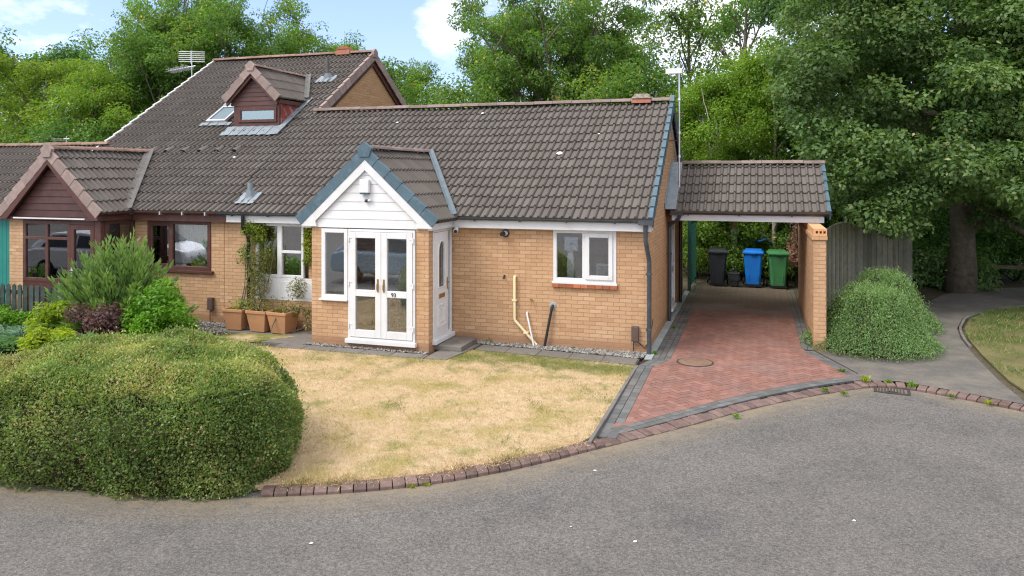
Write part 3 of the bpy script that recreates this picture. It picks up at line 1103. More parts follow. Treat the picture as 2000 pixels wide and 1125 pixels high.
tag(leaf_obj("dry_grass", grass_mesh("dry_grass", LAWN, 110000, 0.032, -0.008, M["blade"], 0.11, yr=(6.5, 13.2))),
    "short straw coloured dried grass covering the front lawn", "grass", kind="stuff")
_fi = [i for i in range(len(KSTEP)) if -4.7 < KSTEP[i].x < -1.9]
_m = 4200
_k = RS.choice(_fi, _m)
_n = np.array([tuple(inward(i)[0]) for i in _fi])[np.searchsorted(_fi, _k)]
_p = np.array([tuple(KSTEP[i]) for i in range(len(KSTEP))])[_k] + _n * (.10 + .12 * RS.rand(_m))[:, None] + RS.normal(size=(_m, 3)) * np.array([.06, .06, 0])
_p[:, 2] = -.012
_c = .5 + .5 * np.sin(_p[:, 0] * 9 + 2 * np.sin(_p[:, 0] * 4.3))
_T = -_n * (.2 + .7 * RS.rand(_m))[:, None] + RS.normal(size=(_m, 3)) * .45 + np.array([0, 0, .55])
tag(leaf_obj("grass_fringe", leaf_mesh("grass_fringe", _p, _T, unit(RS.normal(size=(_m, 3)) + np.array([0, 0, .4])), (.03 + .05 * RS.rand(_m) * (.3 + _c)), .10, RS.rand(_m), M["blade"], .05)),
    "ragged fringe of dry grass hanging over the lawn kerb", "grass", kind="stuff")
_tn = lambda x, y: np.sin(x * 2.1 + 1.3 * np.sin(y * 1.7)) * np.sin(y * 2.6 + x * .9) + .6 * np.sin(x * 5.3 + y * 4.1)
tag(leaf_obj("lawn_tufts", grass_mesh("lawn_tufts", LAWN, 16000, 0.06, -0.014, M["grass"], 0.08, yr=(6.5, 13.2),
    keep=lambda x, y: (_tn(x, y) > 1.0 + .5 * RS.rand(len(x))) | (RS.rand(len(x)) < .22 * (np.abs(y - (12.95 - .03 * x)) < .9) * (y > 11.9)) | (x > -2.02) & (RS.rand(len(x)) < .3))),
    "scattered green tufts surviving in the dried front lawn", "grass", kind="stuff")
tag(leaf_obj("grass", grass_mesh("grass", GRASS, 75000, 0.09, -0.012, M["grass"], 0.09, xr=(3.8, 12), yr=(8, 23.5), keep=lambda x, y: (x - 3.9 + 0.25 * np.sin(y * 2.3) > RS.rand(len(x)) ** 2 * 1.3) & (np.sin(x * 3.1 + y * 1.3) * np.sin(y * 2.7 - x) + .75 > RS.rand(len(x)) * .9))),
    "mown green grass beside the tarmac footpath at right", "grass", kind="stuff")

# ------------------------------------------------------------------ building pieces
def tiles(mb, P, U, V, W, Ln, course=0.345, pitch=0.15, lift=0.036, roll=0.046, cut=None):
    """double-roll concrete tiles on a plane: P eave corner, U along the eave, V up the slope"""
    P, U, V = Vector(P), Vector(U).normalized(), Vector(V).normalized()
    Nn = U.cross(V)
    if Nn.z < 0:
        Nn = -Nn
    prof = [(0, -0.012, 0), (0.008, 0.0, 0), (0.083, 0.0, 0), (0.094, 0.45, 0), (0.106, 0.85, 0), (0.118, 1.0, 0), (0.130, 0.85, 0), (0.142, 0.45, 0)]
    us = []
    k = 0
    while k * pitch < W:
        for (du, hh, _) in prof:
            u = k * pitch + du * pitch / 0.15
            if du == 0 and k % 2:
                hh = -0.007
            if u < W:
                us.append((u, hh * roll if hh > 0 else hh, k // 2))
        k += 1
    us.append((W, 0, (k - 1) // 2))
    nc = int(math.ceil(Ln / course - 0.05))
    for c in range(nc):
        s0, s1 = c * course, min((c + 1) * course, Ln)
        base = len(mb.v)
        tl = {}
        for (u, h, ti) in us:
            if ti not in tl:
                tl[ti] = (random.random(), random.uniform(-.004, .004), random.uniform(-.004, .004))
            j, js = tl[ti][1], tl[ti][2]
            for (s, z) in ((s0 + js, -0.004 + h * 0.6 if c else -0.02), (s0 + js, lift + j + h), (s1, h * 1.0)):
                p = P + U * u + V * s + Nn * (z + .010 * math.sin(1.15 * (P.x + U.x * u + P.y + U.y * u) + .7 * s) + .006 * math.sin(2.9 * u - 1.3 * s))
                mb.v.append((p.x, p.y, p.z))
        flip = U.cross(V).z < 0
        for i in range(len(us) - 1):
            a, b = base + i * 3, base + (i + 1) * 3
            t = tl[us[i][2]][0]
            for f in ((a, b, b + 1, a + 1), (a + 1, b + 1, b + 2, a + 2)):
                mb.f.append(f[::-1] if flip else f)
                mb.t.append(t)


def ridge_caps(mb, a, b, r=0.115, seg=0.45, n=7):
    """half-round ridge tiles from a to b (level)"""
    a, b = Vector(a), Vector(b)
    d = (b - a).normalized()
    side = Vector((0, 0, 1)).cross(d).normalized()
    Lt = (b - a).length
    k = max(1, round(Lt / seg))
    for i in range(k):
        p0, p1 = a + d * (Lt * i / k + 0.004), a + d * (Lt * (i + 1) / k - 0.004)
        dz = random.uniform(-.006, .006)
        vs = []
        for (p, rr) in ((p0, r), (p1, r)):
            for j in range(n):
                an = R(8) + (math.pi - R(16)) * j / (n - 1)
                vs.append(p + side * math.cos(an) * rr * 1.08 + Vector((0, 0, math.sin(an) * rr * 0.82 - 0.03 + dz)))
        fs = [(j, j + 1, n + j + 1, n + j) for j in range(n - 1)] + [tuple(range(n - 1, -1, -1)), tuple(range(n, 2 * n))]
        mb.add(vs, fs, random.random())


def verge_units(mb, P, V, Ln, out, w=0.085, drop=0.15, unit_l=0.345, up=0.055, inset=0.05):
    """dry-verge pieces up a sloping roof edge: a top strip and a side skirt per tile course, each lapping the one below"""
    P, V, out = Vector(P), Vector(V).normalized(), Vector(out).normalized()
    Nn = out.cross(V)
    if Nn.z < 0:
        Nn = -Nn
    k = max(1, round(Ln / unit_l))
    l = Ln / k
    for i in range(k):
        s = P + V * (l * i)
        lift0, lift1 = up + 0.02, up - 0.008
        t = random.random()
        prof0 = [s + out * 0.03 + Nn * lift0, s - out * inset + Nn * lift0, s - out * inset + Nn * (lift0 - .03), s + out * 0.0 + Nn * (lift0 - .03), s - Nn * drop, s + out * .03 - Nn * drop]
        e = s + V * (l * 1.04)
        prof1 = [q + (e - s) + Nn * (lift1 - lift0) * (1 if j < 4 else .2) - out * 0.008 for j, q in enumerate(prof0)]
        n = len(prof0)
        fs = [tuple(range(n)), tuple(range(2 * n - 1, n - 1, -1))] + [(j, j + n, (j + 1) % n + n, (j + 1) % n) for j in range(n)]
        mb.add(prof0 + prof1, fs, t)


def gutter(mb, a, b, out, r=0.058):
    """half-round gutter with its hollow, from a to b; a, b at rim height on the fascia"""
    a, b, out = Vector(a), Vector(b), Vector(out)
    n = 9
    vs = []
    for p in (a, b):
        for rr in (r, r - 0.006):
            for j in range(n):
                an = math.pi * j / (n - 1)
                vs.append(p + out * (r - math.cos(an) * rr) + Vector((0, 0, -math.sin(an) * rr)))
    fs = []
    for j in range(n - 1):
        fs.append((j, j + 1, 2 * n + j + 1, 2 * n + j))
        fs.append((n + j + 1, n + j, 3 * n + j, 3 * n + j + 1))
    fs += [(0, 2 * n, 3 * n, n), (n - 1, 2 * n - 1, 4 * n - 1, 3 * n - 1)]
    for e in (0, 2 * n):
        fs.append(tuple(e + j for j in range(n)))
    mb.add(vs, fs)


def brackets(mb, a, b, out, step=0.9, r=0.062):
    a, b, out = Vector(a), Vector(b), Vector(out)
    d = (b - a).normalized()
    t = 0.35
    while t < (b - a).length - .1:
        p = a + d * t
        mb.fbox(p + out * 0.02 + Vector((0, 0, -r * 1.22)), d * .03, out * .075, (0, 0, r * 1.2))
        t += step


def wall(mb, pl, u0, u1, z0, z1, th, holes=()):
    """wall slab on plane pl (outer face n=0) with rectangular openings"""
    us = sorted({u0, u1} | {h[0] for h in holes} | {h[1] for h in holes})
    us = [u for u in us if u0 <= u <= u1]
    for a, b in zip(us, us[1:]):
        hs = sorted([h for h in holes if h[0] <= a + 1e-6 and h[1] >= b - 1e-6], key=lambda h: h[2])
        z = z0
        for h in hs:
            if h[2] > z:
                pl.box(mb, a, b, z, h[2], -th, 0)
            z = max(z, h[3])
        if z < z1:
            pl.box(mb, a, b, z, z1, -th, 0)


def pane(pl, u0, u1, z0, z1, n, parent, mat="glass", name="pane"):
    mb = MB()
    pl.box(mb, u0, u1, z0, z1, n - .006, n)
    return mb.build(name, M[mat], parent)


def obj(mb, name, mat, parent=None, **k):
    return mb.build(name, M[mat], parent, **k)


SL = 0.65
SV = Vector((0, 1, SL)).normalized()       # up the front slopes
EY, EZ = 13.55, 2.42                       # tile edge at the eaves
roofz = lambda y: EZ + SL * (y - EY)

# ------------------------------------------------------------------ the bungalow, number 93
H = thing("bungalow", "single storey buff brick bungalow with white gabled porch and brown tiled roof", "bungalow", (-6.4, 13.78, 0))
F, S = FRONT(13.78), SIDE(-1.86)
X0, X1, YB, RY = -11.0, -1.86, 20.85, 17.3
RZ = roofz(RY)
mb = MB()
wall(mb, F, X0, X1, -0.1, 2.40, 0.12, [(-10.2, -8.9, 0.58, 2.21), (-3.61, -2.42, 1.22, 2.22)])
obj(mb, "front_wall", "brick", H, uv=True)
mb = MB()
wall(mb, S, 13.90, 16.2, -0.1, 2.40, 0.12)
wall(mb, S, 16.2, YB, -0.1, 2.40, 0.12, [(17.6, 18.5, 0.16, 2.12)])
gp = [(-1.86, 13.78, 2.402), (-1.86, YB, 2.402), (-1.86, YB, roofz(13.78) - .1), (-1.86, RY, RZ - .1), (-1.86, 13.78, roofz(13.78) - .1)]
mb.prism(gp, (-.12, 0, 0))
obj(mb, "gable_wall", "brick_side", H, uv=True)
mb = MB()
mb.box(X0, X1 - .12, YB - .12, YB, -.1, 2.4)
mb.box(X0, X0 + .1, 13.9, YB - .12, -.1, 2.4)
obj(mb, "rear_wall", "brick_side", H, uv=True)
mb = MB()
mb.box(X0 + .1, X1 - .12, 13.9, YB - .12, 2.36, 2.40)           # ceiling
mb.box(X0 + .1, X1 - .12, 13.9, YB - .12, -.05, 0.02)           # floor
mb.box(X0 + .1, X1 - .12, 16.0, 16.1, 0.02, 2.36)               # room partition
mb.box(-5.0, -4.92, 13.9, 16.0, 0.02, 2.36)
mb.box(-8.45, -8.37, 13.9, 16.0, 0.02, 2.36)
obj(mb, "interior_wall", "interior", H)

# roof slopes
mb = MB()
tiles(mb, (X0, EY, EZ), (1, 0, 0), (0, 1, SL), X1 + .10 - X0, (Vector((0, RY - EY, RZ - EZ))).length)
ROOF = obj(mb, "roof", "tile", H)
mb = MB()
b_eave = 2 * RY - EY
tiles(mb, (X1 + .10, b_eave, EZ), (-1, 0, 0), (0, -1, SL), X1 + .10 - X0, (Vector((0, RY - EY, RZ - EZ))).length)
obj(mb, "rear_roof", "tile", H)
mb = MB()
ridge_caps(mb, (X0 + .02, RY, RZ + .055), (X1 + .09, RY, RZ + .055))
obj(mb, "ridge_tiles", "ridge", ROOF, smooth=True, auto=40)
mb = MB()
verge_units(mb, (X1 + .10, EY, EZ), (0, 1, SL), (Vector((0, RY - EY, RZ - EZ))).length, (1, 0, 0))
verge_units(mb, (X1 + .10, b_eave, EZ), (0, -1, SL), (Vector((0, RY - EY, RZ - EZ))).length, (1, 0, 0))
mb.prism([(X1 + .14, RY - .13, RZ + .02), (X1 + .14, RY + .13, RZ + .02), (X1 + .14, RY + .05, RZ + .17), (X1 + .14, RY - .05, RZ + .17)], (-.1, 0, 0))
obj(mb, "verge_trim", "verge", ROOF)
# ridge ventilator with its lichen-crusted top
mb = MB()
vx = -2.45
mb.prism([(vx - .22, RY - .17, RZ + .0), (vx + .22, RY - .17, RZ + .0), (vx + .20, RY - .14, RZ + .10), (vx - .20, RY - .14, RZ + .10)], (0, .3, 0))
rv = obj(mb, "ridge_vent", "terracotta", ROOF)
mb = MB()
mb.prism([(vx - .22, RY - .17, RZ + .10), (vx + .22, RY - .17, RZ + .10), (vx + .15, RY - .13, RZ + .21), (vx - .15, RY - .13, RZ + .21)], (0, .3, 0))
obj(mb, "vent_cap", "mossy_cap", rv, bevel=.012)


def soil_vent(parent, x, y, h=0.34, w=0.17):
    z = roofz(y)
    mb = MB()
    up = Vector((0, -SL, 1)).normalized()
    for i in range(6):
        u0 = -w * 1.4 + i * w * 2.8 / 6
        k = 0.012 if i % 2 else 0.0
        p = Vector((x + u0, y - .20, roofz(y - .20))) + up * (.052 + k)
        mb.fbox(p, (w * 2.8 / 6, 0, 0), SV * .42, up * .006)
    mb.prism([(x - .10, y - .06, z + .02), (x + .10, y - .06, z + .02), (x + .055, y - .06, z + .18), (x - .055, y - .06, z + .18)], (0, .12, .05))
    a = mb.build("flashing", M["lead"], parent)
    mb = MB()
    mb.tube([(x, y, z), (x, y, z + h)], 0.055, 12)
    b = mb.build("vent_pipe", M["leadold"] if h > .4 else M["lead"], parent, smooth=True, auto=40)


soil_vent(ROOF, -10.5, 13.98, 0.36)
# eaves: fascia, gutter, downpipes
mb = MB()
F.box(mb, X0 + .0, -8.02, 2.215, 2.42, 0.0, .16)
obj(mb, "fascia", "white", H, bevel=.004)
mb = MB()
F.box(mb, -5.62, X1 + .04, 2.215, 2.42, 0.0, .16)
mb.prism([(X1 + .04, 13.62, 2.215), (X1 + .04, 14.0, 2.215), (X1 + .04, 14.0, 2.62), (X1 + .04, 13.62, 2.42)], (.04, 0, 0))
obj(mb, "fascia", "white", H, bevel=.004)
# barge board under the verge
mb = MB()
for sgn, y0 in ((1, 13.7), (-1, 2 * RY - 13.7)):
    v = Vector((0, sgn, SL))
    p = Vector((X1 + .001, y0, roofz(13.7) - .20))
    mb.fbox(p, v * (RY - 13.7), (0, 0, .15), (.03, 0, 0))
obj(mb, "bargeboard", "white", H)
mb = MB()
ga, gb = (X0 - .02, 13.62, 2.425), (-8.35, 13.62, 2.425)
gutter(mb, ga, gb, (0, -1, 0))
brackets(mb, ga, gb, (0, -1, 0))
obj(mb, "gutter", "anthracite", H)
mb = MB()
ga, gb = (-5.48, 13.62, 2.425), (X1 + .12, 13.62, 2.425)
gutter(mb, ga, gb, (0, -1, 0))
brackets(mb, ga, gb, (0, -1, 0))
mb.box(-1.98, -1.72, 13.49, 13.625, 2.34, 2.43)
obj(mb, "gutter", "anthracite", H)


def downpipe(parent, path, r=0.036, mat="anthracite", clips=()):
    mb = MB()
    mb.tube(path, r, 12)
    for (x, y, z) in clips:
        mb.box(x - .05, x + .05, y - .045, y + .05, z - .02, z + .02)
    return obj(mb, "downpipe", mat, parent, smooth=True, auto=35)


dx = -1.83
downpipe(H, [(-1.86, 13.56, 2.38), (-1.86, 13.56, 2.06), (-1.85, 13.575, 2.0), (-1.82, 13.70, 1.72), (-1.815, 13.715, 1.66), (-1.815, 13.715, 0.02)], 0.04, clips=[(-1.82, 13.72, 1.45), (-1.82, 13.72, 0.45)])
downpipe(H, [(-10.37, 13.56, 2.40), (-10.37, 13.56, 2.12), (-10.33, 13.68, 1.92), (-10.33, 13.705, 1.8), (-10.33, 13.705, 0.25)], 0.038, "black", clips=[(-10.33, 13.73, 1.2)])

# kitchen window
W = MB()
F.frame(W, -3.61, -2.42, 1.245, 2.215, .065, -.06, .02)
F.box(W, -3.055, -2.995, 1.31, 2.15, -.06, .02)
F.box(W, -3.63, -2.40, 1.205, 1.245, -.06, .05)
win = obj(W, "window", "white", H, bevel=.004)
mb = MB()
F.frame(mb, -2.995, -2.485, 1.30, 2.155, .075, -.03, .045)
cas = obj(mb, "casement", "white", win, bevel=.005)
pane(F, -2.93, -2.55, 1.37, 2.085, .0, win)
pane(F, -3.55, -3.05, 1.30, 2.155, -.02, win)
mb = MB()
for i in range(9):
    u = -3.63 + i * 1.235 / 9
    F.box(mb, u + .002, u + 1.235 / 9 - .003, 1.135, 1.203, -.05, .055, random.random())
obj(mb, "sill_bricks", "brick_red", win, bevel=.004)

# side window with infill panel, half hidden by the potted plants
W = MB()
F.frame(W, -10.2, -9.02, 1.06, 2.2, .055, -.06, .01)
F.box(W, -9.66, -9.60, 1.115, 2.145, -.06, .01)
F.box(W, -9.545, -9.075, 1.58, 1.635, -.06, .02)
F.box(W, -9.605, -9.545, 1.06, 2.145, -.055, .02)
win2 = obj(W, "window", "white", H, bevel=.004)
pane(F, -10.145, -9.66, 1.115, 2.145, -.03, win2)
pane(F, -9.545, -9.075, 1.115, 1.58, -.02, win2)
pane(F, -9.545, -9.075, 1.635, 2.145, -.02, win2)
mb = MB()
F.box(mb, -10.2, -8.7, 0.58, 1.055, -.05, .012)
for (a, b) in ((-9.58, -9.12), (-9.08, -8.74), (-10.12, -9.64)):
    F.box(mb, a, b, .64, .98, .012, .02)
obj(mb, "infill_panel", "white", win2, bevel=.005)

# ---- porch (parts of the bungalow)
PF = FRONT(12.65)
PR = SIDE(-5.66)
mb = MB()
wall(mb, PF, -8.10, -7.30, -.1, 2.23, .11, [(-7.88, -7.30, .87, 2.23)])
wall(mb, PF, -5.915, -5.66, -.1, 2.23, .11)
wall(mb, PF, -7.30, -5.915, -.1, .085, .11)
wall(mb, PR, 12.761, 12.84, -.1, 2.23, .11)
wall(mb, PR, 12.84, 13.779, -.1, .10, .11)
mb.box(-8.10, -7.99, 12.761, 13.779, -.1, 2.23)
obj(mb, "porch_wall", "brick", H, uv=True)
mb = MB()
mb.box(-7.99, -5.77, 12.76, 13.9, 0.02, 0.075)
obj(mb, "porch_floor", "interior", H)
mb = MB()
mb.box(-7.988, -7.975, 12.77, 13.77, .08, 2.19)
mb.box(-7.97, -7.89, 12.762, 12.775, .08, 2.19)
obj(mb, "porch_bounce_lining", "fabric", H)  # white skins added on the inner walls to brighten the porch
mb = MB()
mb.box(-7.99, -5.77, 12.77, 13.78, 2.20, 2.225)
obj(mb, "porch_ceiling", "white", H)
# gable front: shiplap boards behind the bargeboards
AX, AZ, HW, PS = -6.93, 3.70, 1.45, 0.91
mb = MB()
zb = 2.235
bh = 0.165
k = 0
while zb + .01 < AZ - .16:
    z0, z1 = zb, min(zb + bh, AZ - .12)
    hw0, hw1 = (AZ - .14 - z0) / PS, (AZ - .14 - z1) / PS
    if k == 0:
        hw0 = hw1 = 1.33
    y0, y1 = 12.634, 12.642
    vs = [(AX - hw0, y0, z0 + .003), (AX + hw0, y0, z0 + .003), (AX + hw1, y1, z1), (AX - hw1, y1, z1), (AX - hw0, y0 + .05, z0 + .003), (AX + hw0, y0 + .05, z0 + .003), (AX + hw1, y0 + .05, z1), (AX - hw1, y0 + .05, z1)]
    mb.add(vs, [(0, 1, 2, 3), (4, 7, 6, 5), (0, 4, 5, 1), (3, 2, 6, 7), (0, 3, 7, 4), (1, 5, 6, 2)])
    zb += bh
    k += 1
GC = obj(mb, "porch_gable_cladding", "white", H)


def gable_boards(mb, ax, az, hw, ps, yf, wd=0.19, th=0.03, foot=True):
    """two bargeboards mitred at the apex, with boxed feet"""
    for sg in (-1, 1):
        top = Vector((ax, yf, az))
        bot = Vector((ax + sg * hw, yf, az - hw * ps))
        dz = wd * math.sqrt(1 + ps * ps)
        zf = az - hw * ps - 0.02
        xb = bot.x
        pts = [top, top + Vector((0, 0, -dz)), Vector((ax + sg * (hw - .30), yf, az - (hw - .30) * ps - dz)), Vector((ax + sg * (hw - .33), yf, az - hw * ps - .165)), Vector((xb, yf, az - hw * ps - .165)), bot]
        mb.prism(pts, (0, th, 0))


mb = MB()
gable_boards(mb, AX, AZ - .04, HW - .09, PS, 12.585, .25)
obj(mb, "porch_bargeboard", "white", H, bevel=.003)
mb = MB()
mb.box(-5.66, -5.575, 12.615, 13.60, 2.225, 2.37)
obj(mb, "porch_side_fascia", "white", H, bevel=.004)
mb = MB()
mb.box(-8.29, -8.10, 12.615, 13.61, 2.225, 2.37)
obj(mb, "porch_side_fascia", "white", H, bevel=.004)
VY = 13.55 + (AZ - EZ) / SL + .25
mb = MB()
slen = math.hypot(HW, HW * PS)
tiles(mb, (AX + HW, 12.60, AZ - HW * PS), (0, 1, 0), (-1, 0, PS), VY - 12.6, slen)
PRF = obj(mb, "porch_roof", "tile", H)
mb = MB()
tiles(mb, (AX - HW, VY, AZ - HW * PS), (0, -1, 0), (1, 0, PS), VY - 12.6, slen)
obj(mb, "porch_roof_far_slope", "tile", PRF)
mb = MB()
ridge_caps(mb, (AX, 12.62, AZ + .05), (AX, 15.52, AZ + .05), .10)
obj(mb, "ridge_tiles", "ridge", PRF, smooth=True, auto=40)
mb = MB()
for sg in (-1, 1):
    verge_units(mb, (AX + sg * HW, 12.60, AZ - HW * PS), (-sg, 0, PS), slen, (0, -1, 0), drop=.13, inset=.035)
z = AZ
mb.prism([(AX - .10, 12.555, z - .13), (AX + .10, 12.555, z - .13), (AX + .155, 12.555, z + .03), (AX, 12.555, z + .155), (AX - .155, 12.555, z + .03)], (0, .09, 0))
obj(mb, "verge_trim", "verge", PRF, bevel=.004)
# valley lead
mb = MB()


def valley(mb, a, b, wd=0.13, up=0.105):
    a, b = Vector(a), Vector(b)
    d = (b - a).normalized()
    side = d.cross(Vector((0, 0, 1))).normalized()
    nn = side.cross(d)
    if nn.z < 0:
        nn = -nn
    mb.prism([a - side * wd / 2 + nn * (up + .02), a + nn * up, a + side * wd / 2 + nn * (up + .03), a + side * wd / 2 + nn * (up + .022), a + nn * (up - .01), a - side * wd / 2 + nn * (up + .012)], b - a)


zr = AZ - HW * PS
valley(mb, (AX + HW - .02, EY - .12, EZ - .03), (AX + .03, EY + (AZ - EZ) / SL - .04, AZ + .0), .12)
valley(mb, (AX - HW + .02, EY - .12, EZ - .03), (AX - .03, EY + (AZ - EZ) / SL - .04, AZ + .0), .15)
M["leaddark"] = weathered("slate_blue_lead", (0.10, 0.135, 0.155), 0.6, 0.15, 7, 0.4, 0.2, dirt=(0.16, 0.19, 0.21), dscale=8)
obj(mb, "valley_flashing", "leaddark", PRF)
mb = MB()
ga, gb = (-5.555, 12.66, 2.40), (-5.555, 13.56, 2.40)
gutter(mb, ga, gb, (1, 0, 0), .05)
obj(mb, "porch_gutter", "black", H)
mb = MB()
ga, gb = (-8.30, 12.62, 2.38), (-8.30, 13.56, 2.38)
gutter(mb, ga, gb, (-1, 0, 0), .05)
obj(mb, "porch_gutter", "black", H)

# porch window, left of the doors
W = MB()
PF.frame(W, -7.875, -7.315, .89, 2.215, .075, -.06, .025)
PF.box(W, -7.91, -7.31, .855, .89, -.05, .065)
pw = obj(W, "porch_window", "white", H, bevel=.004)
pane(PF, -7.80, -7.39, .965, 2.14, -.01, pw)
# french doors
W = MB()
PF.frame(W, -7.30, -5.92, .16, 2.215, .04, -.06, .03, wb=.03, wt=.045)
PF.box(W, -7.34, -5.89, .085, .16, -.06, .085)
obj(W, "door_frame", "white", H, bevel=.005)
for side_, (u0, u1) in enumerate(((-7.255, -6.605), (-6.60, -5.965))):
    mb = MB()
    w_ = .118
    PF.box(mb, u0, u0 + w_, .20, 2.165, -.035, .045)
    PF.box(mb, u1 - w_, u1, .20, 2.165, -.035, .045)
    PF.box(mb, u0 + w_, u1 - w_, .20, .335, -.035, .045)
    PF.box(mb, u0 + w_, u1 - w_, .965, 1.085, -.035, .045)
    PF.box(mb, u0 + w_, u1 - w_, 2.055, 2.165, -.035, .045)
    d = obj(mb, "french_door", "white", H, bevel=.006)
    pane(PF, u0 + w_, u1 - w_, .335, .965, .01, d)
    pane(PF, u0 + w_, u1 - w_, 1.085, 2.055, .01, d)
    hx = u1 - .06 if side_ == 0 else u0 + .06
    mb = MB()
    PF.box(mb, hx - .016, hx + .016, 1.06, 1.30, .045, .056)
    mb.tube([PF.p(hx, 1.21, .05), PF.p(hx, 1.21, .085), PF.p(hx, 1.10, .092)], .010, 8)
    obj(mb, "handle", "brass", d, smooth=True, auto=40)
    hz = u0 - .028 if side_ == 0 else u1 + .002
    for zz in (.36, 1.15, 1.98):
        hm = MB()
        PF.box(hm, hz, hz + .026, zz, zz + .09, .031, .058)
        PF.box(hm, hz + (.026 if side_ == 0 else -.055), hz + (.08 if side_ == 0 else 0), zz + .065, zz + .078, .046, .053)
        obj(hm, "hinge", "white", d, bevel=.003)
    if side_ == 1:
        fc = bpy.data.curves.new("house_number", "FONT")
        fc.body = "93"
        fc.size = .105
        fc.extrude = .004
        fc.align_x = "CENTER"
        fo = bpy.data.objects.new("number_outline", fc)
        nm_ = bpy.data.meshes.new_from_object(fo)
        bpy.data.objects.remove(fo)
        nm_.name = "house_number"
        fo = bpy.data.objects.new("house_number", nm_)
        COL.objects.link(fo)
        nm_.materials.clear()
        nm_.materials.append(M["black"])
        fo.rotation_euler = (R(90), 0, 0)
        fo.location = Vector((-6.34, 12.65 - .051, .985)) - ORG[d.name]
        fo.parent = d
# porch side door with arched glass
W = MB()
PR.frame(W, 12.845, 13.74, .18, 2.215, .05, -.07, .012)
PR.box(W, 13.515, 13.56, .23, 2.165, -.07, .012)
PR.box(W, 12.82, 13.76, .10, .18, -.07, .075)
sf = obj(W, "side_door_frame", "white", H, bevel=.005)
pane(PR, 13.56, 13.69, .23, 2.165, -.02, sf)
mb = MB()
u0, u1 = 12.90, 13.51
gx0, gx1, gz0, gzs = 13.05, 13.36, 1.12, 1.80
for (a, b, c, d_) in ((u0, gx0, .235, 2.16), (gx1, u1, .235, 2.16), (gx0, gx1, .235, gz0)):
    PR.box(mb, a, b, c, d_, -.03, .02)
r_ = (gx1 - gx0) / 2
arc = [((gx0 + gx1) / 2 + r_ * math.cos(math.pi * i / 12), gzs + r_ * 1.25 * math.sin(math.pi * i / 12)) for i in range(13)]
for i in range(12):
    (a0, b0), (a1, b1) = arc[i], arc[i + 1]
    mb.prism([PR.p(a0, b0, .02), PR.p(a0, 2.16, .02), PR.p(a1, 2.16, .02), PR.p(a1, b1, .02)], PR.n * -.05)
sdoor = obj(mb, "front_door", "white", H)
pane(PR, gx0, gx1, gz0, gzs + r_ * 1.25, -.008, sdoor)
mb = MB()
for i in range(12):
    (a0, b0), (a1, b1) = arc[i], arc[i + 1]
    mb.tube([PR.p(a0, b0, .022), PR.p(a1, b1, .022)], .014, 6)
for a in (gx0, gx1):
    mb.tube([PR.p(a, gz0, .022), PR.p(a, gzs, .022)], .014, 6)
mb.tube([PR.p(gx0, gz0, .022), PR.p(gx1, gz0, .022)], .014, 6)
PR.frame(mb, 13.03, 13.38, .38, .80, .03, .02, .034)
PR.frame(mb, 13.10, 13.31, .46, .72, .02, .02, .030)
obj(mb, "moulding", "white", sdoor)
mb = MB()
PR.box(mb, 13.07, 13.34, .92, 1.0, .02, .032)
obj(mb, "letterbox", "brass", sdoor, bevel=.004)
mb = MB()
PR.box(mb, 13.455, 13.49, 1.05, 1.27, .02, .03)
mb.tube([PR.p(13.47, 1.18, .02), PR.p(13.47, 1.18, .06), PR.p(13.36, 1.18, .065)], .010, 8)
obj(mb, "handle", "brass", sdoor, smooth=True, auto=40)
# gable-side door under the carport
W = MB()
S.frame(W, 17.6, 18.5, .16, 2.12, .07, -.06, .03)
S.box(W, 17.56, 18.54, .10, .16, -.06, .08)
gd = obj(W, "side_door_frame", "white", H, bevel=.004)
mb = MB()
S.frame(mb, 17.67, 18.43, .23, 2.05, .11, -.04, .01)
S.box(mb, 17.78, 18.32, .95, 1.06, -.04, .01)
sd2 = obj(mb, "side_door", "white", gd, bevel=.004)
pane(S, 17.78, 18.32, .34, .95, -.02, gd)
pane(S, 17.78, 18.32, 1.06, 1.94, -.02, gd)
downpipe(H, [(-1.80, 16.95, 2.2), (-1.80, 16.95, 0.02)], .04, clips=[(-1.80, 16.95, 1.5)])
downpipe(H, [(-1.80, 19.5, 2.35), (-1.80, 19.5, 0.02)], .04, "black", clips=[(-1.80, 19.5, 1.3)])

# ------------------------------------------------------------------ carport
CP = thing("carport", "open carport with small tiled roof carried on a buff brick side wall", "carport", (-.3, 16.8, 0))
CX0, CX1, CE, CR = -1.74, 1.44, 16.58, 18.15
cz = lambda y: 2.44 + SL * (y - CE)
mb = MB()
tiles(mb, (CX0, CE, 2.44), (1, 0, 0), (0, 1, SL), CX1 - CX0, Vector((0, CR - CE, cz(CR) - 2.44)).length)
cr_ = obj(mb, "roof", "tile", CP)
mb = MB()
tiles(mb, (CX1, 2 * CR - CE, 2.44), (-1, 0, 0), (0, -1, SL), CX1 - CX0, Vector((0, CR - CE, cz(CR) - 2.44)).length)
obj(mb, "rear_slope", "tile", cr_)
mb = MB()
ridge_caps(mb, (CX0 + .1, CR, cz(CR) + .05), (CX1 + .03, CR, cz(CR) + .05), .10)
obj(mb, "ridge_tiles", "ridge", cr_, smooth=True, auto=40)
mb = MB()
verge_units(mb, (CX1, CE, 2.44), (0, 1, SL), Vector((0, CR - CE, cz(CR) - 2.44)).length, (1, 0, 0))
verge_units(mb, (CX1, 2 * CR - CE, 2.44), (0, -1, SL), Vector((0, CR - CE, cz(CR) - 2.44)).length, (1, 0, 0))
obj(mb, "verge_trim", "verge", cr_)
mb = MB()
up = Vector((0, -SL, 1)).normalized()
mb.fbox(Vector((CX0 - .10, CE - .02, 2.43)) + up * .075, (.22, 0, 0), SV * 1.9, up * .012)
mb.fbox(Vector((CX0 - .115, CE - .02, 2.43)) + up * .075, (.014, 0, 0), SV * 1.9, up * .16)
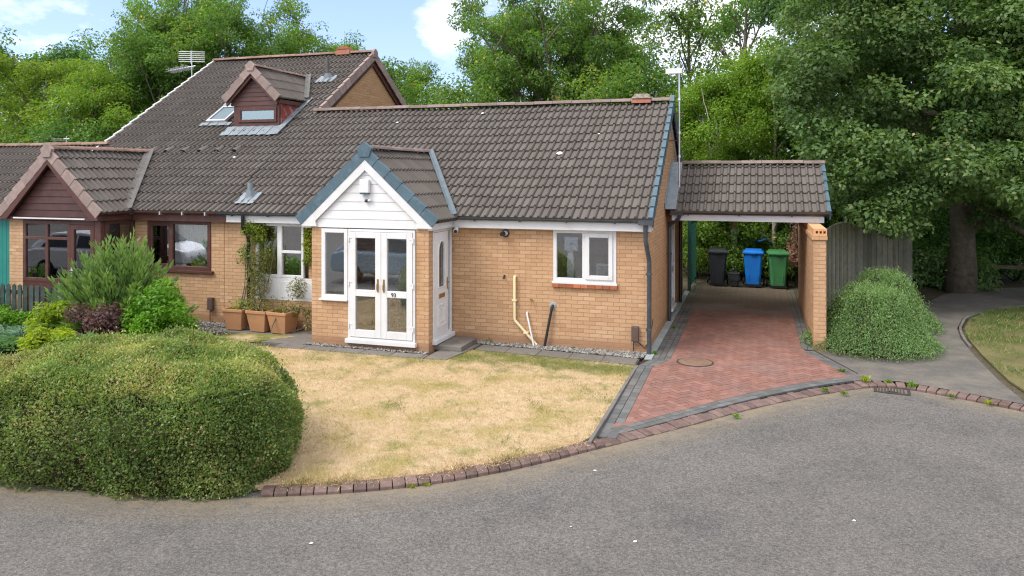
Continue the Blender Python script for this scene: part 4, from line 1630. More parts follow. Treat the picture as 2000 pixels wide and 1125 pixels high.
obj(mb, "lead_flashing", "lead", cr_)
CF = FRONT(16.78)
mb = MB()
CF.box(mb, CX0 + .01, CX1 - .06, 2.245, 2.43, -.02, .02)
CF.box(mb, CX0 + .01, CX1 - .06, 2.245, 2.27, -2.6, -.02)
CF.box(mb, CX0 + .01, CX1 - .06, 2.271, 2.43, -2.62, -2.6)
mb.prism([(CX1 - .06, 16.76, 2.245), (CX1 - .06, 19.4, 2.245), (CX1 - .06, 19.4, 2.46), (CX1 - .06, CR, cz(CR) - .08), (CX1 - .06, 16.76, 2.46)], (-.03, 0, 0))
obj(mb, "fascia", "white", CP)
mb = MB()
gutter(mb, (CX0 - .02, 16.76, 2.435), (CX1 + .06, 16.76, 2.435), (0, -1, 0))
brackets(mb, (CX0, 16.76, 2.435), (CX1, 16.76, 2.435), (0, -1, 0), 1.05)
mb.box(CX0 - .02, CX0 + .28, 16.63, 16.76, 2.36, 2.44)
mb.tube([(CX0 + .2, 16.70, 2.38), (CX0 + .16, 16.72, 2.28), (CX0 - .03, 16.9, 2.16), (CX0 - .05, 16.94, 2.1)], .038, 10)
obj(mb, "gutter", "anthracite", CP)
mb = MB()
CW = SIDE(1.03)
mb.box(1.03, 1.25, 15.08, 20.3, -.1, 2.03)
cw = obj(mb, "side_wall", "brick", CP, uv=True)
mb = MB()
k = 0
y = 15.05
while y < 20.2:
    mb.box(1.0, 1.27, y, y + .108, 2.03, 2.105, random.random())
    y += .112
obj(mb, "soldier_course", "brick_side", cw, uv=True, bevel=.003)
# coping bricks with open cores to the front
mb = MB()
zc0, zc1 = 2.105, 2.235
for (a, b, c, d_) in ((1.03, 1.068, zc0, zc1), (1.108, 1.134, zc0, zc1), (1.174, 1.20, zc0, zc1), (1.24, 1.262, zc0, zc1)):
    mb.box(a, b, 15.07, 15.18, c, d_, .4)
for (a, b) in ((1.068, 1.108), (1.134, 1.174), (1.20, 1.24)):
    mb.box(a, b, 15.07, 15.18, zc0, zc0 + .042, .4)
    mb.box(a, b, 15.07, 15.18, zc1 - .042, zc1, .4)
y = 15.183
while y < 20.2:
    mb.box(1.03, 1.262, y, y + .107, zc0, zc1, random.random())
    y += .112
M["coping"] = weathered("orange_coping_brick", (0.60, 0.32, 0.155), 0.8, 0.1, 14, tv=0.12, bmp=0.25)
obj(mb, "coping", "coping", cw, bevel=.003)

# ------------------------------------------------------------------ the neighbour's taller house, joined at the left
B = thing("semi_detached_house", "taller adjoining brick house with dormer, roof window and brown boarded gable porch", "house", (-13.5, 13.78, 0))
NX0, NX1, NRY = -16.7, -11.0, 20.4
NRZ = roofz(NRY)
mb = MB()
wall(mb, F, -16.05, -11.01, -.1, 2.40, .12, [(-13.08, -11.36, 1.09, 2.215), (-15.5, -13.5, 0.1, 2.2)])
obj(mb, "front_wall", "brick", B, uv=True)
mb = MB()
g0 = RY - .6
mb.prism([(NX1, g0, roofz(g0) - .3), (NX1, 2 * NRY - g0, roofz(g0) - .3), (NX1, 2 * NRY - g0, roofz(g0) - .12), (NX1, NRY, NRZ - .12), (NX1, g0, roofz(g0) - .12)], (-.12, 0, 0))
obj(mb, "gable_wall", "brick_side", B, uv=True)
mb = MB()
mb.box(NX0, NX0 + .12, 13.9, 24, -.1, 2.4)
mb.prism([(NX0, 13.78, 2.4), (NX0, 24.5, 2.4), (NX0, 24.5, roofz(16.3) - .12), (NX0, NRY, NRZ - .12), (NX0, 13.78, roofz(13.78) - .12)], (.12, 0, 0))
mb.box(NX0 + .12, NX1 - .01, 24, 24.12, -.1, 4.2)
obj(mb, "rear_wall", "brick_side", B, uv=True)
mb = MB()
mb.box(NX0 + .12, NX1 - .02, 13.9, 17, 2.36, 2.40)
mb.box(NX0 + .12, NX1 - .02, 13.9, 17, -.05, 0.02)
mb.box(NX0 + .12, NX1 - .02, 17, 17.1, .02, 2.36)
mb.box(-13.44, -13.36, 13.9, 17, .02, 2.36)
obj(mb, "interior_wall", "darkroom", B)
mb = MB()
nl = Vector((0, NRY - EY, NRZ - EZ)).length
nl_low = Vector((0, RY - EY, RZ - EZ)).length
tiles(mb, (NX0, EY, EZ), (1, 0, 0), (0, 1, SL), NX1 - NX0 - .002, nl_low)
p = Vector((NX0, EY, EZ)) + SV * (math.floor(nl_low / .345) * .345)
tiles(mb, p, (1, 0, 0), (0, 1, SL), NX1 + .10 - NX0, nl - math.floor(nl_low / .345) * .345)
NR = obj(mb, "roof", "tile", B)
mb = MB()
by = 2 * NRY - 16.2
tiles(mb, (NX1 + .10, by, roofz(16.2)), (-1, 0, 0), (0, -1, SL), NX1 + .10 - NX0, Vector((0, NRY - 16.2, NRZ - roofz(16.2))).length)
obj(mb, "rear_roof", "tile", NR)
mb = MB()
ridge_caps(mb, (NX0 + .02, NRY, NRZ + .06), (NX1 + .09, NRY, NRZ + .06), .12)
obj(mb, "ridge_tiles", "mossridge", NR, smooth=True, auto=40)
mb = MB()
vs0 = RY - .1
verge_units(mb, (NX1 + .10, vs0, roofz(vs0)), (0, 1, SL), Vector((0, NRY - vs0, NRZ - roofz(vs0))).length, (1, 0, 0), drop=.16)
verge_units(mb, (NX1 + .10, 2 * NRY - vs0, roofz(vs0)), (0, -1, SL), Vector((0, NRY - vs0, NRZ - roofz(vs0))).length, (1, 0, 0), drop=.16)
mb.prism([(NX1 + .15, NRY - .15, NRZ - .12), (NX1 + .15, NRY + .15, NRZ - .12), (NX1 + .15, NRY + .13, NRZ + .06), (NX1 + .15, NRY, NRZ + .15), (NX1 + .15, NRY - .13, NRZ + .06)], (-.08, 0, 0))
obj(mb, "verge_tiles", "vergebrown", NR)
M["whitetrim"] = weathered("white_verge_trim", (0.70, 0.70, 0.68), 0.6, 0.05, 6)
mb = MB()
verge_units(mb, (NX0, EY, EZ), (0, 1, SL), nl, (-1, 0, 0), drop=.12, inset=.02)
obj(mb, "verge_trim", "whitetrim", NR)
mb = MB()
for sgn, y0 in ((1, vs0), (-1, 2 * NRY - vs0)):
    mb.fbox((NX1 + .001, y0, roofz(vs0) - .36), Vector((0, sgn, SL)) * (NRY - vs0), (0, 0, .25), (.06, 0, 0))
obj(mb, "bargeboard", "brown", B)
mb = MB()
vx = -11.9
mb.prism([(vx - .24, NRY - .17, NRZ), (vx + .24, NRY - .17, NRZ), (vx + .2, NRY - .13, NRZ + .17), (vx - .2, NRY - .13, NRZ + .17)], (0, .3, 0))
rv = obj(mb, "ridge_vent", "terracotta", NR)
mb = MB()
mb.prism([(vx - .2, NRY - .15, NRZ + .17), (vx + .2, NRY - .15, NRZ + .17), (vx + .14, NRY - .13, NRZ + .25), (vx - .14, NRY - .13, NRZ + .25)], (0, .3, 0))
obj(mb, "vent_cap", "brick_red", rv)
soil_vent(NR, -11.62, 18.95, .62, .2)
# a row of hooded vent tiles
for i in range(7):
    x = -15.25 + i * .513
    y = 15.62
    mb = MB()
    up = Vector((0, -SL, 1)).normalized()
    p = Vector((x, y, roofz(y))) + up * .05
    vs = []
    for (s, w_, h_) in ((0, .085, .075), (.12, .075, .06), (.3, .03, .012)):
        for k in range(7):
            an = math.pi * k / 6
            vs.append(p + SV * s + Vector((math.cos(an) * w_, 0, 0)) + up * (math.sin(an) * h_ - .01))
    fs = []
    for r_ in range(2):
        for k in range(6):
            fs.append((r_ * 7 + k, r_ * 7 + k + 1, (r_ + 1) * 7 + k + 1, (r_ + 1) * 7 + k))
    mb.add(vs, fs, .6)
    vt = obj(mb, "vent_tile", "tile", NR, smooth=True)
    mb = MB()
    mb.poly([p + SV * .015 + Vector((math.cos(math.pi * k / 6) * .07, 0, 0)) + up * (math.sin(math.pi * k / 6) * .06 - .01) for k in range(7)])
    obj(mb, "vent_mouth", "black", vt)
# eaves and window on the ground floor
mb = MB()
F.box(mb, -13.40, -10.84, 2.215, 2.42, .0, .165)
obj(mb, "fascia", "brown", B)
mb = MB()
ga, gb = (-13.45, 13.615, 2.425), (-11.03, 13.615, 2.425)
gutter(mb, ga, gb, (0, -1, 0))
ng = obj(mb, "gutter", "brown", B)
mb = MB()
for x in (-13.32, -12.5, -11.9, -11.3):
    mb = MB()
    mb.box(x, x + .03, 13.48, 13.61, 2.355, 2.43)
    obj(mb, "gutter_bracket", "alu", ng)
W = MB()
F.frame(W, -13.08, -11.36, 1.12, 2.215, .085, -.06, .02)
F.box(W, -12.46, -12.38, 1.205, 2.13, -.06, .02)
F.frame(W, -12.995, -12.46, 1.205, 2.13, .04, -.05, .012)
F.box(W, -13.14, -11.28, 1.065, 1.12, -.06, .075)
nw = obj(W, "window", "brown", B, bevel=.004)
pane(F, -12.955, -12.50, 1.245, 2.09, -.015, nw)
pane(F, -12.38, -11.445, 1.205, 2.13, -.02, nw)
# dormer
DF = FRONT(16.62)
dx0, dx1, dzb, dze = -12.98, -11.60, 4.47, 5.05
DAX, DAZ, DHW = -12.36, 6.03, .84
DPS = (DAZ - 5.20) / DHW
dr_ = MB()
DF.box(dr_, dx0, -12.84, dzb - .1, 5.02, -.06, 0)
DF.box(dr_, -11.66, dx1, dzb - .1, 5.02, -.06, 0)
DF.box(dr_, -12.84, -11.66, dzb - .1, 4.58, -.06, 0)
DF.box(dr_, -12.84, -11.66, 4.97, 5.02, -.06, .01)
dm = obj(dr_, "dormer", "brown", B)
mb = MB()
zb = 5.02
while zb < DAZ - .2:
    z1 = min(zb + .115, DAZ - .1)
    h0, h1 = (DAZ - .1 - zb) / DPS, (DAZ - .1 - z1) / DPS
    h0, h1 = min(h0, .70), min(h1, .70)
    y0, y1 = 16.60, 16.612
    mb.add([(DAX - h0, y0, zb + .004), (DAX + h0, y0, zb + .004), (DAX + h1, y1, z1), (DAX - h1, y1, z1), (DAX - h0, 16.66, zb + .004), (DAX + h0, 16.66, zb + .004), (DAX + h1, 16.66, z1), (DAX - h1, 16.66, z1)],
           [(0, 1, 2, 3), (4, 7, 6, 5), (0, 4, 5, 1), (3, 2, 6, 7), (0, 3, 7, 4), (1, 5, 6, 2)])
    zb += .115
obj(mb, "cladding", "brownclad", dm)
mb = MB()
mb.prism([(dx1, 16.66, dzb - .1), (dx1, 18.2, 5.35), (dx1, 18.2, 5.10), (dx1, 16.66, 5.10)], (-.06, 0, 0))
obj(mb, "cheek", "redpaint", dm)
mb = MB()
mb.prism([(dx0, 16.66, dzb - .1), (dx0, 18.2, 5.35), (dx0, 18.2, 5.10), (dx0, 16.66, 5.10)], (.06, 0, 0))
obj(mb, "cheek", "redpaint", dm)
mb = MB()
DF.frame(mb, -12.83, -11.67, 4.59, 4.965, .075, -.03, .03)
dw = obj(mb, "window", "brown", dm, bevel=.005)
pane(DF, -12.755, -11.745, 4.665, 4.89, .0, dm, "skyglass")
mb = MB()
for sg in (-1, 1):
    top = Vector((DAX, 16.50, DAZ - .05))
    bot = Vector((DAX + sg * (DHW - .05), 16.50, DAZ - .05 - (DHW - .05) * DPS))
    mb.prism([top, bot, bot + Vector((-sg * .03, 0, -.19)), top + Vector((0, 0, -.24))], (0, .05, 0))
mb.box(dx1 + .002, dx1 + .06, 16.56, 18.0, 5.06, 5.16)
obj(mb, "bargeboard", "brown", dm)
mb = MB()
dl = math.hypot(DHW, DAZ - 5.20)
tiles(mb, (DAX + DHW, 16.48, 5.20), (0, 1, 0), (-1, 0, DPS), 2.75, dl, course=.36, pitch=.1, roll=.03, lift=.02)
tiles(mb, (DAX - DHW, 19.23, 5.20), (0, -1, 0), (1, 0, DPS), 2.75, dl, course=.36, pitch=.1, roll=.03, lift=.02)
obj(mb, "dormer_roof", "tile", dm)
mb = MB()
ridge_caps(mb, (DAX, 16.50, DAZ + .03), (DAX, EY + (DAZ - EZ) / SL, DAZ + .03), .09)
obj(mb, "ridge_tiles", "mossridge", dm, smooth=True, auto=40)
mb = MB()
for sg in (-1, 1):
    verge_units(mb, (DAX + sg * DHW, 16.48, 5.20), (-sg, 0, DPS), dl, (0, -1, 0), drop=.13, inset=.03, unit_l=.36)
mb.prism([(DAX - .09, 16.43, DAZ - .12), (DAX + .09, 16.43, DAZ - .12), (DAX + .14, 16.43, DAZ + .02), (DAX, 16.43, DAZ + .13), (DAX - .14, 16.43, DAZ + .02)], (0, .08, 0))
obj(mb, "verge_tiles", "vergebrown", dm)
mb = MB()
up = Vector((0, -SL, 1)).normalized()
for i in range(12):
    u0 = dx0 - .18 + i * (dx1 - dx0 + .3) / 12
    y = 16.28
    mb.fbox(Vector((u0, y, roofz(y))) + up * (.055 + (.012 if i % 2 else 0)), ((dx1 - dx0 + .3) / 12, 0, 0), SV * .44, up * .008)
mb.box(dx0, dx1, 16.59, 16.618, dzb - .12, dzb + .02)
obj(mb, "apron_flashing", "lead", dm)
mb = MB()
mb.fbox(Vector((dx1 + .01, 16.3, roofz(16.3))) + up * .06, (.17, 0, 0), SV * 1.95, up * .012)
obj(mb, "side_flashing", "lead", dm)
mb = MB()
valley(mb, (DAX + DHW - .03, EY + (5.20 - EZ) / SL - .05, 5.22), (DAX + .02, EY + (DAZ - EZ) / SL, DAZ + .02), .14)
obj(mb, "valley_flashing", "leadold", dm)
# roof window
mb = MB()
up = Vector((0, -SL, 1)).normalized()
y0 = 16.86
p = Vector((-14.02, y0, roofz(y0))) + up * .06
wU, wV = .62, .86
for (a, b, c, d_) in ((0, .06, 0, wV), (wU - .06, wU, 0, wV), (.06, wU - .06, 0, .07), (.06, wU - .06, wV - .09, wV)):
    mb.fbox(p + Vector((a, 0, 0)) + SV * c, (b - a, 0, 0), SV * (d_ - c), up * .075)
rw = obj(mb, "roof_window", "alu", NR, bevel=.006)
mb = MB()
mb.fbox(p + Vector((.06, 0, 0)) + SV * .07 + up * .045, (wU - .12, 0, 0), SV * (wV - .16), up * .008)
obj(mb, "pane", "skyglass", rw)
mb = MB()
for i in range(7):
    mb.fbox(p + Vector((-.16 + i * .14, 0, 0)) - SV * .16 + up * (.0 + (.012 if i % 2 else 0)), (.14, 0, 0), SV * .17, up * .008)
obj(mb, "apron", "lead", rw)
mb = MB()
mb.fbox(p + Vector((-.02, 0, 0)) + SV * wV, (wU + .04, 0, 0), SV * .12, up * .085)
obj(mb, "flashing", "lead", rw)

# ---- the neighbour's gabled porch
NAX, NAZ, NHW, NPS = -14.76, 3.78, 1.46, .94
NF = FRONT(12.82)
NS = SIDE(-13.44)
mb = MB()
wall(mb, NF, -16.06, -15.66, -.1, 2.24, .11)
wall(mb, SIDE(-15.95), 12.93, 13.78, -.1, 2.24, .11)
obj(mb, "porch_wall", "brick", B, uv=True)
W = MB()
NF.frame(W, -15.66, -14.29, .86, 2.22, .08, -.07, .0)
NF.box(W, -15.0, -14.93, .94, 2.14, -.07, 0)
for (a, b) in ((-15.58, -15.0), (-14.93, -14.37)):
    NF.box(W, a, b, 1.80, 1.86, -.07, 0)
NF.box(W, -15.66, -14.29, .05, .86, -.07, -.01)
npw = obj(W, "porch_window", "brown", B, bevel=.004)
for (a, b) in ((-15.58, -15.0), (-14.93, -14.37)):
    pane(NF, a, b, .94, 1.80, -.03, npw)
    pane(NF, a, b, 1.86, 2.14, -.03, npw)
W = MB()
NF.frame(W, -14.28, -13.62, .05, 2.14, .10, -.06, .005)
NF.box(W, -14.18, -13.72, .85, .97, -.06, .005)
NF.box(W, -14.18, -13.72, .15, .85, -.05, -.01)
nd = obj(W, "front_door", "brown", B, bevel=.004)
pane(NF, -14.18, -13.72, .97, 2.04, -.03, nd)
mb = MB()
NF.box(mb, -14.255, -14.215, 1.0, 1.25, .005, .015)
mb.tube([NF.p(-14.235, 1.15, .01), NF.p(-14.235, 1.15, .06), NF.p(-14.12, 1.15, .065)], .012, 8)
obj(mb, "handle", "alu", nd, smooth=True, auto=40)
W = MB()
NF.box(W, -13.61, -13.44, .0, 2.24, -.1, .0)
NF.box(W, -14.28, -13.62, 2.145, 2.24, -.07, .0)
NS.box(W, 12.93, 13.06, .0, 2.24, -.1, 0)
NS.box(W, 13.70, 13.779, .0, 2.24, -.1, 0)
NS.box(W, 13.06, 13.70, .0, .9, -.09, -.01)
NS.box(W, 13.06, 13.70, 1.70, 1.78, -.08, 0)
NS.box(W, 13.06, 13.70, 2.16, 2.24, -.08, 0)
nsf = obj(W, "porch_post_frame", "brown", B, bevel=.004)
pane(NS, 13.06, 13.70, .9, 1.70, -.04, nsf)
pane(NS, 13.06, 13.70, 1.78, 2.16, -.04, nsf)
mb = MB()
zb = 2.30
while zb < NAZ - .3:
    z1 = min(zb + .15, NAZ - .2)
    h0, h1 = min((NAZ - .2 - zb) / NPS, 1.3), min((NAZ - .2 - z1) / NPS, 1.3)
    mb.add([(NAX - h0, 12.80, zb + .006), (NAX + h0, 12.80, zb + .006), (NAX + h1, 12.815, z1), (NAX - h1, 12.815, z1), (NAX - h0, 12.85, zb + .006), (NAX + h0, 12.85, zb + .006), (NAX + h1, 12.85, z1), (NAX - h1, 12.85, z1)],
           [(0, 1, 2, 3), (4, 7, 6, 5), (0, 4, 5, 1), (3, 2, 6, 7), (0, 3, 7, 4), (1, 5, 6, 2)])
    zb += .15
obj(mb, "porch_gable_cladding", "brownclad", B)
mb = MB()
for sg in (-1, 1):
    top = Vector((NAX, 12.66, NAZ - .05))
    bot = Vector((NAX + sg * (NHW - .06), 12.66, NAZ - .05 - (NHW - .06) * NPS))
    mb.prism([top, bot, bot + Vector((0, 0, -.16)), bot + Vector((-sg * .2, 0, -.16)), top + Vector((0, 0, -.27))], (0, .06, 0))
NF.box(mb, -16.2, -13.36, 2.24, 2.30, -.05, .10)
mb.box(-13.44, -13.36, 12.72, 13.61, 2.24, 2.40)
obj(mb, "porch_bargeboard", "brown", B)
mb = MB()
NF.box(mb, -15.8, -13.75, 2.262, 2.29, .101, .125)
obj(mb, "awning_rail", "white", B)
NVY = 13.55 + (NAZ - EZ) / SL + .25
mb = MB()
nsl = math.hypot(NHW, NHW * NPS)
nez = NAZ - NHW * NPS
tiles(mb, (NAX + NHW, 12.70, nez), (0, 1, 0), (-1, 0, NPS), NVY - 12.7, nsl)
NPR = obj(mb, "porch_roof", "tile", B)
mb = MB()
tiles(mb, (NAX - NHW, NVY, nez), (0, -1, 0), (1, 0, NPS), NVY - 12.7, nsl)
obj(mb, "porch_roof_far_slope", "tile", NPR)
mb = MB()
ridge_caps(mb, (NAX, 12.72, NAZ + .05), (NAX, 15.7, NAZ + .05), .105)
obj(mb, "ridge_tiles", "mossridge", NPR, smooth=True, auto=40)
mb = MB()
for sg in (-1, 1):
    verge_units(mb, (NAX + sg * NHW, 12.68, nez), (-sg, 0, NPS), nsl, (0, -1, 0), drop=.15, inset=.03)
mb.prism([(NAX - .11, 12.62, NAZ - .16), (NAX + .11, 12.62, NAZ - .16), (NAX + .16, 12.62, NAZ + .02), (NAX, 12.62, NAZ + .16), (NAX - .16, 12.62, NAZ + .02)], (0, .09, 0))
obj(mb, "verge_tiles", "vergebrown", NPR, bevel=.004)
mb = MB()
valley(mb, (NAX + NHW - .02, EY - .12, EZ - .03), (NAX + .03, EY + (NAZ - EZ) / SL - .04, NAZ), .2)
valley(mb, (NAX - NHW + .02, EY - .12, EZ - .03), (NAX - .03, EY + (NAZ - EZ) / SL - .04, NAZ), .2)
obj(mb, "valley_flashing", "leadold", NPR)
mb = MB()
gutter(mb, (-13.345, 12.74, 2.42), (-13.345, 13.56, 2.42), (1, 0, 0), .05)
obj(mb, "porch_gutter", "brown", B)

# ------------------------------------------------------------------ garage at the far left
GA = thing("garage", "low tiled garage with teal boarded door beyond the brown gable porch", "garage", (-19.2, 13.7, 0))
mb = MB()
wall(mb, F, -23, -16.07, -.1, 2.40, .12, [(-19.4, -16.55, 0, 2.15)])
mb.box(-23, -22.88, 13.9, 18, -.1, 2.4)
mb.box(-22.88, -16.8, 17.9, 18, -.1, 2.4)
obj(mb, "wall", "brick", GA, uv=True)
mb = MB()
gy = 15.95
tiles(mb, (-23.2, EY, EZ + .03), (1, 0, 0), (0, 1, SL), 6.9, Vector((0, gy - EY, SL * (gy - EY))).length)
gr_ = obj(mb, "roof", "tile", GA)
mb = MB()
tiles(mb, (-16.72, 2 * gy - EY, EZ + .03), (-1, 0, 0), (0, -1, SL), 6.5, Vector((0, gy - EY, SL * (gy - EY))).length)
obj(mb, "rear_slope", "tile", gr_)
mb = MB()
ridge_caps(mb, (-23.2, gy, roofz(gy) + .08), (-16.4, gy, roofz(gy) + .08), .105)
obj(mb, "ridge_tiles", "mossridge", gr_, smooth=True, auto=40)
mb = MB()
for i in range(20):
    u = -19.4 + i * .1425
    F.box(mb, u + .003, u + .139, .02, 2.14, -.08, -.04 + random.uniform(0, .004))
obj(mb, "garage_door", "tealdoor", GA)
mb = MB()
F.box(mb, -23, -16.2, 2.2, 2.42, 0, .16)
obj(mb, "fascia", "brown", GA)

# ------------------------------------------------------------------ things fixed to the houses or standing about
def small(name, label, cat, mb, mat, origin, **k):
    g = k.pop("group", None)
    o = mb.build(name, M[mat], origin=origin, **k)
    return tag(o, label, cat, g)


# alarm box and cameras on the porch gable
mb = MB()
mb.prism([(-7.02, 12.62, 2.90), (-6.83, 12.62, 2.90), (-6.83, 12.62, 3.15), (-7.02, 12.62, 3.15)], (0, -.075, 0))
ab = small("alarm_box", "white burglar alarm box with dark base on the white porch gable", "alarm box", mb, "white", (-6.93, 12.62, 3.0), bevel=.012)
mb = MB()
mb.box(-7.015, -6.835, 12.55, 12.62, 2.875, 2.898)
M["strobe"] = weathered("dark_blue_lens", (0.03, 0.07, 0.13), 0.3, 0.05)
obj(mb, "strobe", "strobe", ab, bevel=.004)
mb = MB()
mb.lathe((-6.90, 12.6, 2.72), [(.0, .0), (.028, .008), (.034, .03), (.03, .055), (.0, .06)], 14)
cm = small("security_camera", "small black camera under the alarm box on the porch gable", "camera", mb, "black", (-6.9, 12.6, 2.75), smooth=True)
mb = MB()
mb.tube([(-6.87, 12.61, 2.755), (-6.80, 12.59, 2.765)], .02, 10)
obj(mb, "bracket", "white", cm)
mb = MB()
c0 = Vector((-5.50, 13.60, 2.20))
mb.tube([c0, c0 + Vector((.035, -.13, -.05))], [.042, .045], 14)
cm2 = small("security_camera", "white bullet camera in the corner where porch meets the main wall", "camera", mb, "white", tuple(c0), smooth=True, auto=40)
mb = MB()
mb.tube([c0 + Vector((.035, -.129, -.0495)), c0 + Vector((.0365, -.136, -.0525))], .036, 14)
obj(mb, "lens", "black", cm2)
mb = MB()
mb.tube([(-4.555, 13.78, 2.115), (-4.555, 13.765, 2.115)], .078, 20)
ft = small("flue_terminal", "round black boiler flue with pale ring on the brick wall", "flue", mb, "black", (-4.55, 13.77, 2.11), smooth=True, auto=40)
mb = MB()
mb.tube([(-4.55, 13.77, 2.12), (-4.56, 13.66, 2.115)], .048, 16)
obj(mb, "flue_ring", "white", ft, smooth=True, auto=40)
mb = MB()
mb.tube([(-4.56, 13.66, 2.115), (-4.575, 13.58, 2.11)], [.047, .038], 16)
obj(mb, "flue_cap", "black", ft, smooth=True, auto=40)

# loose-ended waste pipes
mb = MB()
mb.tube([(-4.36, 13.78, 1.30), (-4.36, 13.735, 1.295), (-4.36, 13.725, 1.26), (-4.36, 13.725, .50), (-4.345, 13.725, .46), (-3.92, 13.72, .03)], .027, 10)
wp = small("waste_pipe", "cream waste pipe with an elbow on the brick wall", "pipe", mb, "cream", (-4.36, 13.75, .7), smooth=True, auto=50)
for (x, z) in ((-4.36, .85), (-4.13, .245)):
    mb = MB()
    mb.box(x - .045, x + .045, 13.69, 13.78, z - .014, z + .014)
    obj(mb, "pipe_clip", "cream", wp)
mb = MB()
mb.tube([(-4.12, 13.78, .62), (-4.12, 13.74, .625), (-4.115, 13.73, .60), (-3.955, 13.66, .0)], .017, 8)
small("overflow_pipe", "thin white overflow pipe crossing the cream pipe by the gravel", "pipe", mb, "white", (-4.1, 13.74, .4), smooth=True, auto=50)
mb = MB()
mb.tube([(-3.615, 13.78, .78), (-3.62, 13.735, .77), (-3.63, 13.73, .73), (-3.76, 13.69, .02)], .026, 10)
bp = small("soil_pipe", "slanting black waste pipe with white mortar collar under the kitchen window", "pipe", mb, "black", (-3.65, 13.75, .5), smooth=True, auto=50)
mb = MB()
mb.lathe((0, 0, 0), [(.0, .0), (.07, .0), (.05, .012), (.0, .016)], 14)
mb.v = [(-3.615 + x, 13.779 - z, .785 + y) for x, y, z in mb.v]
obj(mb, "mortar_collar", "slabpale", bp)
mb = MB()
mb.tube([(-4.02, 13.78, .86), (-4.02, 13.70, .85), (-4.02, 13.69, .76)], .011, 8)
mb.box(-4.04, -4.00, 13.675, 13.70, .865, .90)
tp = small("outside_tap", "small yellow brass garden tap on the brick wall", "tap", mb, "brass", (-4.02, 13.74, .84))
mb = MB()
mb.tube([(-4.575, 13.78, 1.305), (-4.575, 13.74, 1.30), (-4.575, 13.735, 1.24)], .016, 8)
small("pipe_stub", "short dark pipe stub sticking out of the brickwork above the lawn", "pipe", mb, "black", (-4.575, 13.75, 1.28))
for (x, z0, lab) in ((-2.07, .22, "brown meter box low on the wall corner beside the driveway"), (-11.33, .28, "brown meter box on the neighbour's wall left of the planters")):
    mb = MB()
    mb.box(x - .065, x + .065, 13.69, 13.78, z0, z0 + .27)
    o = small("meter_box", lab, "meter box", mb, "meter", (x, 13.74, z0), bevel=.01, group="brown meter boxes on the front walls")
    mb = MB()
    mb.tube([(x - .03, 13.75, z0), (x - .03, 13.745, .0)], .009, 6)
    if x > -5:
        mb.tube([(x + .03, 13.74, z0), (x + .09, 13.76, z0 - .05), (-1.90, 13.765, z0 - .12), (-1.87, 13.765, z0 - .05)], .008, 6)
        mb.tube([(-1.845, 13.8, .22), (-1.845, 14.2, .36), (-1.845, 14.35, .38), (-1.845, 14.5, .5)], .006, 6)
    obj(mb, "cable", "black", o)

# paper and ironing board behind the kitchen window
mb = MB()
F.box(mb, -3.405, -3.15, 1.82, 2.075, -.035, -.033)
pp = small("window_notice", "pale blue printed sheet taped inside the left kitchen pane", "notice", mb, "paper", (-3.28, 13.815, 1.95))
mb = MB()
for (a, b, c, d_) in ((-3.31, -3.25, 1.925, 1.975), (-3.29, -3.20, 2.05, 2.062), (-3.39, -3.375, 2.03, 2.05), (-3.395, -3.38, 1.88, 1.895), (-3.33, -3.29, 1.915, 1.925)):
    F.box(mb, a, b, c, d_, -.0328, -.0318)
obj(mb, "print", "pblue", pp)
mb = MB()
for (a, b, c, d_) in ((-3.36, -3.22, 2.00, 2.012), (-3.36, -3.27, 1.865, 1.875), (-3.25, -3.19, 1.93, 1.945)):
    F.box(mb, a, b, c, d_, -.0328, -.0318)
obj(mb, "print", "ppink", pp)
mb = MB()
pts = []
for i in range(15):
    t = i / 14
    wd = .05 + .10 * math.sin(math.pi * min(1, max(0, (t - .05) * 1.1))) ** .7
    pts.append((t, wd))
ring = [(-3.33 - w_ * .45, .75 + 1.3 * t) for t, w_ in pts] + [(-3.33 + w_ * .45, .75 + 1.3 * t) for t, w_ in pts[::-1]]
mb.prism([(x, 14.02 + (z - .75) * -.05, z) for x, z in ring], (0, .03, 0))
ib = small("ironing_board", "upright cream ironing board behind the left kitchen pane", "ironing board", mb, "fabric", (-3.33, 14.0, .02))
mb = MB()
mb.tube([(-3.28, 14.08, .02), (-3.2, 14.06, 1.3)], .012, 6)
mb.tube([(-3.2, 14.08, .02), (-3.27, 14.06, 1.4)], .012, 6)
obj(mb, "leg", "alu", ib)
mb = MB()
F.frame(mb, -2.86, -2.56, 1.10, 1.56, .035, -.33, -.30)
fb = small("reflection_board", "white framed board added behind the right kitchen pane to stand for a reflection", "board", mb, "white", (-2.7, 14.1, 1.1))  # board added indoors in place of a reflection in the glass
mb = MB()
F.box(mb, -2.825, -2.595, 1.135, 1.525, -.325, -.315)
obj(mb, "panel", "slabpale", fb)
# white cabinet in the porch
mb = MB()
mb.box(-7.95, -7.38, 13.15, 13.7, .08, 1.10)
cb = small("cabinet", "white cabinet with wooden top inside the porch left window", "cabinet", mb, "white", (-7.6, 13.4, .08), bevel=.004)
mb = MB()
mb.box(-7.96, -7.36, 13.12, 13.72, 1.10, 1.14)
obj(mb, "top", "wood", cb)
mb = MB()
mb.box(-7.1, -6.6, 13.735, 13.78, .08, 2.1)
small("inner_door", "white inner door seen through the french doors of the porch", "door", mb, "white", (-6.85, 13.76, .08), bevel=.004)

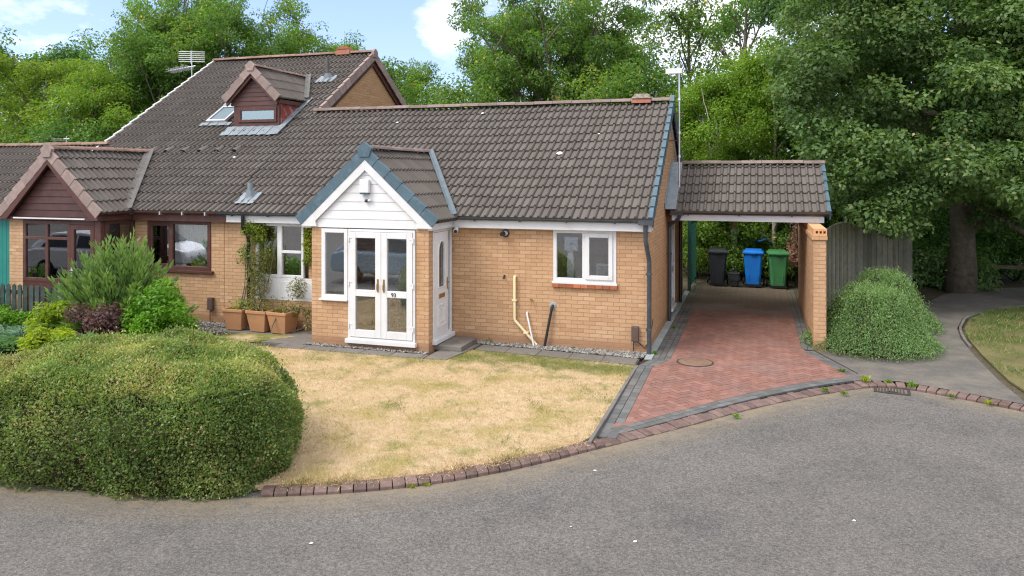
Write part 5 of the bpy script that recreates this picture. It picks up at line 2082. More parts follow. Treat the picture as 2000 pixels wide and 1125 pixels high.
# neighbour's net curtain with scalloped hem
mb = MB()
n = 150
xs = [-12.98 + i * 1.54 / n for i in range(n + 1)]
vs = []
for x in xs:
    yv = 13.885 + .010 * math.sin(x * 60) + .008 * math.sin(x * 23)
    u = (x + 12.98) / 1.54
    hem = 1.66 - .10 * abs(math.sin(u * math.pi * 4)) + .05 * math.cos(u * math.pi * 2)
    vs += [(x, yv, 2.15), (x, yv, 1.75), (x, yv, hem)]
fs = []
for i in range(n):
    fs += [(i * 3, i * 3 + 3, i * 3 + 4, i * 3 + 1), (i * 3 + 1, i * 3 + 4, i * 3 + 5, i * 3 + 2)]
mb.add(vs, fs)
small("net_curtain", "white net curtain with scalloped hem in the brown framed window", "curtain", mb, "fabric", (-12.2, 13.93, 1.9), smooth=True)
mb = MB()
mb.box(-12.5, -11.9, 14.1, 14.4, 1.05, 1.28)
small("cushion", "yellow cushion low behind the brown framed window", "cushion", mb, "l_gold", (-12.2, 14.2, 1.1), bevel=.08)

# front step
mb = MB()
mb.box(-5.66, -5.12, 12.90, 13.70, .0, .085)
small("door_step", "grey concrete doorstep slab below the white side door of the porch", "step", mb, "slab", (-5.4, 13.3, 0), bevel=.006)


# aerials
def aerial(loc, h, label, boom=.9, n=9, tilt=.06, rz=0.0, two=False):
    t = thing("television_aerial", label, "aerial", loc, rz)
    mb = MB()
    mb.tube([(0, 0, 0), (0, 0, h)], .018, 8)
    obj(mb, "mast", "alu", t, origin=(0, 0, 0))
    mb = MB()
    mb.tube([(-boom, 0, h - .12 - tilt), (.12, 0, h - .12)], .012, 6)
    for i in range(n):
        x = -boom + boom * i / n
        mb.tube([(x, -.26, h - .12 + tilt * x / boom), (x, .26, h - .12 + tilt * x / boom)], .010, 6)
        mb.tube([(x, -.26, h - .18 + tilt * x / boom), (x, .26, h - .18 + tilt * x / boom)], .010, 6)
    obj(mb, "yagi_array", "alu", t, origin=(0, 0, 0))
    if two:
        mb = MB()
        for k in range(6):
            z = h + .02 + k * .065
            mb.tube([(-.40, -.10, z), (.40, .10, z)], .012, 6)
        mb.box(-.03, .0, -.02, .02, h - .05, h + .38)
        obj(mb, "reflector", "alu", t, origin=(0, 0, 0))
    return t


aerial((-17.75, 20.6, 5.4), 1.55, "bristly grey aerial with two arrays rising behind the tall roof's left edge", .75, 9, .14, R(12), True)
a2_ = aerial((-17.9, 15.95, 3.9), .62, "small low aerial standing on the garage ridge beyond the brown porch", .5, 4, .0, R(20))
a2_.scale = (.62, .62, .62)
t = thing("aerial_mast", "slim pale pole with a flat white panel antenna on the bungalow's gable", "aerial", (-1.62, 17.3, 3.0))
mb = MB()
mb.tube([(0, 0, -.2), (0, 0, 2.72)], .021, 10)
for z in (.62, 1.15, 1.9):
    mb.tube([(0, 0, z), (0, 0, z + .06)], [.04, .03], 10)
obj(mb, "mast", "alu", t, origin=(0, 0, 0), smooth=True, auto=40)
mb = MB()
for z in (1.0, 1.62):
    mb.tube([(-.22, 0, z), (.10, 0, z)], .014, 6)
obj(mb, "wall_bracket", "brown", t, origin=(0, 0, 0))
mb = MB()
mb.box(-.30, .06, -.035, .035, 2.50, 2.62)
obj(mb, "panel_antenna", "white", t, origin=(0, 0, 0), bevel=.008)
mb = MB()
mb.tube([(.02, 0, 2.5), (.06, .02, 2.38), (.03, 0, 2.25)], .006, 6)
obj(mb, "cable", "black", t, origin=(0, 0, 0))


# wheelie bins
def wheelie_bin(mat, label, loc, rz, lid_flat=False):
    t = thing("wheelie_bin", label, "bin", loc, rz, "wheelie bins at the end of the carport")
    Z = dict(origin=(0, 0, 0))
    mb = MB()
    b0, b1 = (.20, .22), (.26, .30)
    zz = [(.06, 0.0), (.12, .08), (.70, .75), (.93, 1.0)]
    vs, n = [], 0
    for (z, k) in zz:
        hx, hy = b0[0] + (b1[0] - b0[0]) * k, b0[1] + (b1[1] - b0[1]) * k
        c = .045
        vs += [(-hx + c, -hy, z), (hx - c, -hy, z), (hx, -hy + c, z), (hx, hy - c, z), (hx - c, hy, z), (-hx + c, hy, z), (-hx, hy - c, z), (-hx, -hy + c, z)]
    fs = [tuple(range(7, -1, -1)), tuple(range(24, 32))]
    for r_ in range(3):
        for k in range(8):
            fs.append((r_ * 8 + k, r_ * 8 + (k + 1) % 8, (r_ + 1) * 8 + (k + 1) % 8, (r_ + 1) * 8 + k))
    mb.add(vs, fs)
    mb.box(-.275, .275, -.315, .315, .925, .965)
    for x in (-.12, .12):
        mb.box(x - .012, x + .012, -.258, -.235, .2, .62)
    bd = obj(mb, "body", mat, t, bevel=.012, **Z)
    mb = MB()
    mb.box(-.29, .29, -.345, .33, .966, .995)
    mb.prism([(-.29, -.345, .995), (.29, -.345, .995), (.25, -.20, 1.045), (-.25, -.20, 1.045)], (0, .001, 0))
    vs = [(-.28, -.33, .996), (.28, -.33, .996), (.28, .32, .996), (-.28, .32, .996), (-.22, -.24, 1.05), (.22, -.24, 1.05), (.22, .26, 1.065), (-.22, .26, 1.065)]
    mb.add(vs, [(0, 1, 5, 4), (1, 2, 6, 5), (2, 3, 7, 6), (3, 0, 4, 7), (4, 5, 6, 7)])
    mb.box(-.07, .07, -.375, -.345, .962, .985)
    obj(mb, "lid", mat, t, bevel=.008, **Z)
    mb = MB()
    mb.tube([(-.24, .37, .96), (.24, .37, .96)], .016, 8)
    for x in (-.22, .22):
        mb.box(x - .02, x + .02, .30, .38, .935, .96)
    obj(mb, "handle_bar", mat, t, **Z)
    for x in (-.285, .285):
        mb = MB()
        mb.tube([(x - .022, .22, .10), (x + .022, .22, .10)], .10, 18)
        wl = obj(mb, "wheel", "rubber", t, smooth=True, auto=40, **Z)
        mb = MB()
        s_ = 1 if x > 0 else -1
        mb.tube([(x + s_ * .020, .22, .10), (x + s_ * .027, .22, .10)], .05, 14)
        obj(mb, "hub", "binblack", wl, **Z)
    mb = MB()
    mb.tube([(-.27, .22, .10), (.27, .22, .10)], .014, 8)
    mb.box(-.23, .23, -.235, -.16, .0, .065)
    obj(mb, "axle_and_foot", "rubber", t, **Z)
    return t


b1 = wheelie_bin("binblack", "dark grey wheelie bin with a pale sticker, leftmost of the three", (-1.06, 23.25, -.02), R(3))
mb = MB()
mb.box(-.13, .02, -.264, -.255, .60, .80)
obj(mb, "sticker", "concrete", b1, origin=(0, 0, 0))
wheelie_bin("binblue", "bright blue wheelie bin between the food caddy and the green bin", (-.05, 23.3, -.02), R(-2))
wheelie_bin("bingreen", "green wheelie bin nearest the carport's brick wall", (.62, 23.2, -.02), R(4))
t = thing("food_caddy", "small dark kitchen waste caddy beside the grey wheelie bin", "caddy", (-.58, 23.05, -.02))
mb = MB()
vs = []
for (z, hx, hy) in ((0, .115, .12), (.17, .125, .13), (.175, .145, .15), (.36, .155, .16)):
    c = .03
    vs += [(-hx + c, -hy, z), (hx - c, -hy, z), (hx, -hy + c, z), (hx, hy - c, z), (hx - c, hy, z), (-hx + c, hy, z), (-hx, hy - c, z), (-hx, -hy + c, z)]
fs = [tuple(range(7, -1, -1)), tuple(range(24, 32))]
for r_ in range(3):
    for k in range(8):
        fs.append((r_ * 8 + k, r_ * 8 + (k + 1) % 8, (r_ + 1) * 8 + (k + 1) % 8, (r_ + 1) * 8 + k))
mb.add(vs, fs)
obj(mb, "body", "binblack", t, bevel=.006, origin=(0, 0, 0))
mb = MB()
mb.box(-.16, .16, -.17, .17, .361, .40)
obj(mb, "lid", "binblack", t, bevel=.015, origin=(0, 0, 0))
mb = MB()
mb.tube([(-.16, -.10, .34), (-.16, -.19, .22), (-.08, -.2, .17), (.08, -.2, .17), (.16, -.19, .22), (.16, -.10, .34)], .009, 6)
obj(mb, "handle", "rubber", t, origin=(0, 0, 0))

# manhole cover, gully grate
mb = MB()
mb.lathe((-.99, 13.43, 0), [(.285, -.02), (.285, .004), (.27, .010), (.0, .012)], 32)
mc = small("manhole_cover", "round rusty inspection cover set in the red driveway", "manhole cover", mb, "manhole", (-.99, 13.43, 0), smooth=True, auto=40)
mb = MB()
mb.lathe((-.99, 13.43, 0), [(.315, -.02), (.315, .003), (.288, .003), (.288, -.02)], 32)
obj(mb, "frame", "grate", mc)
gp = G(1742, 763, -.075)
t = thing("drain_grate", "iron road gully grate set against the kerb by the footpath", "grate", gp, R(-8))
mb = MB()
mb.box(-.23, .23, -.17, .17, -.03, -.002)
obj(mb, "pit", "black", t, origin=(0, 0, 0))
mb = MB()
for (a, b, c, d_) in ((-.25, .25, -.19, -.15), (-.25, .25, .15, .19), (-.25, -.21, -.15, .15), (.21, .25, -.15, .15)):
    mb.box(a, b, c, d_, -.03, .012)
for i in range(9):
    x = -.19 + i * .0425
    mb.box(x, x + .018, -.15, .15, -.03, .008)
obj(mb, "bars", "grate", t, origin=(0, 0, 0))

# green mesh gate at the back of the bungalow
t = thing("metal_gate", "dark green mesh gate standing open at the bungalow's rear corner", "gate", (-1.74, 21.5, 0))
for y in (0, 2.0):
    mb = MB()
    mb.box(-.045, .045, y - .045, y + .045, -.1, 2.05 + (.08 if y else 0))
    obj(mb, "post", "greenmetal", t, origin=(0, 0, 0))
mb = MB()
for z in (.12, 1.86):
    mb.box(-.02, .02, .06, 1.94, z, z + .045)
for i in range(34):
    y = .08 + i * .055
    mb.box(-.006, .006, y, y + .012, .165, 1.86)
for i in range(9):
    z = .28 + i * .18
    mb.box(.0065, .016, .06, 1.94, z, z + .010)
obj(mb, "mesh_panel", "greenmetal", t, origin=(0, 0, 0))
# timber post lamp/bird box behind the carport
t = thing("bird_box", "grey post with a small brown box on top behind the carport", "bird box", (at_depth(1434, 24.6), 24.6, 0))
mb = MB()
mb.box(-.09, .09, -.06, .06, -.1, 1.62)
obj(mb, "post", "concrete", t, origin=(0, 0, 0))
mb = MB()
mb.box(-.13, .13, -.10, .10, 1.62, 1.95)
mb.prism([(-.17, -.14, 1.95), (.17, -.14, 1.95), (.17, .14, 2.03), (-.17, .14, 2.03)], (0, 0, .03))
obj(mb, "box", "wood", t, origin=(0, 0, 0))
TARP = t = thing("blue_tarpaulin", "crumpled bright blue plastic sheet caught in the shrubs behind the bins", "plastic sheet", (at_depth(1490, 24.3), 24.3, 1.25))
mb = MB()
nx, ny = 14, 6
vs = [(-.55 + 1.1 * i / nx, -.30 + .10 * j + .03 * math.sin(i * 1.1 + j), .05 * math.sin(i * .9) + .04 * math.cos(j * 1.1 + i * .6) - .012 * (i - 7) ** 2 * (.3 + .1 * j)) for j in range(ny + 1) for i in range(nx + 1)]
vs = [(x, y + j_ / 15 * .02, z) for j_, (x, y, z) in enumerate(vs)]
fs = [(j * (nx + 1) + i, j * (nx + 1) + i + 1, (j + 1) * (nx + 1) + i + 1, (j + 1) * (nx + 1) + i) for j in range(ny) for i in range(nx)]
mb.add(vs, fs)
obj(mb, "sheet", "binblue", t, smooth=True, origin=(0, 0, 0))
TARP.scale = (.5, .5, .4)

# concrete-post timber fence beyond the carport wall
FP = [Vector((1.52, 19.3, 0)), Vector((2.54, 21.0, 0)), Vector((3.02, 22.6, 0)), Vector((4.15, 23.7, 0))]
fn = thing("panel_fence", "weathered grey timber fence of arched boards between concrete posts", "fence", tuple(FP[0]))
for i, p in enumerate(FP):
    mb = MB()
    mb.box(p.x - .05, p.x + .05, p.y - .05, p.y + .05, -.1, 1.92)
    obj(mb, "post", "concrete", fn, bevel=.01)
for i in range(3):
    a, b = FP[i], FP[i + 1]
    d = (b - a).normalized()
    n_ = Vector((d.y, -d.x, 0))
    Lp = (b - a).length - .12
    nb = int(Lp / .105)
    mb = MB()
    for k in range(nb):
        u = .06 + Lp * k / nb
        u2 = .06 + Lp * (k + 1) / nb
        arch = lambda q: 1.88 + .17 * (1 - ((q - .06) / Lp * 2 - 1) ** 2)
        off = n_ * (.012 if k % 2 else .0)
        q = [a + d * u + off + Vector((0, 0, .12)), a + d * (u2 - .004) + off + Vector((0, 0, .12)), a + d * (u2 - .004) + off + Vector((0, 0, arch(u2))), a + d * u + off + Vector((0, 0, arch(u)))]
        mb.prism(q, n_ * .011, random.random())
    obj(mb, "fence_panel", "fencewood", fn)
    mb = MB()
    pts = [a + d * (.06 + Lp * k / 12) + n_ * .01 + Vector((0, 0, 1.885 + .17 * (1 - (k / 12 * 2 - 1) ** 2))) for k in range(13)]
    mb.tube(pts, .026, 6)
    obj(mb, "capping_rail", "concrete", fn)
    mb = MB()
    mb.fbox(a + d * .06 + n_ * -.02, d * Lp, n_ * .05, (0, 0, .119))
    obj(mb, "gravel_board", "concrete", fn)

# low wooden rail under the oak
rl = thing("post_and_rail", "low old timber rail on short posts under the big oak", "rail", (7.4, 25.6, 0))
for x in (5.9, 7.7, 9.6):
    mb = MB()
    mb.box(x - .06, x + .06, 25.5, 25.62, -.1, .72 + random.uniform(0, .08))
    obj(mb, "post", "bark", rl)
mb = MB()
mb.box(5.9, 9.7, 25.46, 25.5, .48, .58)
obj(mb, "rail", "bark", rl)

# dark green picket fence before the brown porch
pk = thing("picket_fence", "weathered dark green picket fence before the brown gabled porch", "fence", (-15.0, 12.3, 0))
for i in range(12):
    x = -15.95 + i * .165
    mb = MB()
    h = .88
    mb.prism([(x, 12.26, .02), (x + .105, 12.26, .02), (x + .105, 12.26, h - .04), (x + .0525, 12.26, h), (x, 12.26, h - .04)], (0, .02, 0), random.random())
    obj(mb, "picket", "picket", pk)
mb = MB()
for z in (.2, .66):
    mb.box(-16.0, -13.95, 12.281, 12.32, z, z + .08)
obj(mb, "rail", "picket", pk)
for x in (-16.02, -13.93):
    mb = MB()
    mb.box(x - .05, x + .05, 12.26, 12.36, -.1, .95)
    obj(mb, "post", "picket", pk)

# gravel margin along the wall: stones heaped as one mass
def stones(poly, n, z0, size=.022):
    xs, ys = [p[0] for p in poly], [p[1] for p in poly]
    X, Y = RS.uniform(min(xs), max(xs), n * 2), RS.uniform(min(ys), max(ys), n * 2)
    k = in_poly(X, Y, poly)
    out = []
    for x, y in list(zip(X[k], Y[k]))[:n]:
        r = size * RS.uniform(.6, 1.5)
        sx, sy, sz = r * RS.uniform(.7, 1.2), r * RS.uniform(.7, 1.2), r * RS.uniform(.45, .8)
        a = RS.uniform(0, 6.28)
        c, s = math.cos(a), math.sin(a)
        z = z0 + RS.uniform(0, .014)
        pts = [(sx, 0, 0), (0, sy, 0), (-sx, 0, 0), (0, -sy, 0), (0, 0, sz), (0, 0, -sz)]
        out.append([(x + px * c - py * s, y + px * s + py * c, z + pz) for px, py, pz in pts])
    return out


mb = MB()
ms_ = []
ms_ += stones([(-5.1, 13.58), (-1.9, 13.34), (-1.86, 13.78), (-5.1, 13.78)], 2600, .008)
ms_ += stones([(-8.2, 12.5), (-5.66, 12.5), (-5.66, 12.65), (-8.2, 12.65)], 700, .005, .018)
ms_ += stones([(-12.6, 13.3), (-9.0, 13.45), (-9.0, 13.78), (-12.6, 13.78)], 1500, .0)
ms_ += stones([(-13.6, 11.4), (-10.5, 12.2), (-10.5, 13.3), (-13.4, 13.5)], 2500, -.015)
for p in ms_:
    mb.add(p, [(0, 1, 4), (1, 2, 4), (2, 3, 4), (3, 0, 4), (1, 0, 5), (2, 1, 5), (3, 2, 5), (0, 3, 5)])
tag(obj(mb, "gravel", "stone"), "grey and white pebbles along the foot of the brick walls", "gravel", kind="stuff")
sheet("gravel_bed", [(-5.1, 13.60), (-1.9, 13.36), (-1.86, 13.78), (-5.1, 13.78)], -.004, M["gravelbed"])

def ht(py, X, Y):
    """height that a tree at X, Y needs for its top to stand at photo row py"""
    s, c = math.sin(R(YAW)), math.cos(R(YAW))
    D = -s * X + c * Y
    return 3.25 + (340 - py) / 1478 * D


# ------------------------------------------------------------------ trees
def tree_proto(seed, Hh, cr, base, tr, nleaf, leaf, mat, bark, limbs=9, nclump=90, clump=0.8, flat=0.6, asp=0.55, up=0.55, droop=0.3, fork=0, top=1.0, shape=0.5, elev=(20, 60), fill=0.75, shell=0.6, outw=0.45, extra=()):
    rnd = random.Random(seed)
    global RS
    RS = np.random.RandomState(seed)
    mb = MB()
    zc, hz = (Hh + base) / 2, (Hh - base) / 2

    def rad(z):
        t = (z - base) / (Hh - base)
        t = max(0.0, min(1.0, t))
        return cr * (math.sin(math.pi * min(1, t ** shape)) ** 0.6 if 0 < t < 1 else 0.05)

    lean = (rnd.uniform(-.25, .25), rnd.uniform(-.25, .25))
    tp = []
    nt_ = 8
    th = Hh * (0.9 if not fork else .45)
    for i in range(nt_ + 1):
        t = i / nt_
        tp.append(Vector((lean[0] * t * t + rnd.uniform(-.06, .06) * (i > 0), lean[1] * t * t + rnd.uniform(-.06, .06) * (i > 0), th * t - .1)))
    radii = [tr * (1.25 if i == 0 else 1) * (1 - .82 * (i / nt_) ** .9) + .012 for i in range(nt_ + 1)]
    if fork:
        radii = [tr * (1.2 if i == 0 else 1 - .3 * i / nt_) for i in range(nt_ + 1)]
    mb.tube(tp, radii, 10)
    cl, rr = [], []

    def limb(p, d, ln, r, depth):
        pts, rs = [p], [r]
        q, dd = p.copy(), d.copy()
        ns = 5
        for k in range(ns):
            dd = (dd + Vector((rnd.uniform(-.22, .22), rnd.uniform(-.22, .22), rnd.uniform(-.04, .20)))).normalized()
            q = q + dd * ln / ns
            pts.append(q.copy())
            rs.append(r * (1 - .8 * (k + 1) / ns) + .006)
        mb.tube(pts, rs, 6, caps=False)
        if depth > 0:
            for _ in range(rnd.randint(2, 4)):
                k = rnd.randint(2, ns)
                az = rnd.uniform(0, 6.28)
                nd = (dd * .7 + Vector((math.cos(az), math.sin(az), rnd.uniform(-.1, .7))) * .8).normalized()
                limb(pts[k], nd, ln * rnd.uniform(.35, .6), rs[k] * .7, depth - 1)
        for k in range(2, ns + 1):
            if rnd.random() < (.8 if depth == 0 else .45):
                cl.append(pts[k] + Vector((rnd.gauss(0, .2), rnd.gauss(0, .2), rnd.gauss(.1, .15))))
                rr.append(clump * rnd.uniform(.55, 1.15))

    for i in range(limbs):
        az = i * 2.4 + rnd.uniform(-.4, .4)
        if fork:
            z0 = th - rnd.uniform(.0, .25) * th
            e = R(rnd.uniform(*elev))
            ln = (Hh - z0) * rnd.uniform(.75, 1.05)
        else:
            z0 = base * .8 + (Hh * .82 - base * .8) * (i + .5) / limbs
            e = R(rnd.uniform(*elev))
            ln = max(.5, rad(min(Hh * .95, z0 + .1 * Hh))) * rnd.uniform(.75, 1.05) / max(.5, math.cos(e)) * .8
        k = min(nt_, int(z0 / th * nt_))
        f = z0 / th * nt_ - k
        p = tp[k].lerp(tp[min(k + 1, nt_)], max(0, min(1, f)))
        limb(p, Vector((math.cos(az) * math.cos(e), math.sin(az) * math.cos(e), math.sin(e))), ln, radii[k] * .55, 1)
    # fill the crown's outline with further clumps
    tries = 0
    while len(cl) < nclump and tries < 5000:
        tries += 1
        z = rnd.uniform(base, Hh)
        r0 = rad(z)
        a = rnd.uniform(0, 6.28)
        q = r0 * rnd.uniform(fill, 1.0) * (1 + .22 * math.sin(a * 3 + seed) + .15 * math.sin(z * 1.9 + a * 2))
        cl.append(Vector((math.cos(a) * q, math.sin(a) * q, z)))
        rr.append(clump * rnd.uniform(.5, 1.1))
    for (x_, y_, z_, r_) in extra:
        cl.append(Vector((x_, y_, z_)))
        rr.append(r_)
    C = np.array([tuple(c) for c in cl])
    me_c = leaf_mesh("crown", *clump_leaves(C, rr, nleaf, leaf, asp, up=up, outw=outw, rnd=.9, droop=droop, shell=shell, flat=flat), M[mat])
    tm = bpy.data.objects.new
    me = bpy.data.meshes.new("trunk")
    me.from_pydata(mb.v, [], mb.f)
    me.polygons.foreach_set("use_smooth", [True] * len(me.polygons))
    me.materials.append(M[bark])
    me.update()
    return me, me_c, Hh


def plant_tree(name, proto, label, cat, X, Y, top, z=0.0, rz=0.0, wide=1.0, group="trees behind the houses"):
    me, mc, Hh = proto
    t = thing(name, label, cat, (X, Y, z), rz, group)
    s = top / Hh
    t.scale = (s * wide, s * wide, s)
    for nm, m_ in (("trunk", me), ("crown", mc)):
        leaf_obj(nm, m_, t)
    return t


P_willow = tree_proto(21, 9, 3.6, .8, .16, 26000, .15, "l_yel", "barkgrey", 12, 150, .75, .6, .42, droop=.6, fill=.55)
P_willow2 = tree_proto(22, 9, 3.8, .5, .16, 26000, .15, "l_yel", "barkgrey", 12, 160, .7, .55, .42, droop=.6, fill=.55)
P_ash = tree_proto(31, 11, 4.0, 1.0, .17, 34000, .155, "l_ash", "barkgrey", 12, 190, .75, .55, .48, fill=.45)
P_ash2 = tree_proto(35, 11, 3.8, .8, .17, 34000, .155, "l_ash", "barkgrey", 13, 190, .72, .55, .48, fill=.45)
P_fan = tree_proto(41, 11, 5.4, 2.2, .24, 42000, .145, "l_ash", "barkgrey", 15, 230, .66, .5, .5, fork=1, elev=(38, 80), fill=.55, shape=.8)
P_sparse = tree_proto(51, 13, 3.0, 2.5, .16, 8500, .15, "l_ash", "barkgrey", 16, 85, .55, .6, .6, elev=(35, 70), fill=.3)
P_birch = tree_proto(61, 8, 2.4, .8, .075, 32000, .09, "l_birch", "barkpale", 14, 170, .5, .75, .6, droop=.9, elev=(20, 55), fill=.4)
P_dark = tree_proto(71, 10, 3.6, .3, .18, 15000, .17, "l_dark", "bark", 12, 110, .8, .6, .55, fill=.6)
OAKX, OAKY = 5.45, 23.9
EX = []
_r = random.Random(4)
for i in range(270):
    px = _r.uniform(1545, 2080)
    low = np.interp(px, [1540, 1590, 1640, 1700, 1750, 1800, 1850, 1920, 2000, 2080], [200, 330, 400, 470, 480, 410, 385, 400, 425, 430])
    py = _r.uniform(-60, 1) if i < 30 else low - 18 - (low + 40) * _r.random() ** 1.25
    Y_ = _r.uniform(18.6, 22.2) + .6 * (py < 100)
    X_ = at_depth(px, Y_)
    EX.append((X_ - OAKX, Y_ - OAKY, ht(py, X_, Y_), _r.uniform(.38, .75)))
P_oak = tree_proto(81, 13.5, 6.6, 1.9, .34, 200000, .112, "l_oak", "bark", 18, 230, .85, .5, .62, elev=(5, 50), fill=.68, shape=.62, shell=.7, extra=EX)
P_oak2 = tree_proto(82, 12, 5.0, 1.2, .3, 34000, .16, "l_oak", "bark", 14, 160, .85, .5, .62, elev=(5, 50), fill=.6, shape=.7, shell=.7)

TREES = [
    # proto, photo column, Y, top row, label, name, wide
    (P_willow, -60, 28, 118, "yellow-green feathery tree at the left edge of the woodland", "willow_tree", 1.0),
    (P_willow2, 75, 27, 112, "yellow-green bushy tree directly above the garage roof", "willow_tree", 1.05),
    (P_willow, 185, 26.5, 128, "yellow-green rounded tree between the garage roof and the tall roof's foot", "willow_tree", .95),
    (P_dark, 20, 37, 62, "dark tree whose top shows above the yellow-green trees at the left edge", "broadleaf_tree", 1.1),
    (P_dark, 120, 38, 58, "dark tree top poking up above the yellow-green trees by the sky", "broadleaf_tree", 1.0),
    (P_dark, 215, 35, 88, "dark tree top half hidden left of the tallest green tree", "broadleaf_tree", 1.0),
    (P_ash, 310, 28.5, 75, "bright green tree behind the bristly roof aerial", "ash_tree", 1.0),
    (P_fan, 375, 31.5, -60, "tallest green tree above the left end of the tall roof", "ash_tree", .62),
    (P_sparse, 265, 33, 0, "thin dark ragged tree leaning out left of the tallest green tree", "broadleaf_tree", .9),
    (P_sparse, 583, 35, -25, "slim open tree standing above the dormer's ridge", "broadleaf_tree", .85),
    (P_ash2, 330, 30, 20, "broad bright green tree left of the tallest one", "ash_tree", 1.05),
    (P_ash, 440, 30, 20, "leafy green tree directly behind the tall roof's left ridge end", "ash_tree", .95),
    (P_ash, 500, 32, 55, "rounded green tree right of the tallest one over the tall roof ridge", "ash_tree", .8),
    (P_willow2, 640, 35, 82, "low yellowish tree over the right part of the tall roof ridge", "willow_tree", .8),
    (P_ash2, 810, 33, 120, "low green tree against the open sky just right of the brick gable", "ash_tree", .75),
    (P_willow, 745, 37, 128, "small distant tree peeping over the tall house's right verge", "willow_tree", .7),
    (P_ash, 985, 30, 55, "green tree above the middle of the bungalow's ridge with a ragged left side", "ash_tree", .72),
    (P_fan, 1110, 30, -50, "wide fan shaped tree with many upright branches over the bungalow roof", "ash_tree", .80),
    (P_ash2, 1010, 35, 20, "green tree filling in behind the left half of the fan shaped tree", "ash_tree", .85),
    (P_ash, 1215, 31, 18, "green tree right of the fan shaped tree above the ridge ventilator", "ash_tree", .9),
    (P_sparse, 1345, 34, -70, "tall thin-leaved tree showing sky through it behind the mast", "poplar_tree", 1.0),
    (P_sparse, 1455, 32, -110, "tallest thin-leaved tree left of the oak with grey trunk against the sky", "poplar_tree", 1.0),
    (P_birch, 1400, 25.5, 112, "light yellow-green birch just right of the white mast", "birch_tree", 1.05),
    (P_birch, 1512, 24.8, 62, "pale trunked birch rising behind the carport ridge", "birch_tree", .95),
    (P_birch, 1462, 26.5, 95, "yellow-green birch standing between the other two birches", "birch_tree", 1.0),
    (P_ash2, 1330, 29, 185, "low dense green tree behind the right end of the bungalow ridge", "ash_tree", 1.1),
    (P_dark, 1450, 30, 150, "dark tree filling the gap between the birches", "broadleaf_tree", 1.1),
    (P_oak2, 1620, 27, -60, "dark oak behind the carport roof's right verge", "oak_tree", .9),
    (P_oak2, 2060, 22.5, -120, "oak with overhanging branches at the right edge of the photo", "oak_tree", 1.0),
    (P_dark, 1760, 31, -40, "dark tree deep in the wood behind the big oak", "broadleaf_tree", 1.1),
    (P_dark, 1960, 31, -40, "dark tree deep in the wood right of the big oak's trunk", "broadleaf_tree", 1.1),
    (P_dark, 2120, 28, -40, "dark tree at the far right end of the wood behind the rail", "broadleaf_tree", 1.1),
]
for i, (pr, px, Y, top, lab, nm, wd) in enumerate(TREES):
    X = at_depth(px, Y)
    plant_tree(nm, pr, lab, nm.split("_")[0] + " tree" if nm != "broadleaf_tree" else "tree", X, Y, ht(top, X, Y), -.05, i * 1.37, wd)
oak = plant_tree("oak_tree", P_oak, "big spreading oak with thick trunk shading the footpath", "oak tree", OAKX, OAKY, 13.5, 0, 0, 1.0)

# far wood as one mass behind the single trees
RS = np.random.RandomState(5)
cs, rs_ = [], []
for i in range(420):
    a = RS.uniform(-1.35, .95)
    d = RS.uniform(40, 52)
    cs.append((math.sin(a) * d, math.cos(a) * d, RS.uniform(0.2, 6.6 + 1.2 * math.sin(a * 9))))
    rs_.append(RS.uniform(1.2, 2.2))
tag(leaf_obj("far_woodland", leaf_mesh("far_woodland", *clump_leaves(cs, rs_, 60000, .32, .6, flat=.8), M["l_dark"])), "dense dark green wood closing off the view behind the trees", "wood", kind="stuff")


# ------------------------------------------------------------------ shrubs and hedges
def bush(name, label, cat, loc, clumps, n, leaf, mat, asp=.5, core="twig", group=None, stems=6, **k):
    t = thing(name, label, cat, loc, 0, group)
    C = np.array([c[:3] for c in clumps])
    rr = [c[3] for c in clumps]
    leaf_obj("foliage", leaf_mesh("foliage", *clump_leaves(C, rr, n, leaf, asp, **k), M[mat]), t)
    mb = MB()
    for i in range(stems):
        c = clumps[i % len(clumps)]
        mb.tube([(RS.uniform(-.06, .06), RS.uniform(-.06, .06), -.05), (c[0] * .5 + RS.uniform(-.1, .1), c[1] * .5 + RS.uniform(-.1, .1), c[2] * .5), (c[0], c[1], c[2])], [.02, .014, .006], 5)
    obj(mb, "stems", core, t, origin=(0, 0, 0))
    return t


def mound(w, d, h, n, r0, seed=0, z0=.0):
    rs = np.random.RandomState(seed)
    out = []
    for _ in range(n):
        a = rs.uniform(0, 6.28)
        q = math.sqrt(rs.rand())
        x, y = math.cos(a) * q * w, math.sin(a) * q * d
        z = z0 + h * math.sqrt(max(0.02, 1 - q * q)) * rs.uniform(.35, 1)
        out.append((x, y, z, r0 * rs.uniform(.7, 1.2)))
    return out


# clipped hedge: leaves over a rounded block, with its twiggy inside
HP = [(-4.96, 6.78), (-4.87, 7.10), (-5.0, 7.50), (-5.35, 8.0), (-6.3, 8.62), (-7.3, 8.92), (-8.15, 8.45), (-8.65, 7.6), (-8.95, 6.8), (-9.1, 6.1), (-8.7, 5.90), (-7.9, 5.98), (-6.7, 6.06), (-5.7, 6.22), (-5.2, 6.42)]
HS = smooth_line(HP + [HP[0]], 2)[:-1]
HCX, HCY = -6.9, 7.3


def hedge_pt(u, v):
    """u along the outline 0..1, v up the side (0..1) then over the top (1..2)"""
    n = len(HS)
    f = u * n
    i = np.floor(f).astype(int) % n
    t = (f - np.floor(f))[:, None]
    A = np.array(HS)
    p = A[i] * (1 - t) + A[(i + 1) % n] * t
    c = np.array([HCX, HCY])
    tx = A[(i + 1) % n] - A[i]
    out2 = unit(np.stack([tx[:, 1], -tx[:, 0]], 1))
    return p, out2, c


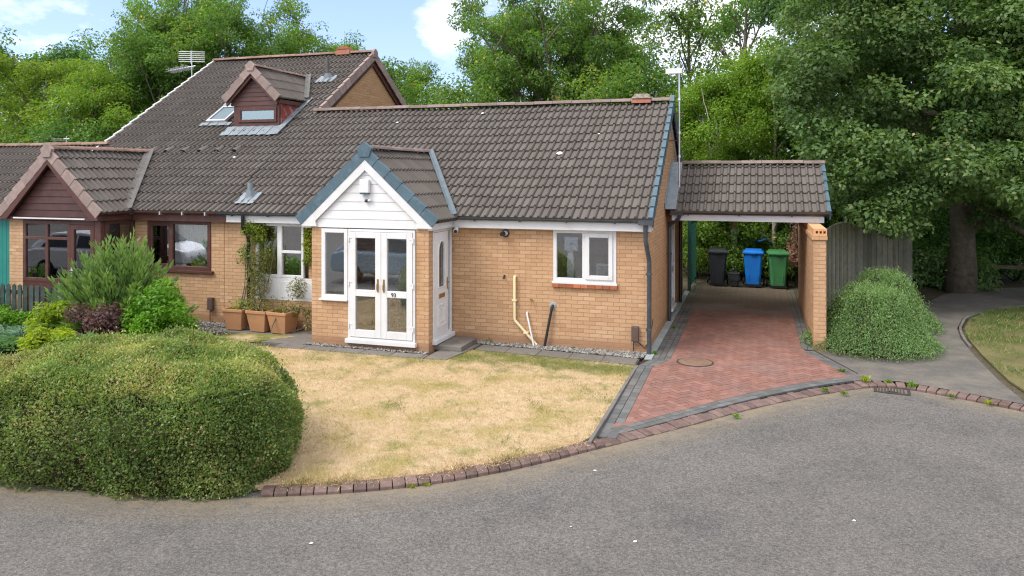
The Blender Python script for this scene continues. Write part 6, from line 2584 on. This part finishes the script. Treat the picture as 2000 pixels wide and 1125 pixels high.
hn = 200000
RS = np.random.RandomState(77)
u = RS.rand(hn)
p2, out2, cc = hedge_pt(u, None)
topm = RS.rand(hn) < .52
s = np.where(topm, np.sqrt(RS.rand(hn)), 1.0)              # 1 = rim, 0 = middle of the top
hh = 1.19 - .31 * (s ** 3.2)
xy = cc + (p2 - cc) * s[:, None]
zz = np.where(topm, hh, -.08 + RS.rand(hn) ** .82 * 1.0)
bul = np.where(topm, -.20 * s ** 8, .05 * np.sin(zz * 3.4) - .19 * np.clip((zz - .50) / .40, 0, 1) ** 2)
lump = .045 * np.sin(xy[:, 0] * 5.1 + xy[:, 1] * 2.3) + .035 * np.sin(xy[:, 1] * 7.7 - xy[:, 0] * 3.1 + zz * 6) + .02 * np.sin(xy[:, 0] * 17 + zz * 13)
xy = xy + out2 * (bul + np.where(topm, -.0, lump))[:, None]
zz = zz + np.where(topm, lump * .9, 0)
nrm = np.where(topm[:, None], np.stack([out2[:, 0] * s ** 4 * .8, out2[:, 1] * s ** 4 * .8, np.ones(hn)], 1), np.stack([out2[:, 0], out2[:, 1], .12 + .8 * np.clip((zz - .5) / .4, 0, 1)], 1))
dep = RS.exponential(.035, hn) - np.where(RS.rand(hn) < .03, RS.rand(hn) ** 1.5 * .13, 0)
P = np.stack([xy[:, 0], xy[:, 1], zz], 1) - unit(nrm) * dep[:, None] + RS.normal(size=(hn, 3)) * .012
nn = unit(unit(nrm) * .55 + np.array([0, 0, .35]) + RS.normal(size=(hn, 3)) * .55)
T = unit(nrm) * .7 + RS.normal(size=(hn, 3)) * .7 + np.array([0, 0, .25])
tv = np.clip(.25 + .5 * RS.rand(hn) + .22 * np.sin(xy[:, 0] * 3.3) * np.sin(xy[:, 1] * 4.1 + zz * 3) + np.where(topm, .24, 0), 0, .96)  # top leaves tinted lighter: light from above put into the colour
brn = np.sin(xy[:, 0] * 2.9 + 1.0) * np.sin(xy[:, 1] * 2.3 + zz * 3.7 + .5) + .5 * np.sin(xy[:, 0] * 7.1 - zz * 5.3)
tv = np.where(RS.rand(hn) < .022 + .11 * np.clip(brn - .75, 0, .6), 1.0, tv)
hg = thing("hedge", "large clipped green hedge with rounded top beside the road", "hedge", (0, 0, 0))
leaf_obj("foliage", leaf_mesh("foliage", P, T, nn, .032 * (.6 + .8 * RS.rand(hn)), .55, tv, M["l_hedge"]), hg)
mb = MB()
ins = [(HCX + (x - HCX) * .955, HCY + (y - HCY) * .90) for x, y in HS]
ins2 = [(HCX + (x - HCX) * .82, HCY + (y - HCY) * .70) for x, y in HS]
n = len(ins)
vs = [(x, y, -.08) for x, y in ins] + [(x, y, .48) for x, y in ins] + [(x, y, .84) for x, y in ins2]
fs = [(k + r_ * n, (k + 1) % n + r_ * n, (k + 1) % n + (r_ + 1) * n, k + (r_ + 1) * n) for r_ in range(2) for k in range(n)] + [tuple(range(2 * n, 3 * n))]
mb.add(vs, fs)
obj(mb, "twigs", "twig", hg)


# arching cotoneaster: strands that rise from the middle and spill outwards
def arching(name, label, loc, w, d, h, strands, per, leaf, seed, mat="l_coto", cat="shrub", group=None, lift=.35):
    rs = np.random.RandomState(seed)
    t = thing(name, label, cat, loc, 0, group)
    Ps, Ts = [], []
    st = MB()
    for i in range(strands):
        a = rs.uniform(0, 2 * math.pi)
        q = rs.rand() ** .5
        o = np.array([rs.normal() * .22 * w, rs.normal() * .22 * d, 0])
        e = np.array([math.cos(a) * w * (.35 + .68 * q), math.sin(a) * d * (.35 + .68 * q), 0])
        hz = h * (1.05 - .75 * q ** 2) * rs.uniform(.85, 1.08)
        tt = np.linspace(0.12, 1, per)
        zt = hz * np.sin(np.pi * np.clip(tt * .88 + .05, 0, 1)) ** .8
        zt = np.where(tt > .5, np.maximum(hz * (1 - ((tt - .45) / .60) ** 2 * 1.0), .02), zt)
        pt = o[None] * (1 - tt[:, None]) + e[None] * (tt[:, None] ** 1.25)
        pt[:, 2] = zt
        pt += rs.normal(size=pt.shape) * .025
        dd = np.gradient(pt, axis=0)
        Ps.append(pt)
        Ts.append(unit(dd))
        if i % 6 == 0:
            st.tube([tuple(pt[0]), tuple(pt[per // 2]), tuple(pt[-1])], [.008, .006, .002], 4, caps=False)
    P, T = np.concatenate(Ps), np.concatenate(Ts)
    m = len(P)
    side = unit(np.cross(T, rs.normal(size=(m, 3))))
    T2 = T * 1.0 + side * .42
    nn = unit(np.array([0, 0, .7]) + side * .4 + rs.normal(size=(m, 3)) * .4)
    tv = np.clip(.15 + .25 * rs.rand(m) + .22 * (P[:, 2] / h) + .25 * np.tile(np.linspace(0, 1, per), strands) + .15 * np.repeat(rs.rand(strands), per), 0, 1)
    leaf_obj("foliage", leaf_mesh("foliage", P, T2, nn, leaf * (.6 + .8 * rs.rand(m)), .5, tv, M[mat]), t)
    st2 = MB()
    k = 16
    vs = [(0, 0, h * .62)] + [(math.cos(6.283 * i / k) * w * .55, math.sin(6.283 * i / k) * d * .55, h * .45) for i in range(k)] + [(math.cos(6.283 * i / k) * w * .72, math.sin(6.283 * i / k) * d * .72, -.05) for i in range(k)]
    st.add(vs, [(0, 1 + i, 1 + (i + 1) % k) for i in range(k)] + [(1 + i, 1 + k + i, 1 + k + (i + 1) % k, 1 + (i + 1) % k) for i in range(k)])
    obj(st, "branches", "twig", t, origin=(0, 0, 0))
    return t


arching("cotoneaster", "large arching cotoneaster mound spilling onto the path beside the carport wall", (2.08, 15.75, 0), 1.20, 1.36, 1.08, 3600, 34, .033, 3)
arching("cotoneaster", "second darker cotoneaster mound against the timber fence behind the first", (2.62, 17.9, 0), 1.12, 1.4, 1.12, 2400, 32, .034, 4)


# juniper: long feathery sprays
def sprays(name, label, loc, w, d, h, n, per, leaf, seed, mat, cat="shrub", flat=False, tipup=.35, core=True):
    rs = np.random.RandomState(seed)
    t = thing(name, label, cat, loc)
    Ps, Ts, Tv = [], [], []
    st = MB()
    for i in range(n):
        a = rs.uniform(0, 2 * math.pi)
        el = rs.uniform(.04, .28) if flat else rs.uniform(.15, 1.35)
        dirv = np.array([math.cos(a) * math.cos(el) * w, math.sin(a) * math.cos(el) * d, math.sin(el) * h])
        Lr = rs.uniform(.55, 1.05)
        tt = np.linspace(.25, 1, per)[:, None]
        curve = np.array([0, 0, -.12 * h]) * tt ** 2 + np.array([0, 0, tipup * .12 * h]) * tt ** 4
        pt = dirv[None] * Lr * tt + curve
        sdv = unit(np.cross(dirv[None], np.array([[0, 0, 1.0]])))[0]
        wdt = (.16 * (1 - tt[:, 0]) + .03) * min(w, 1.2)
        off = rs.uniform(-1, 1, per)
        pt = pt + sdv[None] * (off * wdt)[:, None] + rs.normal(size=pt.shape) * .018
        pt[:, 2] = np.maximum(pt[:, 2], .01)
        Ps.append(pt)
        Ts.append(np.repeat(unit(dirv[None]), per, 0) * .8 + sdv[None] * off[:, None] * .7 + np.array([0, 0, .25]))
        Tv.append(.25 + .45 * tt[:, 0] * rs.uniform(.6, 1.2) + .2 * rs.rand(per))
        if i % 5 == 0:
            st.tube([(0, 0, 0), tuple(dirv * Lr * .5), tuple(dirv * Lr * .9)], [.016, .01, .003], 4, caps=False)
    P, T, tv = np.concatenate(Ps), np.concatenate(Ts), np.clip(np.concatenate(Tv), 0, 1)
    m = len(P)
    nn = unit(np.array([0, 0, .8]) + rs.normal(size=(m, 3)) * .5)
    leaf_obj("foliage", leaf_mesh("foliage", P, T, nn, leaf * (.6 + .8 * rs.rand(m)), .28, tv, M[mat]), t)
    obj(st, "branches", "twig", t, origin=(0, 0, 0))
    return t


sprays("juniper", "tall feathery green juniper in front of the neighbour's window", (-12.05, 11.9, 0), 1.55, 1.2, 2.15, 420, 60, .13, 8, "l_junip")
sprays("ground_juniper", "blue-green low spreading juniper at the left edge beyond the hedge", (-13.6, 11.3, 0), 1.9, 1.3, .75, 420, 46, .12, 9, "l_gjun", flat=True)
sprays("juniper_bush", "dense upright green conifer bush at the left edge by the picket fence", (-16.2, 12.2, 0), .62, .6, 1.15, 200, 60, .10, 10, "l_junip")
RS = np.random.RandomState(15)
bush("purple_berberis", "dark purple leaved shrub in front of the juniper", "shrub", (-11.75, 11.0, 0), mound(.62, .5, .85, 22, .22, 1, .1), 5200, .062, "l_purple", .6, up=.4)
bush("green_shrub", "bright glossy green rounded shrub right of the juniper", "shrub", (-10.78, 11.6, 0), mound(.72, .6, 1.0, 30, .24, 2, .05), 8500, .075, "l_bright", .5, up=.5)
bush("lime_shrub", "lime yellow shrub left of the purple one", "shrub", (-12.75, 11.15, 0), mound(.42, .4, .9, 18, .2, 3, .05), 3600, .07, "l_lime", .5, up=.5)
bush("lime_shrub", "low lime green leafy plant at the hedge's back edge", "shrub", (-11.9, 10.3, 0), mound(.45, .4, .5, 14, .18, 4, .02), 2600, .10, "l_lime", .4, up=.6)
bush("hosta_plant", "low mixed green ground plants behind the hedge below the purple shrub", "plant", (-10.9, 10.3, 0), mound(1.0, .5, .38, 24, .18, 5, .0), 5200, .08, "l_junip", .4, up=.5)
bush("lime_shrub", "small yellow-green bush at the foot of the picket fence", "shrub", (-15.1, 11.95, 0), mound(.6, .35, .4, 14, .18, 6, .0), 2600, .075, "l_bright", .5, up=.5)
bush("lime_shrub", "tiny lime plant left of the picket fence bush", "shrub", (-15.95, 11.6, 0), mound(.35, .3, .25, 8, .14, 7, .0), 1200, .06, "l_lime", .5, up=.5)

# potted plants by the neighbour's wall
for i, (x, lab) in enumerate(((-10.36, "leftmost square terracotta planter beneath the downpipe"), (-9.76, "middle square terracotta planter of the three by the wall"), (-9.24, "right hand square terracotta planter nearest the porch"))):
    t = thing("planter", lab, "planter", (x, 13.42 - i * .02, 0), R(2 - i * 3), "terracotta planters by the wall")
    mb = MB()
    h, b, tp = .44, .17, .245
    prof = [(b, 0), (tp - .015, h - .06), (tp, h - .06), (tp, h), (tp - .03, h), (tp - .035, h - .06)]
    vs, fs = [], []
    for (r_, z) in prof:
        vs += [(-r_, -r_, z), (r_, -r_, z), (r_, r_, z), (-r_, r_, z)]
    for k in range(len(prof) - 1):
        for q in range(4):
            fs.append((k * 4 + q, k * 4 + (q + 1) % 4, (k + 1) * 4 + (q + 1) % 4, (k + 1) * 4 + q))
    fs.append((3, 2, 1, 0))
    mb.add(vs, fs)
    obj(mb, "pot", "planter", t, bevel=.008, origin=(0, 0, 0))
    mb = MB()
    mb.poly([(-.2, -.2, .385), (.2, -.2, .385), (.2, .2, .385), (-.2, .2, .385)])
    obj(mb, "soil", "soilpot", t, origin=(0, 0, 0))


def climber(name, label, loc, stems, clumps, n, leaf, mat, seed, bark="bark"):
    global RS
    RS = np.random.RandomState(seed)
    t = thing(name, label, "climbing plant", loc)
    C = np.array([c[:3] for c in clumps])
    leaf_obj("foliage", leaf_mesh("foliage", *clump_leaves(C, [c[3] for c in clumps], n, leaf, .5, up=.35, shell=.3, flat=1.2), M[mat]), t)
    mb = MB()
    for s_ in stems:
        mb.tube(s_, [.016] + [.011] * (len(s_) - 2) + [.004], 5)
    obj(mb, "stems", bark, t, origin=(0, 0, 0))


climber("climbing_rose", "thin leaved climber with a leafy clump on the dark downpipe", (-10.36, 13.45, .38),
        [[(0, 0, 0), (.05, .1, .5), (.0, .2, 1.0), (.02, .24, 1.75)], [(.1, 0, 0), (.3, .1, .5), (.55, .18, 1.0)], [(.05, 0, 0), (.12, .1, .6), (.18, .15, 1.3), (.2, .2, 1.7)]],
        [(-.06, .16, 1.12, .16), (.0, .18, 1.26, .12), (.02, .2, 1.72, .13), (.10, .2, 1.78, .13), (.2, .22, 1.74, .13), (.14, .2, 1.45, .10), (.20, .18, 1.1, .12), (.24, .16, .8, .12), (.0, .0, .05, .2), (.2, .0, .05, .15)], 1150, .05, "l_scrub", 31)
climber("shrubby_climber", "bushy green and brown climber trained up over the white side window", (-9.90, 13.42, .38),
        [[(0, 0, 0), (.1, .1, .5), (.0, .18, 1.2)], [(.1, 0, 0), (-.05, .12, .6), (-.2, .18, 1.1)], [(0, 0, 0), (.2, .12, .7), (.3, .2, 1.35)], [(.0, 0, 0), (-.25, .1, .7), (-.4, .15, 1.2)]],
        [(-.1, .12, .35, .20), (.0, .12, .55, .22), (-.15, .14, .75, .25), (.05, .15, .95, .24), (-.1, .16, 1.15, .2), (.15, .16, 1.15, .15), (-.25, .14, .5, .17), (.0, .0, .1, .25), (.35, .0, .08, .22), (-.3, 0, .06, .18)], 2600, .046, "l_dry", 32)
climber("trailing_plant", "straggly plant trailing from the right planter towards the porch", (-9.2, 13.4, .38),
        [[(0, 0, 0), (.2, .05, .12), (.45, .02, .02), (.55, -.05, -.3)], [(0, 0, 0), (.3, .1, .1), (.65, .1, .05)], [(-.05, -.2, .02), (-.1, -.3, -.2), (-.12, -.32, -.3)]],
        [(.0, 0, .06, .2), (.25, .05, .10, .14), (.5, .05, .04, .12), (.55, -.02, -.2, .08), (.7, .12, .08, .1), (.1, .25, .5, .2)], 1100, .05, "l_dry", 33)
climber("variegated_ivy", "yellow variegated ivy hanging on the wall beside the porch", (-8.86, 13.72, 1.55),
        [[(0, 0, .6), (.02, 0, .3), (0, 0, -.1)]], [(-.02 + .08 * (k % 2), 0, .62 - k * .09, .10) for k in range(9)], 1100, .055, "l_ivy", 34)
climber("variegated_ivy", "yellow-green climber tuft under the gutter by the downpipe", (-10.15, 13.68, 1.95),
        [[(0, 0, .2), (.02, 0, 0), (0, 0, -.3)]], [(.0, 0, .16, .13), (.15, 0, .12, .13), (-.18, -.04, .1, .1), (.05, 0, -.05, .1), (.2, 0, -.02, .09)], 1000, .055, "l_ivy", 35)

# scrub seen under and past the carport, one bush at a time
RS = np.random.RandomState(44)
SCRUB = [
    (1360, 24.6, 1.9, 1.2, "l_scrub", "yellowish scrub behind the open green gate"),
    (1400, 25.2, 2.3, 1.2, "l_scrub", "scrub bush behind the grey wheelie bin"),
    (1450, 25.0, 2.2, 1.1, "l_ash", "leafy bush behind the food caddy and post"),
    (1500, 25.6, 2.4, 1.2, "l_scrub", "scrub bush around the blue plastic sheet"),
    (1545, 25.0, 2.0, 1.0, "l_ash", "leafy bush behind the green wheelie bin"),
    (1590, 26.0, 2.4, 1.2, "l_dark", "dark bush behind the carport's brick wall"),
    (1330, 27.5, 2.6, 1.4, "l_ash", "tall bush beyond the gate behind the bungalow"),
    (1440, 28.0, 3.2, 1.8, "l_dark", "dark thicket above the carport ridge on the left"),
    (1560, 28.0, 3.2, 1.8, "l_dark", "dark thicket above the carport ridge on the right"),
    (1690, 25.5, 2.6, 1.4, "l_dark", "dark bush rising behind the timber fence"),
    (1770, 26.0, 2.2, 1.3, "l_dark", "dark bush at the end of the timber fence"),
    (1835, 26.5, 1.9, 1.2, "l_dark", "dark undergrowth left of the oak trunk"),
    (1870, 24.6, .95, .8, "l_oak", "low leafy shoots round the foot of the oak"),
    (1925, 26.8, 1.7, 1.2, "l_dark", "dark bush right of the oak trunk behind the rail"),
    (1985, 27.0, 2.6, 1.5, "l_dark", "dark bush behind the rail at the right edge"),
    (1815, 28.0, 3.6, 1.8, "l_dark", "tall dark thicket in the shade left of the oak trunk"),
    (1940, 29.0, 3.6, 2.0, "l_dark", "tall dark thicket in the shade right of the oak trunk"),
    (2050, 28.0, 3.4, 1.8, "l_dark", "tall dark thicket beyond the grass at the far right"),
    (1800, 25.0, .9, .9, "l_coto", "low green shrub where the footpath meets the wood"),
]
for i, (px, Y, h, w, mt, lab) in enumerate(SCRUB):
    bush("scrub_bush", lab, "bush", (at_depth(px, Y), Y, -.03), mound(w, w * .8, h * .9, 26, .42, 100 + i, .15), 5200, .10 if mt != "l_dark" else .12, mt, .5, group="bushes behind the carport and path", stems=8, up=.45)
bush("blossom_shrub", "shrub with dusty pink flower heads beside the carport wall's far end", "shrub", (at_depth(1556, 23.9), 23.9, 0), mound(.3, .3, 1.7, 16, .22, 61, .3), 1500, .07, "l_pink", .6)
bush("gold_conifer", "small golden yellow conifer tip above the bungalow ridge", "conifer", (at_depth(912, 26), 26, 0), [(0, 0, z_, .42 * (1 - z_ / 6.2) + .08) for z_ in np.linspace(.5, 5.75, 22)], 5200, .09, "l_gold", .35, up=.5)
for i, px in enumerate(range(660, 1330, 84)):
    Y = 27 + (i % 3) * 1.6
    bush("scrub_bush", ["green bush just right of the brick gable behind the ridge", "green bush by the gold conifer behind the ridge", "dark bush under the left half of the fan shaped tree", "green bush below the fan shaped tree's trunk", "dark bush right of the fan shaped tree's trunk", "green bush left of the ridge ventilator", "dark bush behind the ridge ventilator", "green bush beside the white mast behind the ridge"][i],
         "bush", (at_depth(px, Y), Y, 0), mound(2.3, 1.4, 7.0 + .7 * (i % 2), 64, .65, 200 + i, .6), 15000, .14, "l_ash" if i % 2 else "l_scrub", .5, group="bushes behind the bungalow", stems=8, up=.45)
for i, px in enumerate((-70, 20, 110, 200, 265)):
    Y = 24.5 + (i % 2)
    bush("scrub_bush", ["dark bush at the far left behind the garage", "green bush behind the garage ridge", "green bush behind the small low aerial", "dark bush in the notch left of the tall roof", "dark bush against the tall roof's left verge"][i],
         "bush", (at_depth(px, Y), Y, 0), mound(2.6, 1.6, 5.0, 56, .7, 300 + i, .5), 14000, .14, "l_ash" if i % 2 else "l_dark", .5, group="bushes behind the garage", stems=8, up=.45)

# weeds and tufts, each on its own
RS = np.random.RandomState(91)
WEEDS = [
    (958, 668, .0, .16, "l_bright", "round leafy weed in the gravel by the doorstep"),
    (1120, 682, .0, .07, "l_scrub", "low sprawling weed in the gravel under the kitchen window"),
    (170, 945, -.08, .20, "l_bright", "leafy dandelion at the foot of the hedge by the road"),
    (523, 966, -.08, .09, "l_lime", "small lime weed at the hedge's corner on the kerb"),
    (803, 952, -.08, .08, "l_lime", "small weed growing out of the lawn kerb"),
    (832, 949, -.08, .07, "l_lime", "smaller weed just right of the lawn kerb weed"),
    (1438, 816, -.06, .08, "l_bright", "weed in the dropped kerb below the middle of the drive"),
    (1690, 746, -.03, .14, "l_lime", "bright weed tuft where drive, path and kerb meet"),
    (1612, 764, -.04, .09, "l_bright", "weed tuft in the kerb near the drive's right corner"),
    (1648, 771, -.05, .09, "l_scrub", "straggly weed between the drive and the grate"),
    (1780, 756, -.04, .12, "l_bright", "weed tuft right of the drain grate"),
    (1735, 748, -.03, .10, "l_bright", "weed tuft above the drain grate"),
    (1858, 776, -.05, .09, "l_scrub", "yellowish weed tuft in the right hand kerb"),
    (1930, 790, -.05, .09, "l_lime", "weed in the kerb stones near the right edge"),
    (1278, 692, .0, .09, "l_bright", "weed at the foot of the corner downpipe"),
    (1315, 640, .0, .08, "l_bright", "weed in the pale drain slabs along the gable wall"),
    (1645, 727, -.01, .10, "l_scrub", "yellowish tuft in the red paving near the cotoneaster"),
    (1592, 667, .0, .09, "l_lime", "weed at the inner foot of the carport wall"),
    (895, 677, .0, .08, "l_bright", "grassy weed at the doorstep's edge"),
]
for (px, py, z, r_, mt, lab) in WEEDS:
    x, y, _ = G(px, py, z)
    r_ *= .68
    m = 60
    a = RS.uniform(0, 6.28, m)
    el = RS.uniform(.3, 1.3, m)
    T = np.stack([np.cos(a) * np.cos(el), np.sin(a) * np.cos(el), np.sin(el)], 1)
    P = np.stack([RS.normal(size=m) * r_ * .28, RS.normal(size=m) * r_ * .28, np.zeros(m)], 1) + T * (RS.rand(m) * r_ * .5)[:, None]
    nn = unit(np.array([0, 0, 1.0]) + RS.normal(size=(m, 3)) * .4)
    o = leaf_obj("weed", leaf_mesh("weed", P, T, nn, r_ * (.4 + .5 * RS.rand(m)), .35, RS.rand(m), M[mt]), None, (x, y, z))
    tag(o, lab, "weed", "weeds in the paving and kerb")


# ------------------------------------------------------------------ cars parked out of frame on the left, mirrored in the porch glass
def parked_car(label, loc, rz, paint):
    t = thing("parked_car", label, "car", loc, rz, "cars parked in the road beyond the hedge")
    Z = dict(origin=(0, 0, 0))
    low = [(-2.05, .32), (2.0, .30), (2.12, .55), (2.05, .72), (1.25, .93), (-1.75, .98), (-2.1, .88), (-2.15, .5)]
    top = [(-1.98, .95), (1.15, .92), (.45, 1.40), (-.2, 1.47), (-1.3, 1.44), (-1.75, 1.25)]
    mb = MB()
    mb.prism([(x, -.86, z) for x, z in low], (0, 1.72, 0))
    obj(mb, "body", paint, t, bevel=.07, **Z)
    mb = MB()
    n = len(top)
    vs = [(x, -.80 if z < 1 else -.62, z) for x, z in top] + [(x, .80 if z < 1 else .62, z) for x, z in top]
    mb.add(vs, [tuple(range(n)), tuple(range(2 * n - 1, n - 1, -1))] + [(i, i + n, (i + 1) % n + n, (i + 1) % n) for i in range(n)])
    obj(mb, "roof", paint, t, bevel=.04, **Z)
    for sg in (-1, 1):
        mb = MB()
        for pts in ([(-1.55, 1.02), (-.35, 1.0), (-.35, 1.38), (-1.25, 1.37)], [(-.27, 1.0), (.92, .98), (.42, 1.33), (-.27, 1.38)]):
            yy = lambda z: sg * (.80 - (z - .93) / .52 * .18 + .012)
            mb.prism([(x, yy(z), z) for x, z in pts], (0, sg * .004, 0))
        obj(mb, "side_window", "black", t, **Z)
        for x in (-1.32, 1.30):
            mb = MB()
            mb.tube([(x, sg * .70, .31), (x, sg * .88, .31)], .31, 24)
            w_ = obj(mb, "wheel", "rubber", t, smooth=True, auto=40, **Z)
            mb = MB()
            mb.tube([(x, sg * .885, .31), (x, sg * .89, .31)], .20, 16)
            obj(mb, "rim", "alu", w_, **Z)
        mb = MB()
        mb.box(2.02, 2.09, sg * .66 - .12, sg * .66 + .12, .56, .68)
        obj(mb, "headlight", "fabric", t, bevel=.02, **Z)
    mb = MB()
    mb.prism([(1.08, -.70, .97), (1.08, .70, .97), (.55, .58, 1.37), (.55, -.58, 1.37)], (.03, 0, .03))
    obj(mb, "windscreen", "black", t, **Z)
    return t


M["carblue"] = weathered("pale_blue_car_paint", (0.30, 0.42, 0.50), 0.25, 0.03, 3, 0.6, 0)
M["carwhite"] = weathered("white_car_paint", (0.66, 0.66, 0.66), 0.25, 0.03, 3, 0.6, 0)
parked_car("pale blue hatchback beyond the hedge, seen mirrored in the white french doors", (-10.36, 4.0, -.08), R(2), "carblue")
parked_car("white hatchback beyond the picket fence, seen mirrored in the brown porch glass", (-20.3, 6.3, -.08), R(-8), "carwhite")


# ------------------------------------------------------------------ scraps on the road, droppings on the tiles
for (px, py, r_, lab) in ((1162, 920, .022, "small white scrap on the road near the lawn kerb"), (1668, 1018, .018, "tiny white scrap on the road at the lower right"),
                          (1241, 1058, .020, "white scrap on the road in the lower middle"), (608, 1062, .026, "pale scrap on the road below the hedge corner"), (1115, 1030, .014, "tiny pale scrap left of the lower middle one")):
    x, y, z = G(px, py, -.08)
    mb = MB()
    pts = [(x + r_ * random.uniform(.6, 1.2) * math.cos(a * 1.05), y + r_ * random.uniform(.6, 1.2) * math.sin(a * 1.05), z + random.uniform(.002, .012)) for a in range(6)]
    mb.add(pts + [(x, y, z + r_ * .6)], [(i, (i + 1) % 6, 6) for i in range(6)])
    small("litter_scrap", lab, "litter", mb, "fabric", (x, y, z), group="scraps of litter on the road")
up = Vector((0, -SL, 1)).normalized()
for (x, y, r_, par) in ((-3.91, 15.44, .055, ROOF), (-6.2, 17.0, .03, ROOF), (-8.3, 16.7, .03, ROOF), (-3.2, 16.1, .02, ROOF), (-12.0, 15.4, .03, NR)):
    mb = MB()
    c = Vector((x, y, roofz(y))) + up * .05
    mb.poly([c + Vector((math.cos(k * .785) * r_ * 1.4 * random.uniform(.7, 1.2), 0, 0)) + SV * (math.sin(k * .785) * r_ * random.uniform(.7, 1.2)) for k in range(8)])
    obj(mb, "bird_dropping", "fabric", par)
